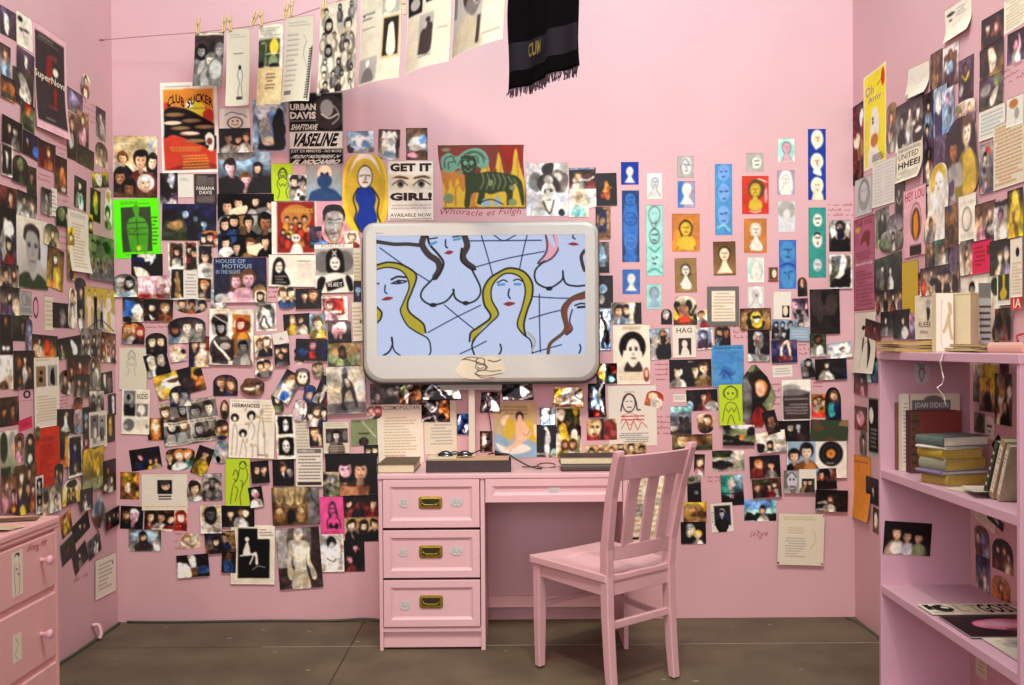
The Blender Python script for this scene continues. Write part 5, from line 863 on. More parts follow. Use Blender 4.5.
JOINT = mat('joint_sealant', '3a3329', .9); JL = mat('pale_joint', '9a9283', .8)
jy = onZ(480, 645.5, 0).y; ja, jb = onZ(362, 624, 0), onZ(330, 685, 0)
bm = mbox(-3.4, -2.0, -.12, 3.2, YB + .6, 0)
xj = (ja.x + jb.x)/2
for x0, x1, y0, y1, mi in ((xj-.003, xj+.003, -1.9, jy-.004, 1), (xj-.003, xj+.003, jy+.004, YB-.01, 1), (-1.9, -1.12, jy-.001, jy+.001, 1), (-1.12, XR, jy-.0025, jy+.0025, 2)):
    box(bm, x0, y0, .0002, x1, y1, .0009, mi)
# paint drips and chips
q = random.Random(5)
for _ in range(26):
    x, y, r = q.uniform(-1.8, 1.2), q.uniform(3.5, 4.8), q.uniform(.003, .009)
    f = [bm.verts.new((x + math.cos(k*1.047)*r*(1+q.random()), y + math.sin(k*1.047)*r, .0008)) for k in range(6)]; bm.faces.new(f).material_index = 2
o = obj('floor', bm, [fm, JOINT, JL]); o['kind'] = 'structure'

# ------------------------------------------------------------------ hang everything
STATS = []
SHORT = []
def parse(txt):
    out = []
    for ln in txt.strip().split('\n'):
        p = ln.split('|'); hd = p[0].split()
        out.append((hd[0], [float(x) for x in hd[1:5]], float(hd[5]), hd[6], hd[7], p[1], p[2], p[3] if len(p) > 3 else None))
    return out
ITEMS = parse(BACK + SIDES.lstrip('\n')) if BACK.endswith('\n') else None
LAND = [(it[0], (it[1][0]+it[1][2])/2, (it[1][1]+it[1][3])/2, it[7], i) for i, it in enumerate(ITEMS) if it[7]]
LAND += [('B', 481, 302, 'the monitor', -1)]
WN = {'B': 'back wall', 'L': 'left wall', 'R': 'right wall'}
GN = {'p': 'photographs pinned to the', 'c': 'cut-out photographs stuck to the', 'g': 'small paintings on the', 'm': 'foil prints on the', 'f': 'flyers on the', 'P': 'posters on the',
      'd': 'drawings on the', 'l': 'typed letters on the', 'n': 'paper notes on the', 'k': 'cards on the', 'x': 'picture sheets on the'}
used = set()
def unique_label(i, wall, bx, desc, lm):
    cx, cy = (bx[0]+bx[2])/2, (bx[1]+bx[3])/2
    c = sorted((l for l in LAND if l[0] == wall and l[4] != i), key=lambda l: (math.hypot((l[1]-cx)*(1 if wall == 'B' else 2.2), l[2]-cy)))
    for l in c:
        dx, dy = (cx-l[1])*(1 if wall == 'B' else 2.2), cy-l[2]
        far = 'just ' if math.hypot(dx, dy) < 45 else ''
        rel = ('right of' if dx > 0 else 'left of') if abs(dx) > abs(dy) else ('below' if dy > 0 else 'above')
        s = f'{desc}, {far}{rel} {l[3]}'
        if len(s.replace(',', '').split()) > 16: s = s.replace(', just ', ', ')
        if len(s.split()) <= 16 and s not in used:
            used.add(s); return s
    used.add(desc); return desc
layers = []
for i, (wall, bx, rot, shape, kind, spec, desc, lm) in enumerate(ITEMS):
    w, h, (a, z) = wall_size(wall, *bx)
    t = abs(math.radians(rot)); ct, st = math.cos(t), math.sin(t)
    if 0 < abs(rot) < 36:
        k = ct*ct - st*st; w2, h2 = (w*ct - h*st)/k, (h*ct - w*st)/k
        if w2 > .4*w and h2 > .4*h: w, h = w2, h2
    if wall != 'B' and kind in 'pcx': w *= 1.1 if wall == 'L' else 1.06; h *= 1.08 if wall == 'L' else 1.05
    lay = 0
    for (wl, b2, l2) in layers:
        if wl == wall and min(bx[2], b2[2]) - max(bx[0], b2[0]) > -1.0 and min(bx[3], b2[3]) - max(bx[1], b2[1]) > -1.0: lay = max(lay, l2 + 1)
    layers.append((wall, bx, lay)); out = .0006 + .0008*lay
    if wall == 'B': M = frame((a, YB - out, z), (1, 0, 0), (0, 0, 1))
    elif wall == 'L': M = frame((XL + out, a, z), (0, 1, 0), (0, 0, 1))
    else: M = frame((XR - out, a, z), (0, -1, 0), (0, 0, 1))
    M = M @ Matrix.Rotation(math.radians(rot), 4, 'Z')
    nm, cat = KINDS[kind]
    m = M_FOIL if kind == 'm' else (M_PHOTO if kind in 'pc' else M_PAPER)
    cell = .0034 if wall == 'B' else .0042
    if (bx[2]-bx[0])*(bx[3]-bx[1]) > 2500: cell = .0028 if wall == 'B' else .0036
    if desc.startswith('orange club'):
        spec = CLUB
    curl = {'t': .02, 'r': .0003, 'c': .0003, 'a': .0003}.get(shape, .0)
    if shape == 't' and kind in 'gm': curl = .004
    if kind == 'm':      # crumpled
        rr = random.Random(i); A = [(rr.uniform(2, 5), rr.uniform(2, 5), rr.random()*6) for _ in range(4)]
        bend = lambda u, v, A=A: .0008 + .0008*sum(np.abs(np.sin(a_*u + b_*v + c_)) for a_, b_, c_ in A)
    else: bend = None
    o = paint(nm, w, h, spec, M, m, cell, shape, seed=i*37+11, curl=curl, bend=bend, photo={'p': 1, 'c': .8, 'm': 1.3, 'x': .7, 'P': .2, 'f': .2, 'g': .2}.get(kind, 0))
    lab = unique_label(i, wall, bx, desc, lm)
    tag(o, lab, cat, GN[kind] + ' ' + WN[wall])

# ------------------------------------------------------------------ the monitor on its pole
def px_box(x0, y0, x1, y1, Y):            # rectangle of the photograph on the plane at depth Y -> x0,z0,x1,z1
    a, b = onY((x0), (y1+y0)/2, Y), onY(x1, (y1+y0)/2, Y); t, u = onY((x0+x1)/2, y0, Y), onY((x0+x1)/2, y1, Y)
    return a.x, u.z, b.x, t.z
SILVER = mat('silver_plastic', 'bfbcb2', .4, metal=.25, noise=.03, scale=60); DARKPL = mat('dark_plastic', '2a2b2a', .45)
YM = 4.70                                  # front of the monitor
x0, z0, x1, z1 = px_box(362.5, 221.5, 599, 382, YM)
cx = (x0+x1)/2
t = empty('monitor', (cx, YM, z0), 'large silver framed monitor on a thin pole showing a line drawing of women', 'monitor')
t.location = (0, 0, 0)
def rrect(x0, z0, x1, z1, rt, rb, n=8):
    P = []
    for (px, pz, r, a0) in ((x1-rt, z1-rt, rt, 0), (x0+rt, z1-rt, rt, 90), (x0+rb, z0+rb, rb, 180), (x1-rb, z0+rb, rb, 270)):
        for k in range(n+1): a = math.radians(a0 + 90*k/n); P.append((px + r*math.cos(a), pz + r*math.sin(a)))
    return P
sx0, sz0, sx1, sz1 = px_box(376.5, 235, 585.5, 355, YM - .004)
def frame_mesh():
    bm = bmesh.new()
    rings = []
    def ring(P, y): return [bm.verts.new((p[0], y, p[1])) for p in P]
    O = rrect(x0, z0, x1, z1, .055, .085)
    def inset(P, d):
        cxx, czz = (x0+x1)/2, (z0+z1)/2; out = []
        for p in P: out.append((p[0] - math.copysign(min(d, abs(p[0]-cxx)), p[0]-cxx), p[1] - math.copysign(min(d, abs(p[1]-czz)), p[1]-czz)))
        return out
    a = ring(inset(O, .012), YM + .05); b = ring(O, YM + .04); b2 = ring(O, YM + .018); c = ring(inset(O, .006), YM + .006); d = ring(inset(O, .018), YM)
    rings = [a, b, b2, c, d]
    for r0, r1 in zip(rings, rings[1:]):
        for k in range(len(r0)): bm.faces.new((r0[k], r0[(k+1) % len(r0)], r1[(k+1) % len(r1)], r1[k]))
    bm.faces.new(a)
    # front face with the screen opening
    hole = [bm.verts.new(p) for p in ((sx1, YM, sz1), (sx0, YM, sz1), (sx0, YM, sz0), (sx1, YM, sz0))]
    inner = [bm.verts.new(p) for p in ((sx1, YM+.012, sz1), (sx0, YM+.012, sz1), (sx0, YM+.012, sz0), (sx1, YM+.012, sz0))]
    n = len(d)//4
    for i in range(4):
        seg = d[i*n:(i+1)*n]
        for k in range(len(seg)-1): bm.faces.new((seg[k], seg[k+1], hole[i]))
        nxt = d[((i+1) % 4)*n]
        bm.faces.new((seg[-1], nxt, hole[(i+1) % 4], hole[i]))
        bm.faces.new((hole[i], hole[(i+1) % 4], inner[(i+1) % 4], inner[i]))
    return bm
obj('bezel', frame_mesh(), SILVER, t, bevel=0)
bm = bmesh.new(); prism(bm, rrect(x0-.006, z0-.012, x1+.006, z1-.02, .06, .09), 'y', YM + .03, YM + .075)
prism(bm, rrect(x0+.12, z0+.06, x1-.12, z1-.05, .03, .03), 'y', YM + .075, YM + .115); obj('back_shell', bm, DARKPL, t, bevel=.004)
def sc(*p):       # crop coordinates of the drawing -> percent of the screen
    return ','.join('%.1f' % ((v-97)/7.51 if i % 2 == 0 else (v-92)/4.28) for i, v in enumerate(p))
BLUE = 'k'
sp = ['ee']
def cst(w, c, *p):
    w *= .95; sp.append(f'c{c},{w},' + sc(*p))
def fst(c, *p): sp.append(f'f{c},' + sc(*p))
# grid of blue lines behind
for p in ((475,92,500,180,515,240), (520,92,555,112,600,92), (640,92,625,150,612,210), (430,112,560,112,690,112), (455,205,570,175,700,152), (110,135,200,200,290,258), (100,118,180,126,255,120),
          (340,340,400,390,450,430), (280,438,370,390,470,342), (395,515,450,490,490,470), (682,305,682,400,684,510), (655,312,740,318,845,320), (645,392,720,370,780,358), (660,512,720,495,760,485)):
    cst(1.0, 'u', *p)
cst(3.2, 'd', 97,112, 160,122, 210,122, 262,128)
# left woman
fst('y', 97,196, 140,186, 190,196, 235,230, 236,250, 222,290, 208,330, 215,365, 262,405, 272,440, 240,436, 196,395, 180,360, 190,335, 214,270, 190,220, 140,204, 97,212)
cst(1.6, 'k', 97,196, 140,186, 190,196, 240,232, 224,290, 208,330, 215,365, 262,405, 272,438)
cst(1.2, 'k', 97,212, 140,204, 190,220, 214,270, 190,335, 182,362, 205,410, 240,436, 280,460, 290,500, 284,520)
fst('y', 97,345, 112,360, 112,385, 97,402); cst(1.6, 'k', 97,345, 114,365, 110,388, 97,402)
cst(1.6, 'k', 150,455, 152,480, 140,505, 120,518); cst(1.2, 'k', 148,455, 158,500, 180,520)
cst(1.8, 'k', 150,248, 172,238, 200,240); cst(1.2, 'k', 150,262, 176,252, 205,254, 180,262, 152,262); sp.append('e' + sc(176,256) + ',1.2,1.8,u')
cst(1.2, 'k', 97,262, 106,262); cst(1.3, 'u', 128,268, 126,290, 134,298); fst('r', 112,322, 130,310, 156,312, 140,322)
# dark haired woman
cst(5.5, 'd', 268,95, 262,125, 285,160, 318,185, 322,215, 308,240); cst(5.5, 'd', 415,95, 424,130, 408,165, 420,190, 444,208)
cst(2, 'k', 282,95, 290,125, 320,160, 338,190, 325,225, 300,248); cst(2, 'k', 404,140, 402,180, 430,205, 452,214)
cst(1.6, 'k', 300,246, 262,285, 258,315, 290,338, 340,330, 370,300, 374,285); cst(1.6, 'k', 372,285, 382,318, 420,335, 460,318, 470,280, 440,215)
sp.append('e' + sc(300,340) + ',1.8,1.8,k'); sp.append('e' + sc(417,334) + ',1.6,1.8,k')
cst(2.2, 'A', 292,124, 312,116); cst(2.2, 'A', 376,108, 398,104); cst(1.4, 'u', 346,108, 346,130, 352,136); fst('r', 340,156, 356,146, 374,150, 360,160)
cst(1.2, 'k', 290,104, 316,100); cst(1.2, 'k', 372,98, 400,94)
# blonde in the middle
fst('y', 530,228, 575,210, 625,222, 654,262, 656,310, 640,360, 626,410, 634,452, 612,440, 604,410, 620,350, 632,290, 616,245, 575,228, 540,240, 512,275, 510,320, 534,362, 520,390, 480,420, 452,455, 440,468, 434,440, 456,420, 506,382, 484,340, 480,290, 500,250)
cst(1.7, 'k', 430,470, 434,440, 462,420, 506,384, 484,340, 480,290, 500,250, 535,226, 575,210, 625,222, 656,262, 656,312, 638,362, 626,412, 632,452)
cst(1.3, 'k', 440,470, 456,452, 500,410, 532,380, 530,360, 510,320, 512,275, 540,240, 575,228, 616,245, 632,290, 620,350, 602,410, 622,445, 650,470, 656,515)
cst(1.5, 'k', 452,455, 438,485, 446,518); cst(1.5, 'k', 540,482, 544,500, 536,518); cst(2, 'G', 640,440, 665,470, 655,505)
cst(1.2, 'k', 532,262, 552,252, 566,258); cst(1.2, 'k', 590,254, 606,250, 622,258); cst(2.2, 'A', 534,270, 556,268); cst(2.2, 'A', 594,268, 614,268)
cst(1.5, 'u', 574,285, 570,305, 576,318); fst('r', 550,338, 572,330, 596,336, 572,346)
# upper right woman
fst('q', 712,92, 724,125, 742,150, 720,176, 678,190, 690,178, 708,160, 704,120, 706,92); cst(1.8, 'v', 735,92, 746,130, 748,150, 722,180, 678,194, 704,162, 712,130, 706,92)
fst('q', 745,92, 752,120, 744,150, 726,160, 740,130, 735,92)
cst(1.6, 'k', 700,186, 668,220, 672,262, 716,282, 755,262, 768,245, 767,222); cst(1.6, 'k', 767,240, 780,268, 815,276, 845,274); sp.append('e' + sc(717,284) + ',1.6,1.8,k')
fst('r', 784,126, 805,120, 826,128, 805,132); cst(1.3, 'u', 806,92, 804,102, 812,108); cst(3, 'd', 845,150, 834,170, 838,200, 845,220)
# lower right woman
fst('z', 845,296, 810,308, 770,340, 760,370, 772,410, 766,440, 780,450, 796,430, 786,400, 784,360, 806,330, 845,322)
cst(3, 'n', 845,300, 800,318, 768,350, 766,380, 776,420, 764,445, 720,480, 712,515); cst(1.4, 'k', 810,345, 830,338, 845,340); cst(2, 'k', 820,352, 845,350); cst(1.4, 'u', 826,485, 830,500, 824,515); cst(1.2, 'k', 780,450, 800,430, 790,400, 800,360)
scr = ' '.join(sp)
PALR['e'] = np.array([.70, .745, .86]); PALR['y'] = np.array([.66, .60, .16])
o = paint('screen', sx1-sx0+.002, sz1-sz0+.002, scr, frame(((sx0+sx1)/2, YM+.011, (sz0+sz1)/2), (1, 0, 0), (0, 0, 1)), M_SCREEN, .0026, 'r', 5, parent=t)
PALR['e'] = np.array(hexc(PAL['e'])); PALR['y'] = np.array(hexc(PAL['y']))
o['label'] = 'lit screen with a pale blue line drawing of women'
def textmesh(txt, w, h, M, m, name, parent, t_=.0006):
    vs, fs = glyph_mesh(txt, .01); mn, mx = vs.min(0), vs.max(0); bm = bmesh.new()
    g = (vs-mn)/(mx-mn); V = [bm.verts.new(M @ Vector(((a-.5)*w, (b-.5)*h, t_))) for a, b in g]
    for f in fs:
        try: bm.faces.new([V[i] for i in f])
        except ValueError: pass
    return obj(name, bm, m, parent)
p = onY(379.5, 233.3, YM); textmesh('MANTA', .035, .006, frame((p.x, YM, p.z), (1, 0, 0), (0, 0, 1)), mat('badge_grey', '777268', .4), 'badge', t)
# drawing taped to the lower frame: a thing of its own
a0, b0, a1, b1 = px_box(456, 355.5, 505, 379.5, YM)
o = paint('drawing', a1-a0, b1-b0, 'c cd,4,4,18,22,16,44,28,60,44,58,60,44,64 cd,4,96,14,80,26,66,20 '
  'o50,24,9,14,3,d cd,3,42,34,40,50,46,62,40,76,60,86,96,74 cd,3,58,34,64,50,58,60,74,66,92,62 cd,3,44,48,50,56,56,48 cd,3,38,76,56,94,90,90 cd,3,16,12,30,6,46,10',
  frame(((a0+a1)/2, YM-.0012, (b0+b1)/2), (1, 0, 0), (0, 0, 1)), M_PAPER, .003, 'c', 3)
tag(o, 'small cream ink drawing of a figure taped to the lower monitor frame', 'drawing')
# mount and pole, standing on the desk behind
x_0, z_0, x_1, z_1 = px_box(440, 380, 502, 390, 4.76)
bm = bmesh.new(); box(bm, x_0, 4.75, z_0, x_1, 4.80, z_1+.02)
for k in range(5): box(bm, x_0+.04+k*.03, 4.747, z_0+.012, x_0+.055+k*.03, 4.7502, z_0+.028)
obj('connector_panel', bm, mat('panel_grey', '9b958a', .5), t, bevel=.002)
DZ = .758
p = onY(472, 430, 4.79); bm = bmesh.new(); box(bm, p.x-.015, 4.778, DZ, p.x+.015, 4.802, z_0+.01); box(bm, p.x-.07, 4.76, DZ, p.x+.07, 4.84, DZ+.008)
obj('pole', bm, mat('pole_cream', 'd8c8b4', .4), t, bevel=.002)

# ------------------------------------------------------------------ the desk
YD = 4.379; BRASS = mat('aged_brass', 'b5993f', .32, metal=.9, noise=.3, scale=90); BRASSD = mat('dark_brass_well', '3a3310', .5, metal=.4, noise=.4, scale=120)
def dX(px, py=540): return onY(px, py, YD).x
def dZ(py, px=430): return onY(px, py, YD).z
DL, DR = dX(379), dX(628)
t = empty('desk', (0, 0, 0), 'pink painted wooden desk with three brass handled drawers under the monitor', 'desk')
obj('desktop', mbox(DL-.004, YD-.008, DZ-.02, DR+.004, 4.868, DZ), PINKF, t, bevel=.003)
pl, pr = dX(484.9), dX(480.6)
bm = bmesh.new()
box(bm, DL, YD, 0, dX(382.6), 4.86, DZ-.02); obj('side_panel', bm, PINKF, t, bevel=.002)
obj('side_panel', mbox(pr, YD, 0, pl, 4.86, DZ-.02), PINKF, t, bevel=.002)
obj('side_panel', mbox(dX(623.3), YD, 0, DR, 4.86, DZ-.02), PINKF, t, bevel=.002)
obj('back_panel', mbox(pl, 4.835, .085, dX(623.3), 4.848, DZ-.02), PINKF, t)
obj('back_rail', mbox(pl, 4.815, .072, dX(623.3), 4.835, .125), PINKF, t, bevel=.002)
obj('plinth', mbox(dX(382.6), YD+.02, .01, pr, YD+.036, dZ(632)), PINKF, t)
obj('rail', mbox(dX(382.6), YD+.002, dZ(632), pr, YD+.04, dZ(627.6)), PINKF, t, bevel=.001)
obj('inner_back', mbox(dX(382.6), YD+.44, .02, pr, YD+.452, DZ-.02), PINKF, t)
def drawer(xa, za, xb, zb, handle, label=None):
    """slab with a raised moulded frame and a sunken field"""
    bm = bmesh.new(); y = YD - .006
    L = [(0, .018), (0, .002), (.002, 0), (.031, 0), (.034, .003), (.037, .0055), (.042, .0075), (.043, .009)]
    rings = [[bm.verts.new(p) for p in ((xa+d, y+e, za+d), (xb-d, y+e, za+d), (xb-d, y+e, zb-d), (xa+d, y+e, zb-d))] for d, e in L]
    for a, b in zip(rings, rings[1:]):
        for k in range(4): bm.faces.new((a[k], a[(k+1) % 4], b[(k+1) % 4], b[k]))
    bm.faces.new(rings[-1]); bm.faces.new(rings[0][::-1])
    d = obj('drawer', bm, PINKF, t)
    obj('drawer_box', mbox(xa+.01, y+.019, za+.012, xb-.01, YD+.42, zb-.012), PINKF, d)
    if handle:
        hx0, hz0, hx1, hz1 = handle; yy = y + .0085
        bm = bmesh.new()
        O, I = rrect(hx0, hz0, hx1, hz1, .012, .012, 4), rrect(hx0+.012, hz0+.011, hx1-.012, hz1-.011, .004, .004, 4)
        r0 = [bm.verts.new((p[0], yy, p[1])) for p in O]; r1 = [bm.verts.new((p[0], yy-.004, p[1])) for p in O]
        r2 = [bm.verts.new((p[0], yy-.005, p[1])) for p in I]; r3 = [bm.verts.new((p[0], yy+.006, p[1])) for p in I]
        n = len(O)
        for a, b in ((r0, r1), (r1, r2), (r2, r3)):
            for k in range(n): bm.faces.new((a[k], a[(k+1) % n], b[(k+1) % n], b[k]))
        bm.faces.new(r0[::-1])
        h = obj('handle', bm, BRASS, d); h['label'] = 'aged brass recessed handle'
        obj('well', (lambda b_: (prism(b_, rrect(hx0+.0125, hz0+.0115, hx1-.0125, hz1-.0115, .003, .003, 3), 'y', yy-.0012, yy), b_)[1])(bmesh.new()), BRASSD, h)
        bm = bmesh.new(); cxh, czh = (hx0+hx1)/2, (hz0+hz1)/2; ww = (hx1-hx0)*.33
        tube(bm, [(cxh-ww, yy-.003, czh+.006), (cxh-ww, yy-.0075, czh-.004), (cxh-ww*.6, yy-.009, czh-.009), (cxh+ww*.6, yy-.009, czh-.009), (cxh+ww, yy-.008, czh-.004), (cxh+ww, yy-.003, czh+.006)], .0016, 6)
        obj('bail', bm, BRASS, h, smooth=True)
    return d
for (y0, y1), (h0, h1) in zip(((479.3, 527.6), (530.2, 577.6), (580, 626.6)), ((496.3, 508.6), (545.3, 558), (595.3, 608.2))):
    dr = drawer(dX(383.2), dZ(y1), dX(479.8), dZ(y0), (dX(419), dZ(h1), dX(442.5), dZ(h0)))
drawer(dX(485.6), dZ(503), dX(622.6), dZ(479.3), None)
SW = [('left', 'first', (399, 498.5, 408.5, 507.5)), ('right', 'first', (450, 497.5, 463, 506.5)), ('left', 'second', (398.5, 548, 408, 556.5)), ('right', 'second', (449.5, 546.5, 463, 555.5)), ('left', 'lowest', (399.5, 600.5, 411, 610)), ('', 'wide', (547, 486.5, 560, 494.5))]
for k, (side, which, (a, b_, c_, d_)) in enumerate(SW):
    X0, Z0, X1, Z1 = px_box(a, b_, c_, d_, YD)
    o = paint('sticker', X1-X0, Z1-Z0, 'Z o30,40,12,20,8,G cG,9,20,80,40,60,60,84 cG,8,56,20,70,50,84,24 cG,8,50,70,70,60,90,76', frame(((X0+X1)/2, YD+.0005, (Z0+Z1)/2), (1, 0, 0), (0, 0, 1)), M_PAPER, .003, 'c', k+9)
    tag(o, {'': 'small scribbled sticker on the wide desk drawer'}.get(side, f'small scribbled sticker {side} of the brass handle on the {which} desk drawer'), 'sticker', 'stickers on the desk drawers')

# ------------------------------------------------------------------ the chair
LEATH = mat('chair_pink_paint', 'd9aaad', .42, noise=.04, scale=8, bump=.06)
A = Vector((.083, 4.147)); B_ = Vector((.335, 3.775)); C_ = Vector((.59, 4.02)); D_ = Vector((.388, 4.405))
def on(px, py, Y): r = onY(px, py, Y); return r
t = empty('chair', (0, 0, 0), 'pink painted wooden chair with slatted back facing the desk', 'chair')
ctr = (A + B_ + C_ + D_)/4; back = ((B_-A)+(C_-D_)).normalized(); side = ((D_-A)+(C_-B_)).normalized()
def L3(f, s, z): p = ctr + back*f + side*s; return Vector((p.x, p.y, z))
def bar(bm, stations, close=True):
    """stations: (centre, half width vector, half depth vector)"""
    R = [[bm.verts.new(c + a*sa + b*sb) for sa, sb in ((-1, -1), (1, -1), (1, 1), (-1, 1))] for c, a, b in stations]
    for p, q_ in zip(R, R[1:]):
        for k in range(4): bm.faces.new((p[k], p[(k+1) % 4], q_[(k+1) % 4], q_[k]))
    bm.faces.new(R[0][::-1]); bm.faces.new(R[-1])
S3 = Vector((side.x, side.y, 0)); B3 = Vector((back.x, back.y, 0)); UZ = Vector((0, 0, 1))
SH = .458; hf = (B_-A).length/2; hs = (D_-A).length/2; hb = (C_-B_).length/2
def leg(f, s, top, w=.021, f2=None, dz=.0):
    bm = bmesh.new(); bar(bm, [(L3(f, s, .006), S3*w*.82, B3*w*.82), (L3(f, s, .2), S3*w, B3*w), (L3(f, s, top), S3*w*1.02, B3*w*1.1)])
    l = obj('leg', bm, LEATH, t, bevel=.004); bm = bmesh.new()
    prism(bm, [(L3(f, s, 0).x + math.cos(k)*.012, L3(f, s, 0).y + math.sin(k)*.012) for k in np.linspace(0, 5.5, 8)], 'z', 0, .007); obj('glide', bm, mat('steel_glide', '55504c', .4, metal=.8), l)
leg(-hf, -hs, SH-.035); leg(-hf, hs, SH-.035)
def splay(z): return 1 + .17*max(0, z-.45)/.48
for (sgn, base) in ((-1, B_), (1, C_)):
    bm = bmesh.new(); top = .925 if sgn < 0 else .93; s = sgn*hb
    prof = [(.02, .005, .018), (.006, .12, .021), (-.008, .3, .023), (-.012, .45, .024), (-.004, .55, .023), (.042, .75, .021), (.098, top-.02, .018), (.103, top, .013)]
    bar(bm, [(L3(hf + f, s*splay(z), z), S3*.019, B3*w) for f, z, w in prof])
    l = obj('back_post', bm, LEATH, t, bevel=.005)
def fz(z):   # how far back the back leans at a height
    return hf + np.interp(z, [.45, .55, .75, .93], [-.012, -.004, .042, .103])
# apron
bm = bmesh.new()
def plank(a, b, z0, z1, th, nrm):
    d = Vector(nrm)*th/2; bar(bm, [((a+b)/2*0 + a + UZ*(z0+z1)/2, UZ*(z1-z0)/2, d), (b + UZ*(z0+z1)/2, UZ*(z1-z0)/2, d)])
for a, b, nn in ((L3(-hf, -hs, 0), L3(hf, -hb, 0), S3), (L3(-hf, hs, 0), L3(hf, hb, 0), S3), (L3(-hf, -hs, 0), L3(-hf, hs, 0), B3), (L3(hf-.01, -hb, 0), L3(hf-.01, hb, 0), B3)): plank(a, b, SH-.085, SH-.032, .02, nn)
obj('apron', bm, LEATH, t, bevel=.002)
bm = bmesh.new()
for sg in (-1, 1):
    if sg > 0: bar(bm, [(L3(-hf, hs, .235), UZ*.012, S3*.009), (L3(hf, hb, .235), UZ*.012, S3*.009)])
if len(bm.verts): obj('stretcher', bm, LEATH, t, bevel=.003)
bm = bmesh.new(); bar(bm, [(L3(hf-.005, -hb, .262), UZ*.014, B3*.01), (L3(hf-.005, hb, .262), UZ*.014, B3*.01)]); obj('stretcher', bm, LEATH, t, bevel=.003)
bm = bmesh.new(); bar(bm, [(L3(-hf, -hs, .255), UZ*.01, B3*.008), (L3(-hf, hs, .255), UZ*.01, B3*.008)]); obj('stretcher', bm, LEATH, t, bevel=.003)
# scooped seat
bm = bmesh.new(); NX, NY = 22, 22; top = []; bot = []
for i in range(NX+1):
    u = -1 + 2*i/NX; r1, r2 = [], []
    for j in range(NY+1):
        v = -1 + 2*j/NY                       # v: front -1 .. back 1
        half = (hs+.035)*(1-v)/2 + (hb+.022)*(1+v)/2
        sc_ = .021*math.exp(-((abs(u)-.45)/.34)**2)*max(0, 1-((v-.1)/1.0)**2)**1 + .004*(v > -.6)*(1-u*u)
        p = L3(-hf-.03 + (v+1)/2*(2*hf+.035) + (.012*(1-u*u) if v < 0 else 0)*(-v), u*half, SH - sc_*(1 if abs(u) < .98 else 0)); r1.append(bm.verts.new(p)); r2.append(bm.verts.new((p.x, p.y, SH-.033)))
    top.append(r1); bot.append(r2)
for i in range(NX):
    for j in range(NY):
        bm.faces.new((top[i][j], top[i+1][j], top[i+1][j+1], top[i][j+1])); bm.faces.new((bot[i][j], bot[i][j+1], bot[i+1][j+1], bot[i+1][j]))
for i in range(NX):
    for j in (0, NY): bm.faces.new((top[i][j], top[i+1][j], bot[i+1][j], bot[i][j]))
for j in range(NY):
    for i in (0, NX): bm.faces.new((top[i][j], top[i][j+1], bot[i][j+1], bot[i][j]))
o = obj('seat', bm, LEATH, t); b = o.modifiers.new('bevel', 'BEVEL'); b.width = .006; b.segments = 3; b.limit_method = 'ANGLE'; b.angle_limit = 1.0
for p in o.data.polygons: p.use_smooth = False
# curved rails and slats
def rail(name, z0, z1, th, bow):
    bm = bmesh.new(); st = []
    for k in range(9):
        u = -1 + k/4; zz = (z0+z1)/2; st.append((L3(fz(zz) + bow*(1-u*u), u*(hb*splay(zz)-.012), zz), UZ*(z1-z0)/2 + B3*(fz(z1)-fz(z0))/2, B3*th/2))
    bar(bm, st); return obj(name, bm, LEATH, t, bevel=.003)
rail('crest_rail', .812, .905, .022, .022); rail('lower_rail', .505, .562, .02, .018)
for u in (-.5, .02, .54):
    bm = bmesh.new(); w = .028
    bar(bm, [(L3(fz(z) + .02*(1-u*u), u*hb*splay(z), z), S3*w, B3*.006) for z in (.555, .65, .73, .82)]); obj('slat', bm, LEATH, t, bevel=.002)
# ------------------------------------------------------------------ things on the desk
WHITEP = mat('page_edges', 'd8cba8', .85, noise=.18, scale=150); DARKCOV = mat('dark_brown_board', '3c2c2c', .5, noise=.2, scale=30)
BLACKM = mat('black_plastic', '171516', .4); MAROON = mat('maroon_cloth', '4a1416', .7, noise=.2, scale=200)
def book(label, w, d, h, cover, loc, rz=0, tilt=(0, 0), spine='left', name='book', group=None, pages=WHITEP, top_print=None, th=.0022):
    """closed book: two boards, a rounded spine and a recessed page block; w across, d deep, h thick; lies flat"""
    t = empty(name, loc, label, 'book', group); t.rotation_euler = (tilt[0], tilt[1], rz)
    bm = bmesh.new(); box(bm, -w/2, -d/2, 0, w/2, d/2, th); box(bm, -w/2, -d/2, h-th, w/2, d/2, h)
    if spine == 'left': prism(bm, [(-w/2, .0002), (-w/2-.004, h*.25), (-w/2-.005, h*.5), (-w/2-.004, h*.75), (-w/2, h-.0002), (-w/2+.002, h-.0002), (-w/2+.002, .0002)], 'y', -d/2, d/2)
    elif spine == 'front': prism(bm, [(-d/2, .0002), (-d/2-.004, h*.25), (-d/2-.005, h*.5), (-d/2-.004, h*.75), (-d/2, h-.0002), (-d/2+.002, h-.0002), (-d/2+.002, .0002)], 'x', -w/2, w/2)
    obj('cover', bm, cover, t)
    bm = bmesh.new(); e = .004; box(bm, -w/2 + (.001 if spine == 'left' else e), -d/2 + (.001 if spine == 'front' else e), th, w/2-e, d/2-e, h-th); obj('pages', bm, pages, t)
    return t
def sxy(px, py, z): p = onZ(px, py, z); return p.x, p.y
p0 = onY(377.5, 473.5, 4.43); p1 = onY(414.5, 473.5, 4.43)
book('thick closed book with cream pages and dark cover on the left desk end', p1.x-p0.x, .3, .038, mat('olive_brown_cover', '54452e', .6), ((p0.x+p1.x)/2, 4.58, DZ), spine='left')
p0 = onY(426, 471, 4.43); p1 = onY(511, 471, 4.43); bw = p1.x-p0.x
t = empty('box', (p0.x+bw/2, 4.51, DZ), 'long low dark brown box lying on the desk beneath the monitor', 'box')
bm = bmesh.new(); hh = .052
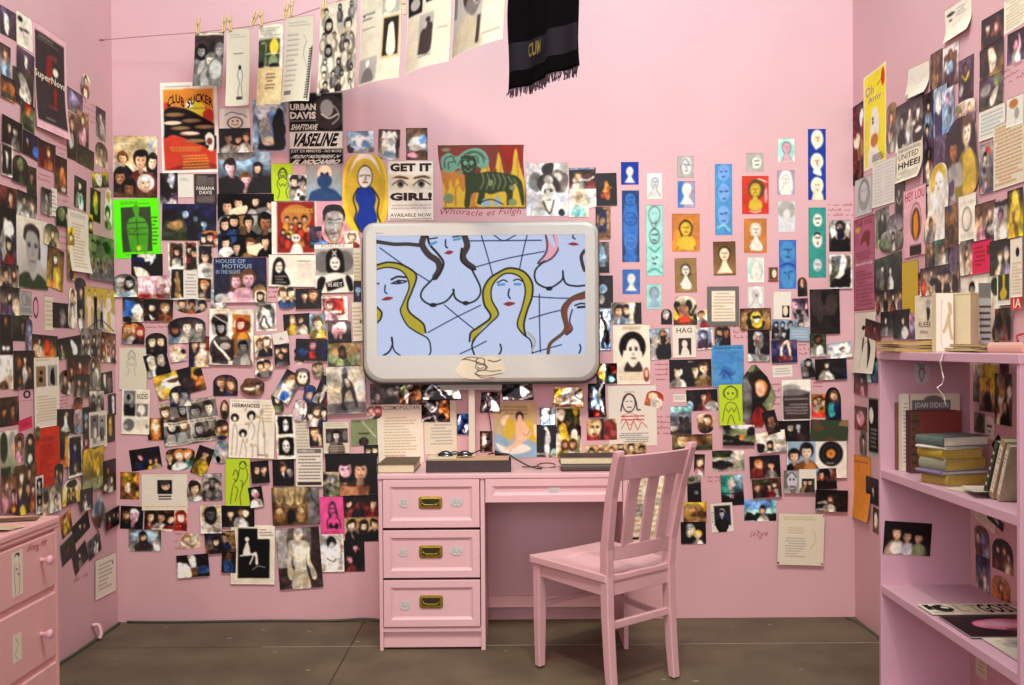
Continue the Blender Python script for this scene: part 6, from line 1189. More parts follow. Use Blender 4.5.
for a in ((-bw/2, -.08, 0, bw/2, .08, .003), (-bw/2, -.08, 0, bw/2, -.077, hh), (-bw/2, .077, 0, bw/2, .08, hh), (-bw/2, -.08, 0, -bw/2+.003, .08, hh), (bw/2-.003, -.08, 0, bw/2, .08, hh)): box(bm, *a)
obj('tray', bm, DARKCOV, t, bevel=.001)
obj('paper_stack', mbox(-bw/2+.006, -.07, .003, bw/2-.01, .07, hh+.004), mat('tan_papers', 'c9a27c', .85, noise=.15, scale=90), t)
obj('paper_stack', mbox(-bw/2+.006, -.072, hh+.0045, -bw/2+.13, .068, hh+.012), WHITEP, t)
tz = DZ + hh + .0125
# black sunglasses lying on the papers
g = empty('sunglasses', (onY(455, 452, 4.5).x, 4.5, tz), 'black sunglasses resting on the papers of the dark brown box', 'sunglasses')
for sx in (-1, 1):
    bm = bmesh.new(); bmesh.ops.create_uvsphere(bm, u_segments=20, v_segments=12, radius=.03)
    bmesh.ops.scale(bm, vec=(1.1, .5, .8), verts=bm.verts); bmesh.ops.bisect_plane(bm, geom=bm.verts[:]+bm.edges[:]+bm.faces[:], plane_co=(0, 0, 0), plane_no=(0, 0, -1), clear_outer=True)
    bmesh.ops.translate(bm, vec=(sx*.042, 0, 0), verts=bm.verts); obj('lens', bm, mat('dark_lens', '14141a', .12, spec=.8), g, smooth=True)
    bm = bmesh.new(); tube(bm, [(sx*.07, .005, .012), (sx*.078, .04, .004), (sx*.05, .055, .002), (-sx*.01, .058+.004*sx, .004)], .003, 6); obj('temple', bm, BLACKM, g, smooth=True)
bm = bmesh.new(); tube(bm, [(-.016, 0, .016), (0, -.002, .02), (.016, 0, .016)], .003, 6); obj('bridge', bm, BLACKM, g, smooth=True)
# cables
def cable(name, label, pts, r, m, cat='cable'):
    bm = bmesh.new(); tube(bm, [tuple(p) for p in smooth_line(pts, 6)], r, 7); return tag(obj(name, bm, m, smooth=True), label, cat)
def q3(px, py, Y): p = onY(px, py, Y); return (p.x, p.y, p.z)
cable('cable', 'black power cable drooping from the monitor mount past the silver prints to the desk', [q3(484, 393, 4.83), q3(487, 405, 4.82), q3(491, 428, 4.8), q3(489, 444, 4.75), q3(476, 452, 4.62), (onY(470, 455, 4.55).x, 4.56, tz+.004)], .0028, BLACKM)
cable('cable', 'thin black cable trailing from the brown box across the desktop', [(onY(488, 455, 4.5).x, 4.52, tz+.004), (onY(497, 452, 4.5).x, 4.5, tz+.012), (onY(508, 456, 4.5).x, 4.5, tz+.006), (onY(514, 457, 4.5).x, 4.5, tz-.01), (onY(526, 462, 4.55).x, 4.53, DZ+.02), (onZ(537, 465, DZ).x, 4.52, DZ+.004), (onZ(541, 465, DZ).x, 4.53, DZ+.0035)], .003, BLACKM)
bm = bmesh.new(); cx_ = onZ(546, 463, DZ+.004); tube(bm, [(cx_.x + .042*math.cos(k), 4.60 + .028*math.sin(k), DZ+.008+.008*math.sin(k)) for k in np.linspace(.4, 5.9, 20)], .003, 7)
tube(bm, [(cx_.x-.042, 4.60, DZ+.006), (cx_.x-.075, 4.585, DZ+.004), (cx_.x-.11, 4.60, DZ+.0035)], .0028, 6)
tag(obj('wire_loop', bm, mat('dull_red_wire', '6e3434', .5), smooth=True), 'dull red loop of wire lying on the desktop between box and books', 'wire')
p0 = onY(562, 471, 4.43); p1 = onY(619, 471, 4.43); bw = p1.x-p0.x
book('dark brown hardback under the cream book at the right desk end', bw, .17, .03, mat('umber_cover', '4a3a30', .6), ((p0.x+p1.x)/2, 4.52, DZ), spine='front')
book('book with thick cream pages atop the brown hardback on the desk', bw+.008, .17, .032, mat('black_cover', '2c2622', .5), ((p0.x+p1.x)/2-.004, 4.525, DZ+.0305), spine='right')

# ------------------------------------------------------------------ the bookcase against the right wall
YP, XB, YN = 3.59, 1.273, 2.61
BK = mat('bookcase_pink_paint', 'd4a6b3', .42, noise=.03, scale=6, bump=.05)
zt = onY(880, 352, YP).z; zs = [onY(880, 469.5, YP).z, onY(880, 585, YP).z, .09]
t = empty('bookcase', (0, 0, 0), 'pink painted open backed bookcase standing against the right wall', 'bookcase')
XW = 1.588
obj('top_board', mbox(XB-.004, YN-.02, zt-.026, XW, YP+.019, zt), BK, t, bevel=.002)
obj('end_panel', mbox(XB, YP, 0, XW, YP+.018, zt-.026), BK, t, bevel=.0015)
obj('end_panel', mbox(XB, YN-.018, 0, XW, YN, zt-.026), BK, t, bevel=.0015)
for z in zs: obj('shelf', mbox(XB+.001, YN, z-.028, XW, YP, z), BK, t, bevel=.0015)
obj('plinth', mbox(XB+.02, YN, 0, XB+.034, YP, .06), BK, t)
def pic_on(name, wh, spec, M, m, label, cat, shape='r', seed=1, cell=.003, photo=0, group=None, **k):
    o = paint(name, wh[0], wh[1], spec, M, m, cell, shape, seed, photo=photo, **k); return tag(o, label, cat, group)
a0, b0, a1, b1 = px_box(883.5, 522, 931, 555, YP)
pic_on('photograph', (a1-a0, b1-b0), 'kD h28,34,16,k,x,s h50,42,15,k,Z,s h74,46,14,k,F,s e28,80,14,20,w e50,84,12,18,Z e76,84,12,20,F', frame(((a0+a1)/2, YP-.0014, (b0+b1)/2), (1, 0, 0), (0, 0, 1)) @ Matrix.Rotation(math.radians(-4), 4, 'Z'), M_PHOTO,
       'dark photo of three smiling friends pinned inside the bookcase end panel', 'photo', photo=.5, seed=21)
a0, b0, a1, b1 = px_box(913.5, 361, 929.5, 384, YP)
pic_on('drawing', (a1-a0, b1-b0), 'Z cg,4,20,10,40,20,36,60,50,90 cg,4,80,8,60,24,64,60,50,90 cg,3,30,50,50,30,70,52 og50 '.replace(' og50', '') + 'o50,24,10,10,3,g', frame(((a0+a1)/2, YP-.0012, (b0+b1)/2), (1, 0, 0), (0, 0, 1)), M_PAPER,
       'small grey ink drawing stuck inside the top of the bookcase', 'drawing', shape='o', seed=4)
# ribbon of torn paper hanging over the edge of the top board
bm = bmesh.new(); Yr = YP - .18; pts = [(943, 352), (942.5, 362), (942, 372), (944.5, 378), (942, 384), (940.5, 388), (943, 396), (945.5, 404)]
P = [onX(a, b, XB-.008) for a, b in pts]; Yr = P[0].y
prev = None
for k, (p, wv) in enumerate(zip(P, (.008, .007, .006, .008, .008, .009, .004, .002))):
    zz = p.z; yy = Yr - (pts[k][0]-943)*.012; xo = XB - .006 - .008*(k % 2)
    cur = [bm.verts.new((xo, yy - wv*.6, zz)), bm.verts.new((xo+.001, yy + wv*.6, zz))]
    if prev: bm.faces.new((prev[0], prev[1], cur[1], cur[0]))
    prev = cur
o = obj('paper_ribbon', bm, mat('ribbon_white', 'eee0d0', .7)); sm = o.modifiers.new('thick', 'SOLIDIFY'); sm.thickness = .0008
tag(o, 'torn white paper ribbon dangling from the top board of the bookcase', 'paper')
# books on the middle shelf
Z1 = zs[0]
def upright(px0, px1, pytop, Y, th, cover, label, spec, seed=1, spine=.0):
    """book standing up, front cover to the camera"""
    a, b = onY(px0, 460, Y), onY(px1, 460, Y); top = onY((px0+px1)/2, pytop, Y).z; w = b.x-a.x; h = top-Z1
    t = empty('book', ((a.x+b.x)/2, Y, Z1+.001), label, 'book', 'books on the middle shelf')
    bm = bmesh.new(); box(bm, -w/2, 0, 0, w/2, .002, h); box(bm, -w/2, th-.002, 0, w/2, th, h); box(bm, -w/2, .002, 0, -w/2+.002, th-.002, h); obj('cover', bm, cover, t)
    obj('pages', mbox(-w/2+.002, .002, .003, w/2-.004, th-.002, h-.004), WHITEP, t)
    if spec: paint('cover_print', w-.001, h-.001, spec, frame((0, -.0003, h/2), (1, 0, 0), (0, 0, 1)), M_PAPER, .0028, 'r', seed, parent=t)
    return t
upright(897, 926, 403, 3.562, .02, mat('tan_brown_cover', '7a5038', .6), 'brown book standing hindmost on the bookcase middle shelf', None)
upright(902, 960, 394, 3.525, .03, mat('cream_cover', 'dccfb8', .6), 'cream book with grey capitals on its dark title band', 'c r0,0,12,100,e T3,10,9,90,16,G r17,8,84,24,g e54,8,16,6,g r17,24,84,100,k t22,11,80,20,Z,JOAN_DIDION,0,.02 r12,0,14,100,N', 2)
upright(911, 962, 411, 3.47, .045, MAROON, 'dark maroon book standing behind the stacked books', 'r r0,0,100,100,z r0,0,16,100,n T2,10,14,90,6,d', 3)
for k in range(1): pass
def flat(px, py, w, d, h, z, rz, hexv, label, pages=WHITEP, spine='left'):
    p = onZ(px, py, z); return book(label, w, d, h, mat('cover_' + hexv, hexv, .55, noise=.1, scale=40), (p.x, p.y, z), rz, group='books stacked on the middle shelf', pages=pages, spine=spine)
CR = mat('fresh_pages', 'd9d3bd', .85, noise=.12, scale=150); YP2 = mat('yellow_pages', 'c2a24a', .8, noise=.2, scale=150)
sx_, sy_ = 1.371, 3.228
zc = Z1 + .0005
for (w, d, h, rz, hexv, lab, pg, ox, oy) in ((.165, .115, .033, 20, 'a48a3c', 'yellowed paperback, lowest in the middle shelf stack', YP2, .012, -.004), (.185, .12, .012, 16, '7a6a8e', 'thin lilac spined book, second from the bottom of the stack', CR, .004, 0),
    (.165, .112, .036, 21, '8d8a70', 'grey green book with tan page edges, midway in the stack', YP2, .004, 0), (.15, .118, .028, 15, 'b0922c', 'mustard yellow book near the top of the stack', YP2, -.004, 0),
    (.155, .12, .010, 24, 'cfc8b8', 'thin white pamphlet just under the topmost book', CR, -.008, 0), (.172, .125, .030, 17, '56645c', 'green grey hardback with white pages, topmost of its stack', CR, .002, 0)):
    book(lab, w, d, h, mat('cover_' + hexv, hexv, .55, noise=.1, scale=40), (sx_+ox, sy_+oy, zc), math.radians(rz), group='books stacked on the middle shelf', pages=pg); zc += h + .0006
for k, (Y, hgt, th, hexv, lab, ln) in enumerate(((2.925, .18, .018, '3a4234', 'dark green book leaning, farthest of the three leaning books', .46), (2.885, .185, .026, 'a88d62', 'tan book leaning between the dark green and grey books', .43), (2.843, .17, .02, 'a3987c', 'worn grey book leaning nearest the bookcase post', .40))):
    t = empty('book', (1.40, Y, Z1+.006), lab, 'book', 'books leaning on the middle shelf'); t.rotation_euler = (ln, 0, 0)
    m_ = mat('spine_' + hexv, hexv, .6, noise=.15, scale=50)
    bm = bmesh.new(); box(bm, -.065, -th/2, 0, .065, -th/2+.002, hgt); box(bm, -.065, th/2-.002, 0, .065, th/2, hgt); box(bm, -.067, -th/2, 0, -.065, th/2, hgt); obj('cover', bm, m_, t)
    obj('pages', mbox(-.065, -th/2+.002, .003, .061, th/2-.002, hgt-.003), WHITEP, t)
    paint('spine_label', th*.7, hgt*.8, 'c T20,6,80,40,4,g T20,50,80,94,5,G' if k else 'f T30,6,70,94,5,c', frame((-.0675, 0, hgt/2), (0, -1, 0), (0, 0, 1)), M_PAPER, .003, 'r', k, parent=t)
pic_on('pamphlet', (.12, .19), 'c T10,10,90,90,8,C', frame((1.375, 3.03, Z1+.001), (1, .25, 0), (-.25, 1, 0)), M_PAPER, 'cream pamphlet lying on the middle shelf before the stack', 'pamphlet', curl=.012)
pic_on('pamphlet', (.11, .16), 'wG T10,10,90,90,8,C', frame((1.36, 2.96, Z1+.016), (1, -.2, 0), (.2, 1, 0)), M_PAPER, 'pale curling pamphlet, nearest on the middle shelf floor', 'pamphlet', curl=.006)
# lowest visible shelf: magazines
Z2 = zs[1]
pic_on('magazine', (.30, .125), 'c t3,10,30,60,k,K,0,.03 e20,50,10,30,k e23,40,4,12,c t34,14,60,80,C,LT,0,.02 t58,8,96,90,k,GOSS,0,.03 T4,76,30,96,2,d', frame((1.435, 3.235, Z2+.004), (1, 0, 0), (0, 1, 0)), M_PAPER, 'cream magazine with big black letters on the lowest visible shelf', 'magazine', thick=.003)
pic_on('magazine', (.275, .235), 'k e58,46,36,26,P e50,44,20,14,p e90,50,12,22,k e70,70,20,8,z r0,0,100,10,d', frame((1.43, 3.035, Z2+.005), (1, 0, 0), (0, 1, 0)), M_PHOTO, 'black magazine with a pink shape, beside the lettered magazine', 'magazine', thick=.004, photo=.4)
pic_on('magazine', (.25, .24), 'cG T8,8,92,92,14,G e40,30,30,16,G', frame((1.445, 2.79, Z2+.004), (1, 0, 0), (0, 1, 0)), M_PAPER, 'open grey printed page nearest on the lowest visible shelf', 'magazine', thick=.003)
# on top of the bookcase
YEL = mat('yellow_magazine', 'c9a944', .5, noise=.12, scale=30)
def softmag(label, px0, px1, Y, z, m, d=.2, th=.007, sag=.006, group='magazines on top of the bookcase'):
    a, b = onY(px0, 345, Y).x, onY(px1, 345, Y).x; t = empty('magazine', ((a+b)/2, Y, z), label, 'magazine', group)
    w = b-a; bm = bmesh.new(); pr = []
    for k in range(11):
        u = -1 + k/5; pr.append((u*w/2, .001 + sag*max(0, abs(u)-.55)**1*1.2))
    prism(bm, pr + [(x, y+.0014) for x, y in reversed(pr)], 'y', -d/2, d/2); prism(bm, [(x, y+th-.0014) for x, y in pr] + [(x, y+th) for x, y in reversed(pr)], 'y', -d/2, d/2); obj('cover', bm, m, t)
    bm = bmesh.new(); prism(bm, [(x*.985, y+.0016) for x, y in pr] + [(x*.985, y+th-.0016) for x, y in reversed(pr)], 'y', -d/2+.003, d/2-.003); obj('pages', bm, mat('yellow_page_edges', 'd2bc74', .8), t)
zz = zt
for k, (p0_, p1_, m_, lab) in enumerate(((886, 934, YEL, 'yellow magazine, lowest of the three on the bookcase'), (890, 935, mat('olive_cover', '8f7f3c', .5), 'olive magazine, middle of the three on the bookcase'), (884, 934, YEL, 'yellow magazine, topmost of the three on the bookcase'))):
    softmag(lab, p0_, p1_, 3.47, zz, m_, .17, .009 if k != 1 else .006); zz += .0135 if k != 1 else .010
BOXC = mat('cream_card_box', 'd4c39a', .7, noise=.05, scale=20)
t = empty('box', (0, 0, zt), 'tall cream cardboard box standing on the bookcase', 'box')
pa, pb, pc = onY(954, 350, 3.36), onY(970.5, 350, 3.30), onY(979, 350, 3.38); hb_ = onY(962, 292.5, 3.33).z - zt
t.location = (pb.x, pb.y, zt); d1 = Vector((pa.x-pb.x, pa.y-pb.y)); d2 = Vector((pc.x-pb.x, pc.y-pb.y))
bm = bmesh.new(); prism(bm, [(0, 0), (d2.x, d2.y), (d1.x+d2.x, d1.y+d2.y), (d1.x, d1.y)], 'z', 0, hb_-.006); obj('body', bm, BOXC, t, bevel=.0015)
e1, e2 = d1*1.03, d2*1.03; o_ = -(d1+d2)*.015
bm = bmesh.new(); prism(bm, [(o_.x, o_.y), (o_.x+e2.x, o_.y+e2.y), (o_.x+e1.x+e2.x, o_.y+e1.y+e2.y), (o_.x+e1.x, o_.y+e1.y)], 'z', hb_-.006, hb_); obj('lid', bm, BOXC, t)
a0, b0, a1, b1 = px_box(936, 293, 953.5, 351, 3.34)
t = empty('picture_box', ((a0+a1)/2, 3.34, zt), 'cream box printed with an olive bird figure standing on the bookcase', 'box')
w_, h_ = a1-a0, onY(945, 293, 3.34).z - zt
obj('body', mbox(-w_/2, 0, 0, w_/2, .035, h_), BOXC, t, bevel=.001)
paint('printed_panel', w_-.002, h_-.004, 'e r30,8,100,92,w fC,66,14,88,18,92,34,76,38 cC,5,74,36,60,54,44,66 cC,5,74,36,80,60,92,78 oG'.replace(' oG', '') + ' cG,1,32,10,32,90,96,90', frame((0, -.0005, h_/2), (1, 0, 0), (0, 0, 1)), M_PAPER, .003, 'r', 8, parent=t)
softmag('dark olive magazine lying beside the tall cream box', 958, 1002, 3.12, zt, mat('dark_olive_cover', '4a4428', .5), .2, .009)
softmag('tan magazine atop the dark olive one on the bookcase', 962, 1006, 3.12, zt+.0135, mat('tan_cover', '9a8454', .5), .18, .008)
book('pale pink covered book at the near end of the bookcase top', .15, .2, .03, mat('pale_pink_cover', 'd4a590', .6), (1.43, 2.84, zt), 0, group='books on the bookcase top')
cable('cord', 'red cord coiled on the pale pink book', [(1.37, 2.8, zt+.033), (1.40, 2.86, zt+.05), (1.44, 2.84, zt+.056), (1.48, 2.86, zt+.045), (1.50, 2.9, zt+.034)], .0035, mat('red_cord', '9a2d28', .5), 'cord')
a0, b0, a1, b1 = px_box(979, 283, 991, 350, 3.42); hz = onY(985, 283, 3.42).z - zt
pic_on('card', (a1-a0, hz), 'G r0,0,100,22,g T6,30,94,96,7,d', frame(((a0+a1)/2, 3.42, zt+hz/2+.0005), (1, 0, 0), (0, .04, 1)), M_PAPER, 'tall standing card of bold type behind the cream box', 'card', thick=.002)

# ------------------------------------------------------------------ the dresser at the left edge
DP = mat('dresser_pink_paint', 'e0a6a0', .42, noise=.04, scale=6, bump=.06)
pf = onZ(58, 515.5, .80); XD, Y0 = pf.x, pf.y; Y1 = Y0 - .80
t = empty('dresser', (0, 0, 0), 'pink painted dresser with round knobs at the left edge of the room', 'dresser')
def dz(py): return onX(58, py, XD).z
obj('top', mbox(XL+.02, Y1-.01, .778, XD+.005, Y0+.004, .80), DP, t, bevel=.005)
obj('molding', mbox(XL+.03, Y1, .766, XD+.002, Y0+.002, .778), DP, t, bevel=.003)
bm = bmesh.new(); box(bm, XL+.03, Y1, .04, XD-.012, Y0-.018, .766); obj('carcass', bm, DP, t)
obj('side_panel', mbox(XL+.03, Y0-.018, 0, XD, Y0, .766), DP, t, bevel=.002); obj('side_panel', mbox(XL+.03, Y1, 0, XD, Y1+.018, .766), DP, t, bevel=.002)
zr = [(dz(584), .756), (dz(654), dz(590)), (.10, dz(660))]
for k, (a, b) in enumerate(zr):
    bm = bmesh.new(); x = XD - .004
    L = [(0, -.012), (0, 0), (.004, .004)]
    ya, yb = Y1+.02, Y0-.02
    rings = [[bm.verts.new(p) for p in ((x+e, ya+d, a+d), (x+e, yb-d, a+d), (x+e, yb-d, b-d), (x+e, ya+d, b-d))] for d, e in L]
    for r0, r1 in zip(rings, rings[1:]):
        for j in range(4): bm.faces.new((r0[j], r0[(j+1) % 4], r1[(j+1) % 4], r1[j]))
    bm.faces.new(rings[0][::-1]); bm.faces.new(rings[-1])
    if k == 0:
        sp_ = onX(37, 546, x+.004); M = frame((x+.0042, sp_.y, sp_.z), (0, 1, 0), (0, 0, 1)); write(bm, M, 'doing my', .12, .026)
    d = obj('drawer', bm, [DP, PINKW], t)
    kp = onX(41, 560 if k == 0 else (634 if k == 1 else 700), x+.004); kz = kp.z if k < 2 else (a+b)/2
    for ky in (kp.y, kp.y - .56):
        bm = bmesh.new(); rows = [(.007, 0), (.006, .010), (.009, .016), (.013, .022), (.0145, .028), (.011, .033), (.0, .0345)]; R = []
        for rr, ex in rows: R.append([bm.verts.new((x+.004+ex, ky + rr*math.cos(j*math.pi/8), kz + rr*math.sin(j*math.pi/8))) for j in range(16)] if rr > 0 else [bm.verts.new((x+.004+ex, ky, kz))])
        for r0, r1 in zip(R, R[1:]):
            for j in range(16):
                if len(r1) == 1: bm.faces.new((r0[j], r0[(j+1) % 16], r1[0]))
                else: bm.faces.new((r0[j], r0[(j+1) % 16], r1[(j+1) % 16], r1[j]))
        obj('knob', bm, mat('knob_pink', 'dba4ab', .45), d, smooth=True)
for (x0_, y0_, x1_, y1_, lab, spc) in ((11.5, 551, 22.5, 596, 'tall cream sticker of a black haired figure on the top dresser drawer', 'c e50,10,22,6,k e46,14,16,6,e cd,1.2,30,30,24,60,34,96 cd,1.2,66,28,74,60,64,96 e44,40,6,2,k e60,52,6,2,k cG,1,40,44,56,60,46,80'),
                                 (12.5, 634, 21.5, 662, 'small cream sticker on the second dresser drawer', 'c cF,3,30,10,60,40,30,70,50,90 oF'.replace(' oF', ''))):
    cxp, cyp = (x0_+x1_)/2, (y0_+y1_)/2; a, b = onX(x0_, cyp, XD), onX(x1_, cyp, XD); u, v = onX(cxp, y0_, XD), onX(cxp, y1_, XD)
    pic_on('sticker', (abs(b.y-a.y), u.z-v.z), spc, frame((XD+.0004, (a.y+b.y)/2, (u.z+v.z)/2), (0, 1, 0), (0, 0, 1)), M_PAPER, lab, 'sticker', 'r')
for k, (px, py, w_, d_, rz, spc, lab) in enumerate(((-6, 521, .24, .09, .3, 'n M8,nNo,20 r0,0,100,20,N', 'brown printed paper lying on the dresser top'), (-16, 529, .2, .09, -.2, 'c M5,CNF,20 T8,20,60,80,4,C', 'cream paper curling on the dresser in front of the brown paper'))):
    p = onZ(px, py, .8); pic_on('paper', (w_, d_), spc, Matrix.Translation((p.x, p.y, .801 + k*.002)) @ Matrix.Rotation(rz, 4, 'Z'), M_PAPER, lab, 'paper', curl=.006 if k else .004, both=True)

# ------------------------------------------------------------------ the clothesline
def dep(px):
    s_ = 0
    for a in range(104, int(px), 4): s_ += 4*float(np.interp(a, [104, 200, 260, 450, 520], [.00012, .00012, .0003, .0012, .0014]))
    return 4.74*math.exp(-s_)
LP = [(104.5, 40), (150, 36), (197, 32.5), (228, 29), (252, 26), (270, 22), (288, 18), (322, 7), (360, -7), (405, -24), (456, -44), (516, -70), (577, -98)]
Lpts = [onY(a, b, dep(a)) for a, b in LP]; Lpts[0] = Vector((XL+.004, Lpts[0].y, Lpts[0].z)); Lpts.append(Vector((XR-.005, 2.6, 3.1)))
cable('clothesline', 'sagging brown string clothesline stretched across the upper back wall', Lpts, .0018, mat('brown_string', 'a8746a', .8), 'clothesline')
bm = bmesh.new(); tube(bm, [(XL, Lpts[0].y, Lpts[0].z), (XL+.02, Lpts[0].y, Lpts[0].z)], .003, 6); tag(obj('nail', bm, mat('steel_glide', '55504c', .4)), 'small nail holding the left end of the clothesline', 'nail')
def line_at(px): 
    for (a, b), (c_, d) in zip(LP, LP[1:]):
        if a <= px <= c_: return b + (d-b)*(px-a)/(c_-a)
    return LP[-1][1]
HANG = [(195.5, 224.5, 33.5, 33, 88, -1.5, 'd h26,34,10,k,G,G h58,52,10,g,G,H h86,34,10,g,G,G r0,0,100,5,H', 'grey hanging photo of three people in evening clothes', 'photograph', .5),
 (227, 250.5, 30, 28.5, 107, 0, 'H T14,6,86,12,2,G T30,30,70,34,1,g cg,1,56,48,44,60,52,70,46,84,56,92 cg,1,56,48,66,60,60,74,68,92 e54,50,6,3,k r40,88,64,92,d', 'hanging cream sheet with a small standing ink figure', 'paper_sheet', 0),
 (259.5, 284, 26, 23, 107.5, -1, 'H T5,3,95,18,5,g r0,18,88,52,f e20,30,16,9,F e66,28,18,10,y e24,46,14,8,F e64,46,18,8,F r0,36,88,37,c r0,24,30,52,f e14,50,12,6,k e70,52,20,4,k r0,53,100,100,C T40,60,78,82,5,n', 'hanging tan card with four green landscapes', 'card', .3),
 (287, 315, 19, 12, 104.5, -3, 'H T8,5,92,12,2,G T8,18,52,84,11,G r12,87,40,92,g cG,1,66,22,76,30,68,50 cG,1,80,30,70,40,84,60 l'.replace(' l', '') + ''.join(f' lk,1.6,{96-k*.2:.0f},{38+k*3},{90-k*.2:.0f},{39+k*3}' for k in range(20)) + ' lk,1,97,36,94,98', 'hanging cream sheet with a saw toothed black edge', 'paper_sheet', 0),
 (321, 358, 6, -4, 95, -1, 'H M10,HCG,10 C3,3,HgG,7,HG C2,6,HGH,22,cH C4,3,HgH,37,HG C2,5,HGg,50,cG C3,3,HgH,64,HG C4,3,gHG,78,cG C3,3,HdH,91,H', 'hanging cream sheet crowded with grey portraits', 'picture_sheet', .4),
 (361.5, 402.5, -8, -22, 88, 0, 'H r56,0,96,32,G e74,22,12,8,c e66,34,8,4,c T6,24,46,34,2,g T6,40,40,43,1,g r58,34,98,78,C r61,36,94,75,D fc,72,44,78,41,84,45,88,72,70,72 r0,73,50,98,G fg,8,98,14,88,24,84,36,86,44,98 e26,79,5,4,w e10,28,2,1,k', 'hanging cream board mounted with small grey photos', 'picture_sheet', .2),
 (409, 453, -26, -44, 76.5, 0, 'H r2,0,38,44,k e20,34,12,6,G r46,0,92,36,k e66,28,14,6,H r33,47,66,86,G fd,36,86,38,66,46,60,48,52,58,52,58,60,64,66,62,86 e47,58,5,4,G e60,62,5,5,d T72,64,94,66,1,g T6,68,16,70,1,G r36,88,66,89,g', 'hanging cream page with a flower crowned woman and dark photos', 'picture_sheet', .2),
 (456, 507.5, -46, -70, 60, 0, 'H r0,0,62,100,G fI,4,100,8,80,24,66,46,70,60,84,62,100 fg,20,40,60,40,58,56,50,66,42,68,30,62,22,54 fd,20,40,34,40,28,56,22,52 e50,55,6,3,w e50,56,5,1,d r0,40,8,64,g r54,70,60,96,d T64,88,94,91,1,g', 'hanging cream sheet with a large close up of a chin and lips', 'poster', .3)]
for k, (xa, xb, ya, yb, ybot, rot, spc, lab, nm, ph) in enumerate(HANG):
    TL, TR = onY(xa, ya, dep(xa)), onY(xb, yb, dep(xb)); BL = onY(xa, ybot, dep(xa)); h_ = TL.z - BL.z
    TR.z = TL.z; R_ = (TR-TL); w_ = R_.length; Rr = R_.normalized(); mid = (TL+TR)/2; n = Rr.cross(Vector((0, 0, 1))).normalized()
    up = n.cross(Rr).normalized()
    M = frame(mid - up*h_/2 + n*.004, Rr, up) @ Matrix.Translation((0, h_/2, 0)) @ Matrix.Rotation(math.radians(rot), 4, 'Z') @ Matrix.Translation((0, -h_/2, 0))
    cv = [.012, -.015, .02, .018, -.012, .02, .024, .02][k]
    pic_on(nm, (w_, h_), spc, M, M_PAPER, lab, 'photo' if nm == 'photograph' else 'paper', seed=k+40, cell=.0032, photo=ph, both=True, bend=lambda u, v, c=cv: c*(1-4*(u-.5)**2)*v + .02*v*v, group='sheets pegged to the clothesline')
WOOD = mat('clothespin_wood', 'd9b878', .6, noise=.15, scale=60); STEEL = mat('spring_steel', '8c8a86', .3, metal=.9)
PINS = [(198, 26, 0, 'first clothespin from the left, holding the grey evening photo'), (224.5, 24, -6, 'clothespin at the right top corner of the grey evening photo'), (230, 23, 6, 'clothespin at the left top corner of the standing figure sheet'),
        (254, 19.5, -24, 'tilted clothespin between the standing figure sheet and landscapes card'), (261, 18, 4, 'upright clothespin at the left of the landscapes card'), (285.5, 12, -10, 'clothespin at the right of the landscapes card'), (291, 8, -4, 'clothespin at the left of the saw toothed sheet'), (325, 1, -8, 'clothespin on the crowded portraits sheet'), (404, 6, 4, 'clothespin between the small grey photos board and the flower crown page')]
proto = None
for px, py, rt, lab in PINS:
    p = onY(px, py, dep(px)-.01)
    if proto is None:
        proto = empty('clothespin', (0, 0, 0), lab, 'clothespin', 'clothespins')
        for s_ in (-1, 1):
            bm = bmesh.new(); prism(bm, [(s_*.0006, -.036), (s_*.006, -.034), (s_*.0075, -.01), (s_*.0085, .01), (s_*.0125, .036), (s_*.007, .038), (s_*.0025, .006), (s_*.0012, -.02)], 'y', -.005, .005)
            obj('wooden_half', bm, WOOD, proto)
        bm = bmesh.new(); tube(bm, [(.004*math.cos(a), -.0065 + .0015*a/6.28, .002+.004*math.sin(a)) for a in np.linspace(0, 6.28*3, 24)], .0009, 5); tube(bm, [(-.009, -.006, .008), (.009, -.006, .008)], .0009, 5); obj('spring', bm, STEEL, proto)
        c = proto
    else:
        c = proto.copy(); C.objects.link(c); c['label'] = lab
        for ch in list(proto.children):
            d = ch.copy(); C.objects.link(d); d.parent = c
    c.location = p; c.rotation_euler = (0, math.radians(-rt) , 0)
# the towel
TL, TR = onY(518, -75, dep(510)), onY(580, -96, dep(574)); BL, BR = onY(517, 91, dep(510)), onY(583, 66, dep(577))
TW = mat('black_terry', '080608', 1, noise=.4, scale=400, bump=.8, spec=.05); TB = mat('woven_band', '19151d', .8, noise=.2, scale=200, spec=.15)
t = empty('towel', tuple(TL), 'black terry hand towel with yellow letters hanging from the clothesline', 'towel'); t.location = (0, 0, 0)
NU, NV = 40, 60; bm = bmesh.new(); G = []
nrm = (TR-TL).cross(Vector((0, 0, 1))).normalized()
def tw(u, v, o_=0):
    p = (TL*(1-u)+TR*u)*(1-v) + (BL*(1-u)+BR*u)*v; e = .008*math.sin(v*9)*(1 if u < .5 else -1)*abs(u-.5)*2
    return p + nrm*(.014*math.sin(u*9+v*2) + .006*math.sin(u*21) + .02 + o_) + (TR-TL).normalized()*e
fr = []
for side_ in (0, 1):
    g = [[bm.verts.new(tw(i/NU, j/NV, side_*.006)) for j in range(NV+1)] for i in range(NU+1)]; G.append(g)
    for i in range(NU):
        for j in range(NV):
            f = bm.faces.new((g[i][j], g[i+1][j], g[i+1][j+1], g[i][j+1])); v = j/NV
            f.material_index = 1 if .73 < v < .885 else 0
for i in range(NU):
    for j in (0, NV): bm.faces.new((G[0][i][j], G[0][i+1][j], G[1][i+1][j], G[1][i][j]))
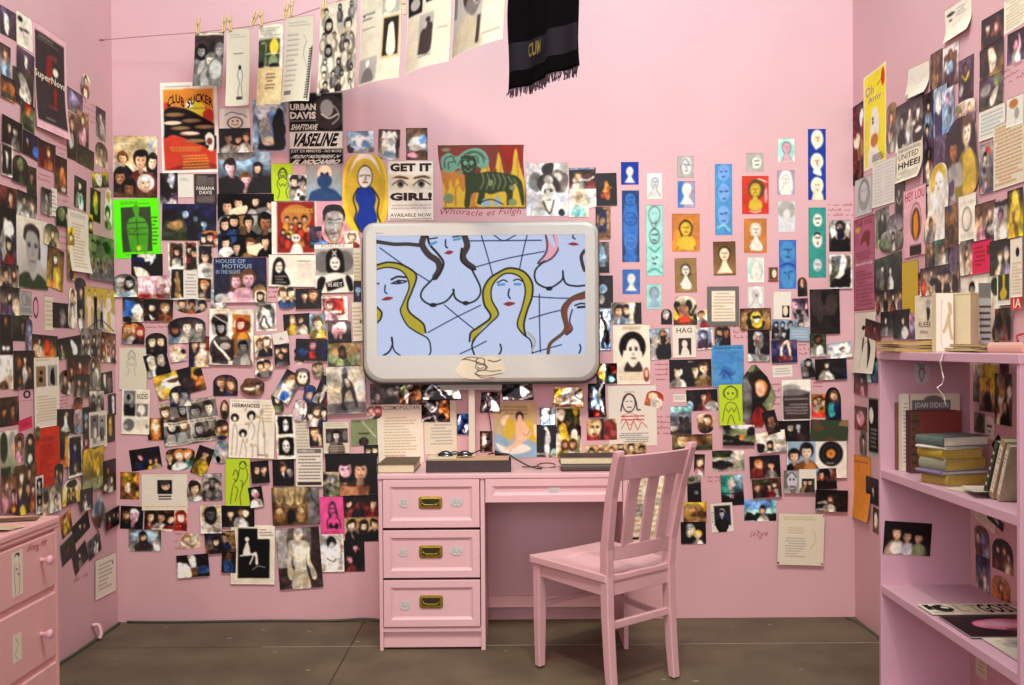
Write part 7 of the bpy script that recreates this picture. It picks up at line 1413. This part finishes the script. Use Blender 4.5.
for j in range(NV):
    for i in (0, NU): bm.faces.new((G[0][i][j], G[0][i][j+1], G[1][i][j+1], G[1][i][j]))
obj('cloth', bm, [TW, TB], t, smooth=True)
bm = bmesh.new(); q = random.Random(4)
for k in range(120):
    u = (k+.5)/120; a = tw(u, 1, .003); L_ = q.uniform(.018, .034); s_ = q.uniform(-.012, .008)
    tube(bm, [a + Vector((0, 0, .003)), a + Vector((s_*.4, 0, -L_*.5)), a + Vector((s_, q.uniform(-.004, .004), -L_))], .0022, 4)
o = obj('fringe', bm, mat('fringe_thread', '2a1620', .9), t); 
vs, fs = glyph_mesh('CUM', .03); mn, mx = vs.min(0), vs.max(0); gg = (vs-mn)/(mx-mn); bm = bmesh.new()
V = [bm.verts.new(tw(.31 + .23*a, .855 - .085*b, .026)) for a, b in gg]
for f in fs:
    try: bm.faces.new([V[i] for i in f])
    except ValueError: pass
o = obj('lettering', bm, mat('yellow_thread', '6a5a12', .8), t); o['label'] = 'yellow embroidered letters'

# ------------------------------------------------------------------ cords along the floor
CG = mat('grey_green_cord', '4a4a3c', .6)
cable('cord', 'dark cord running along the foot of the left wall', [(XL+.012, 3.0, .006), (XL+.02, 3.6, .006), (XL+.012, 4.1, .006), (XL+.022, 4.5, .006), (XL+.02, 4.84, .006)], .006, CG, 'cord')
cable('cord', 'dark cord running along the foot of the back wall to the desk', [(XL+.05, 4.858, .006), (-1.6, 4.85, .006), (-1.2, 4.862, .006), (-.9, 4.85, .007), (-.74, 4.86, .012), (-.64, 4.85, .006)], .006, CG, 'cord')
cable('cord', 'thin dark cord along the foot of the right wall', [(XR-.02, 3.72, .004), (XR-.012, 4.2, .004), (XR-.02, 4.7, .004), (XR-.05, 4.85, .004)], .004, CG, 'cord')
a, b = onX(91, 625, XL), onX(95, 640, XL)
cable('hose', 'short pink hose stub looping out of the left wall near the floor', [(XL+.004, a.y, a.z), (XL+.03, a.y+.01, a.z-.005), (XL+.045, a.y, a.z-.04), (XL+.04, a.y-.01, .012)], .009, PINKF, 'hose')
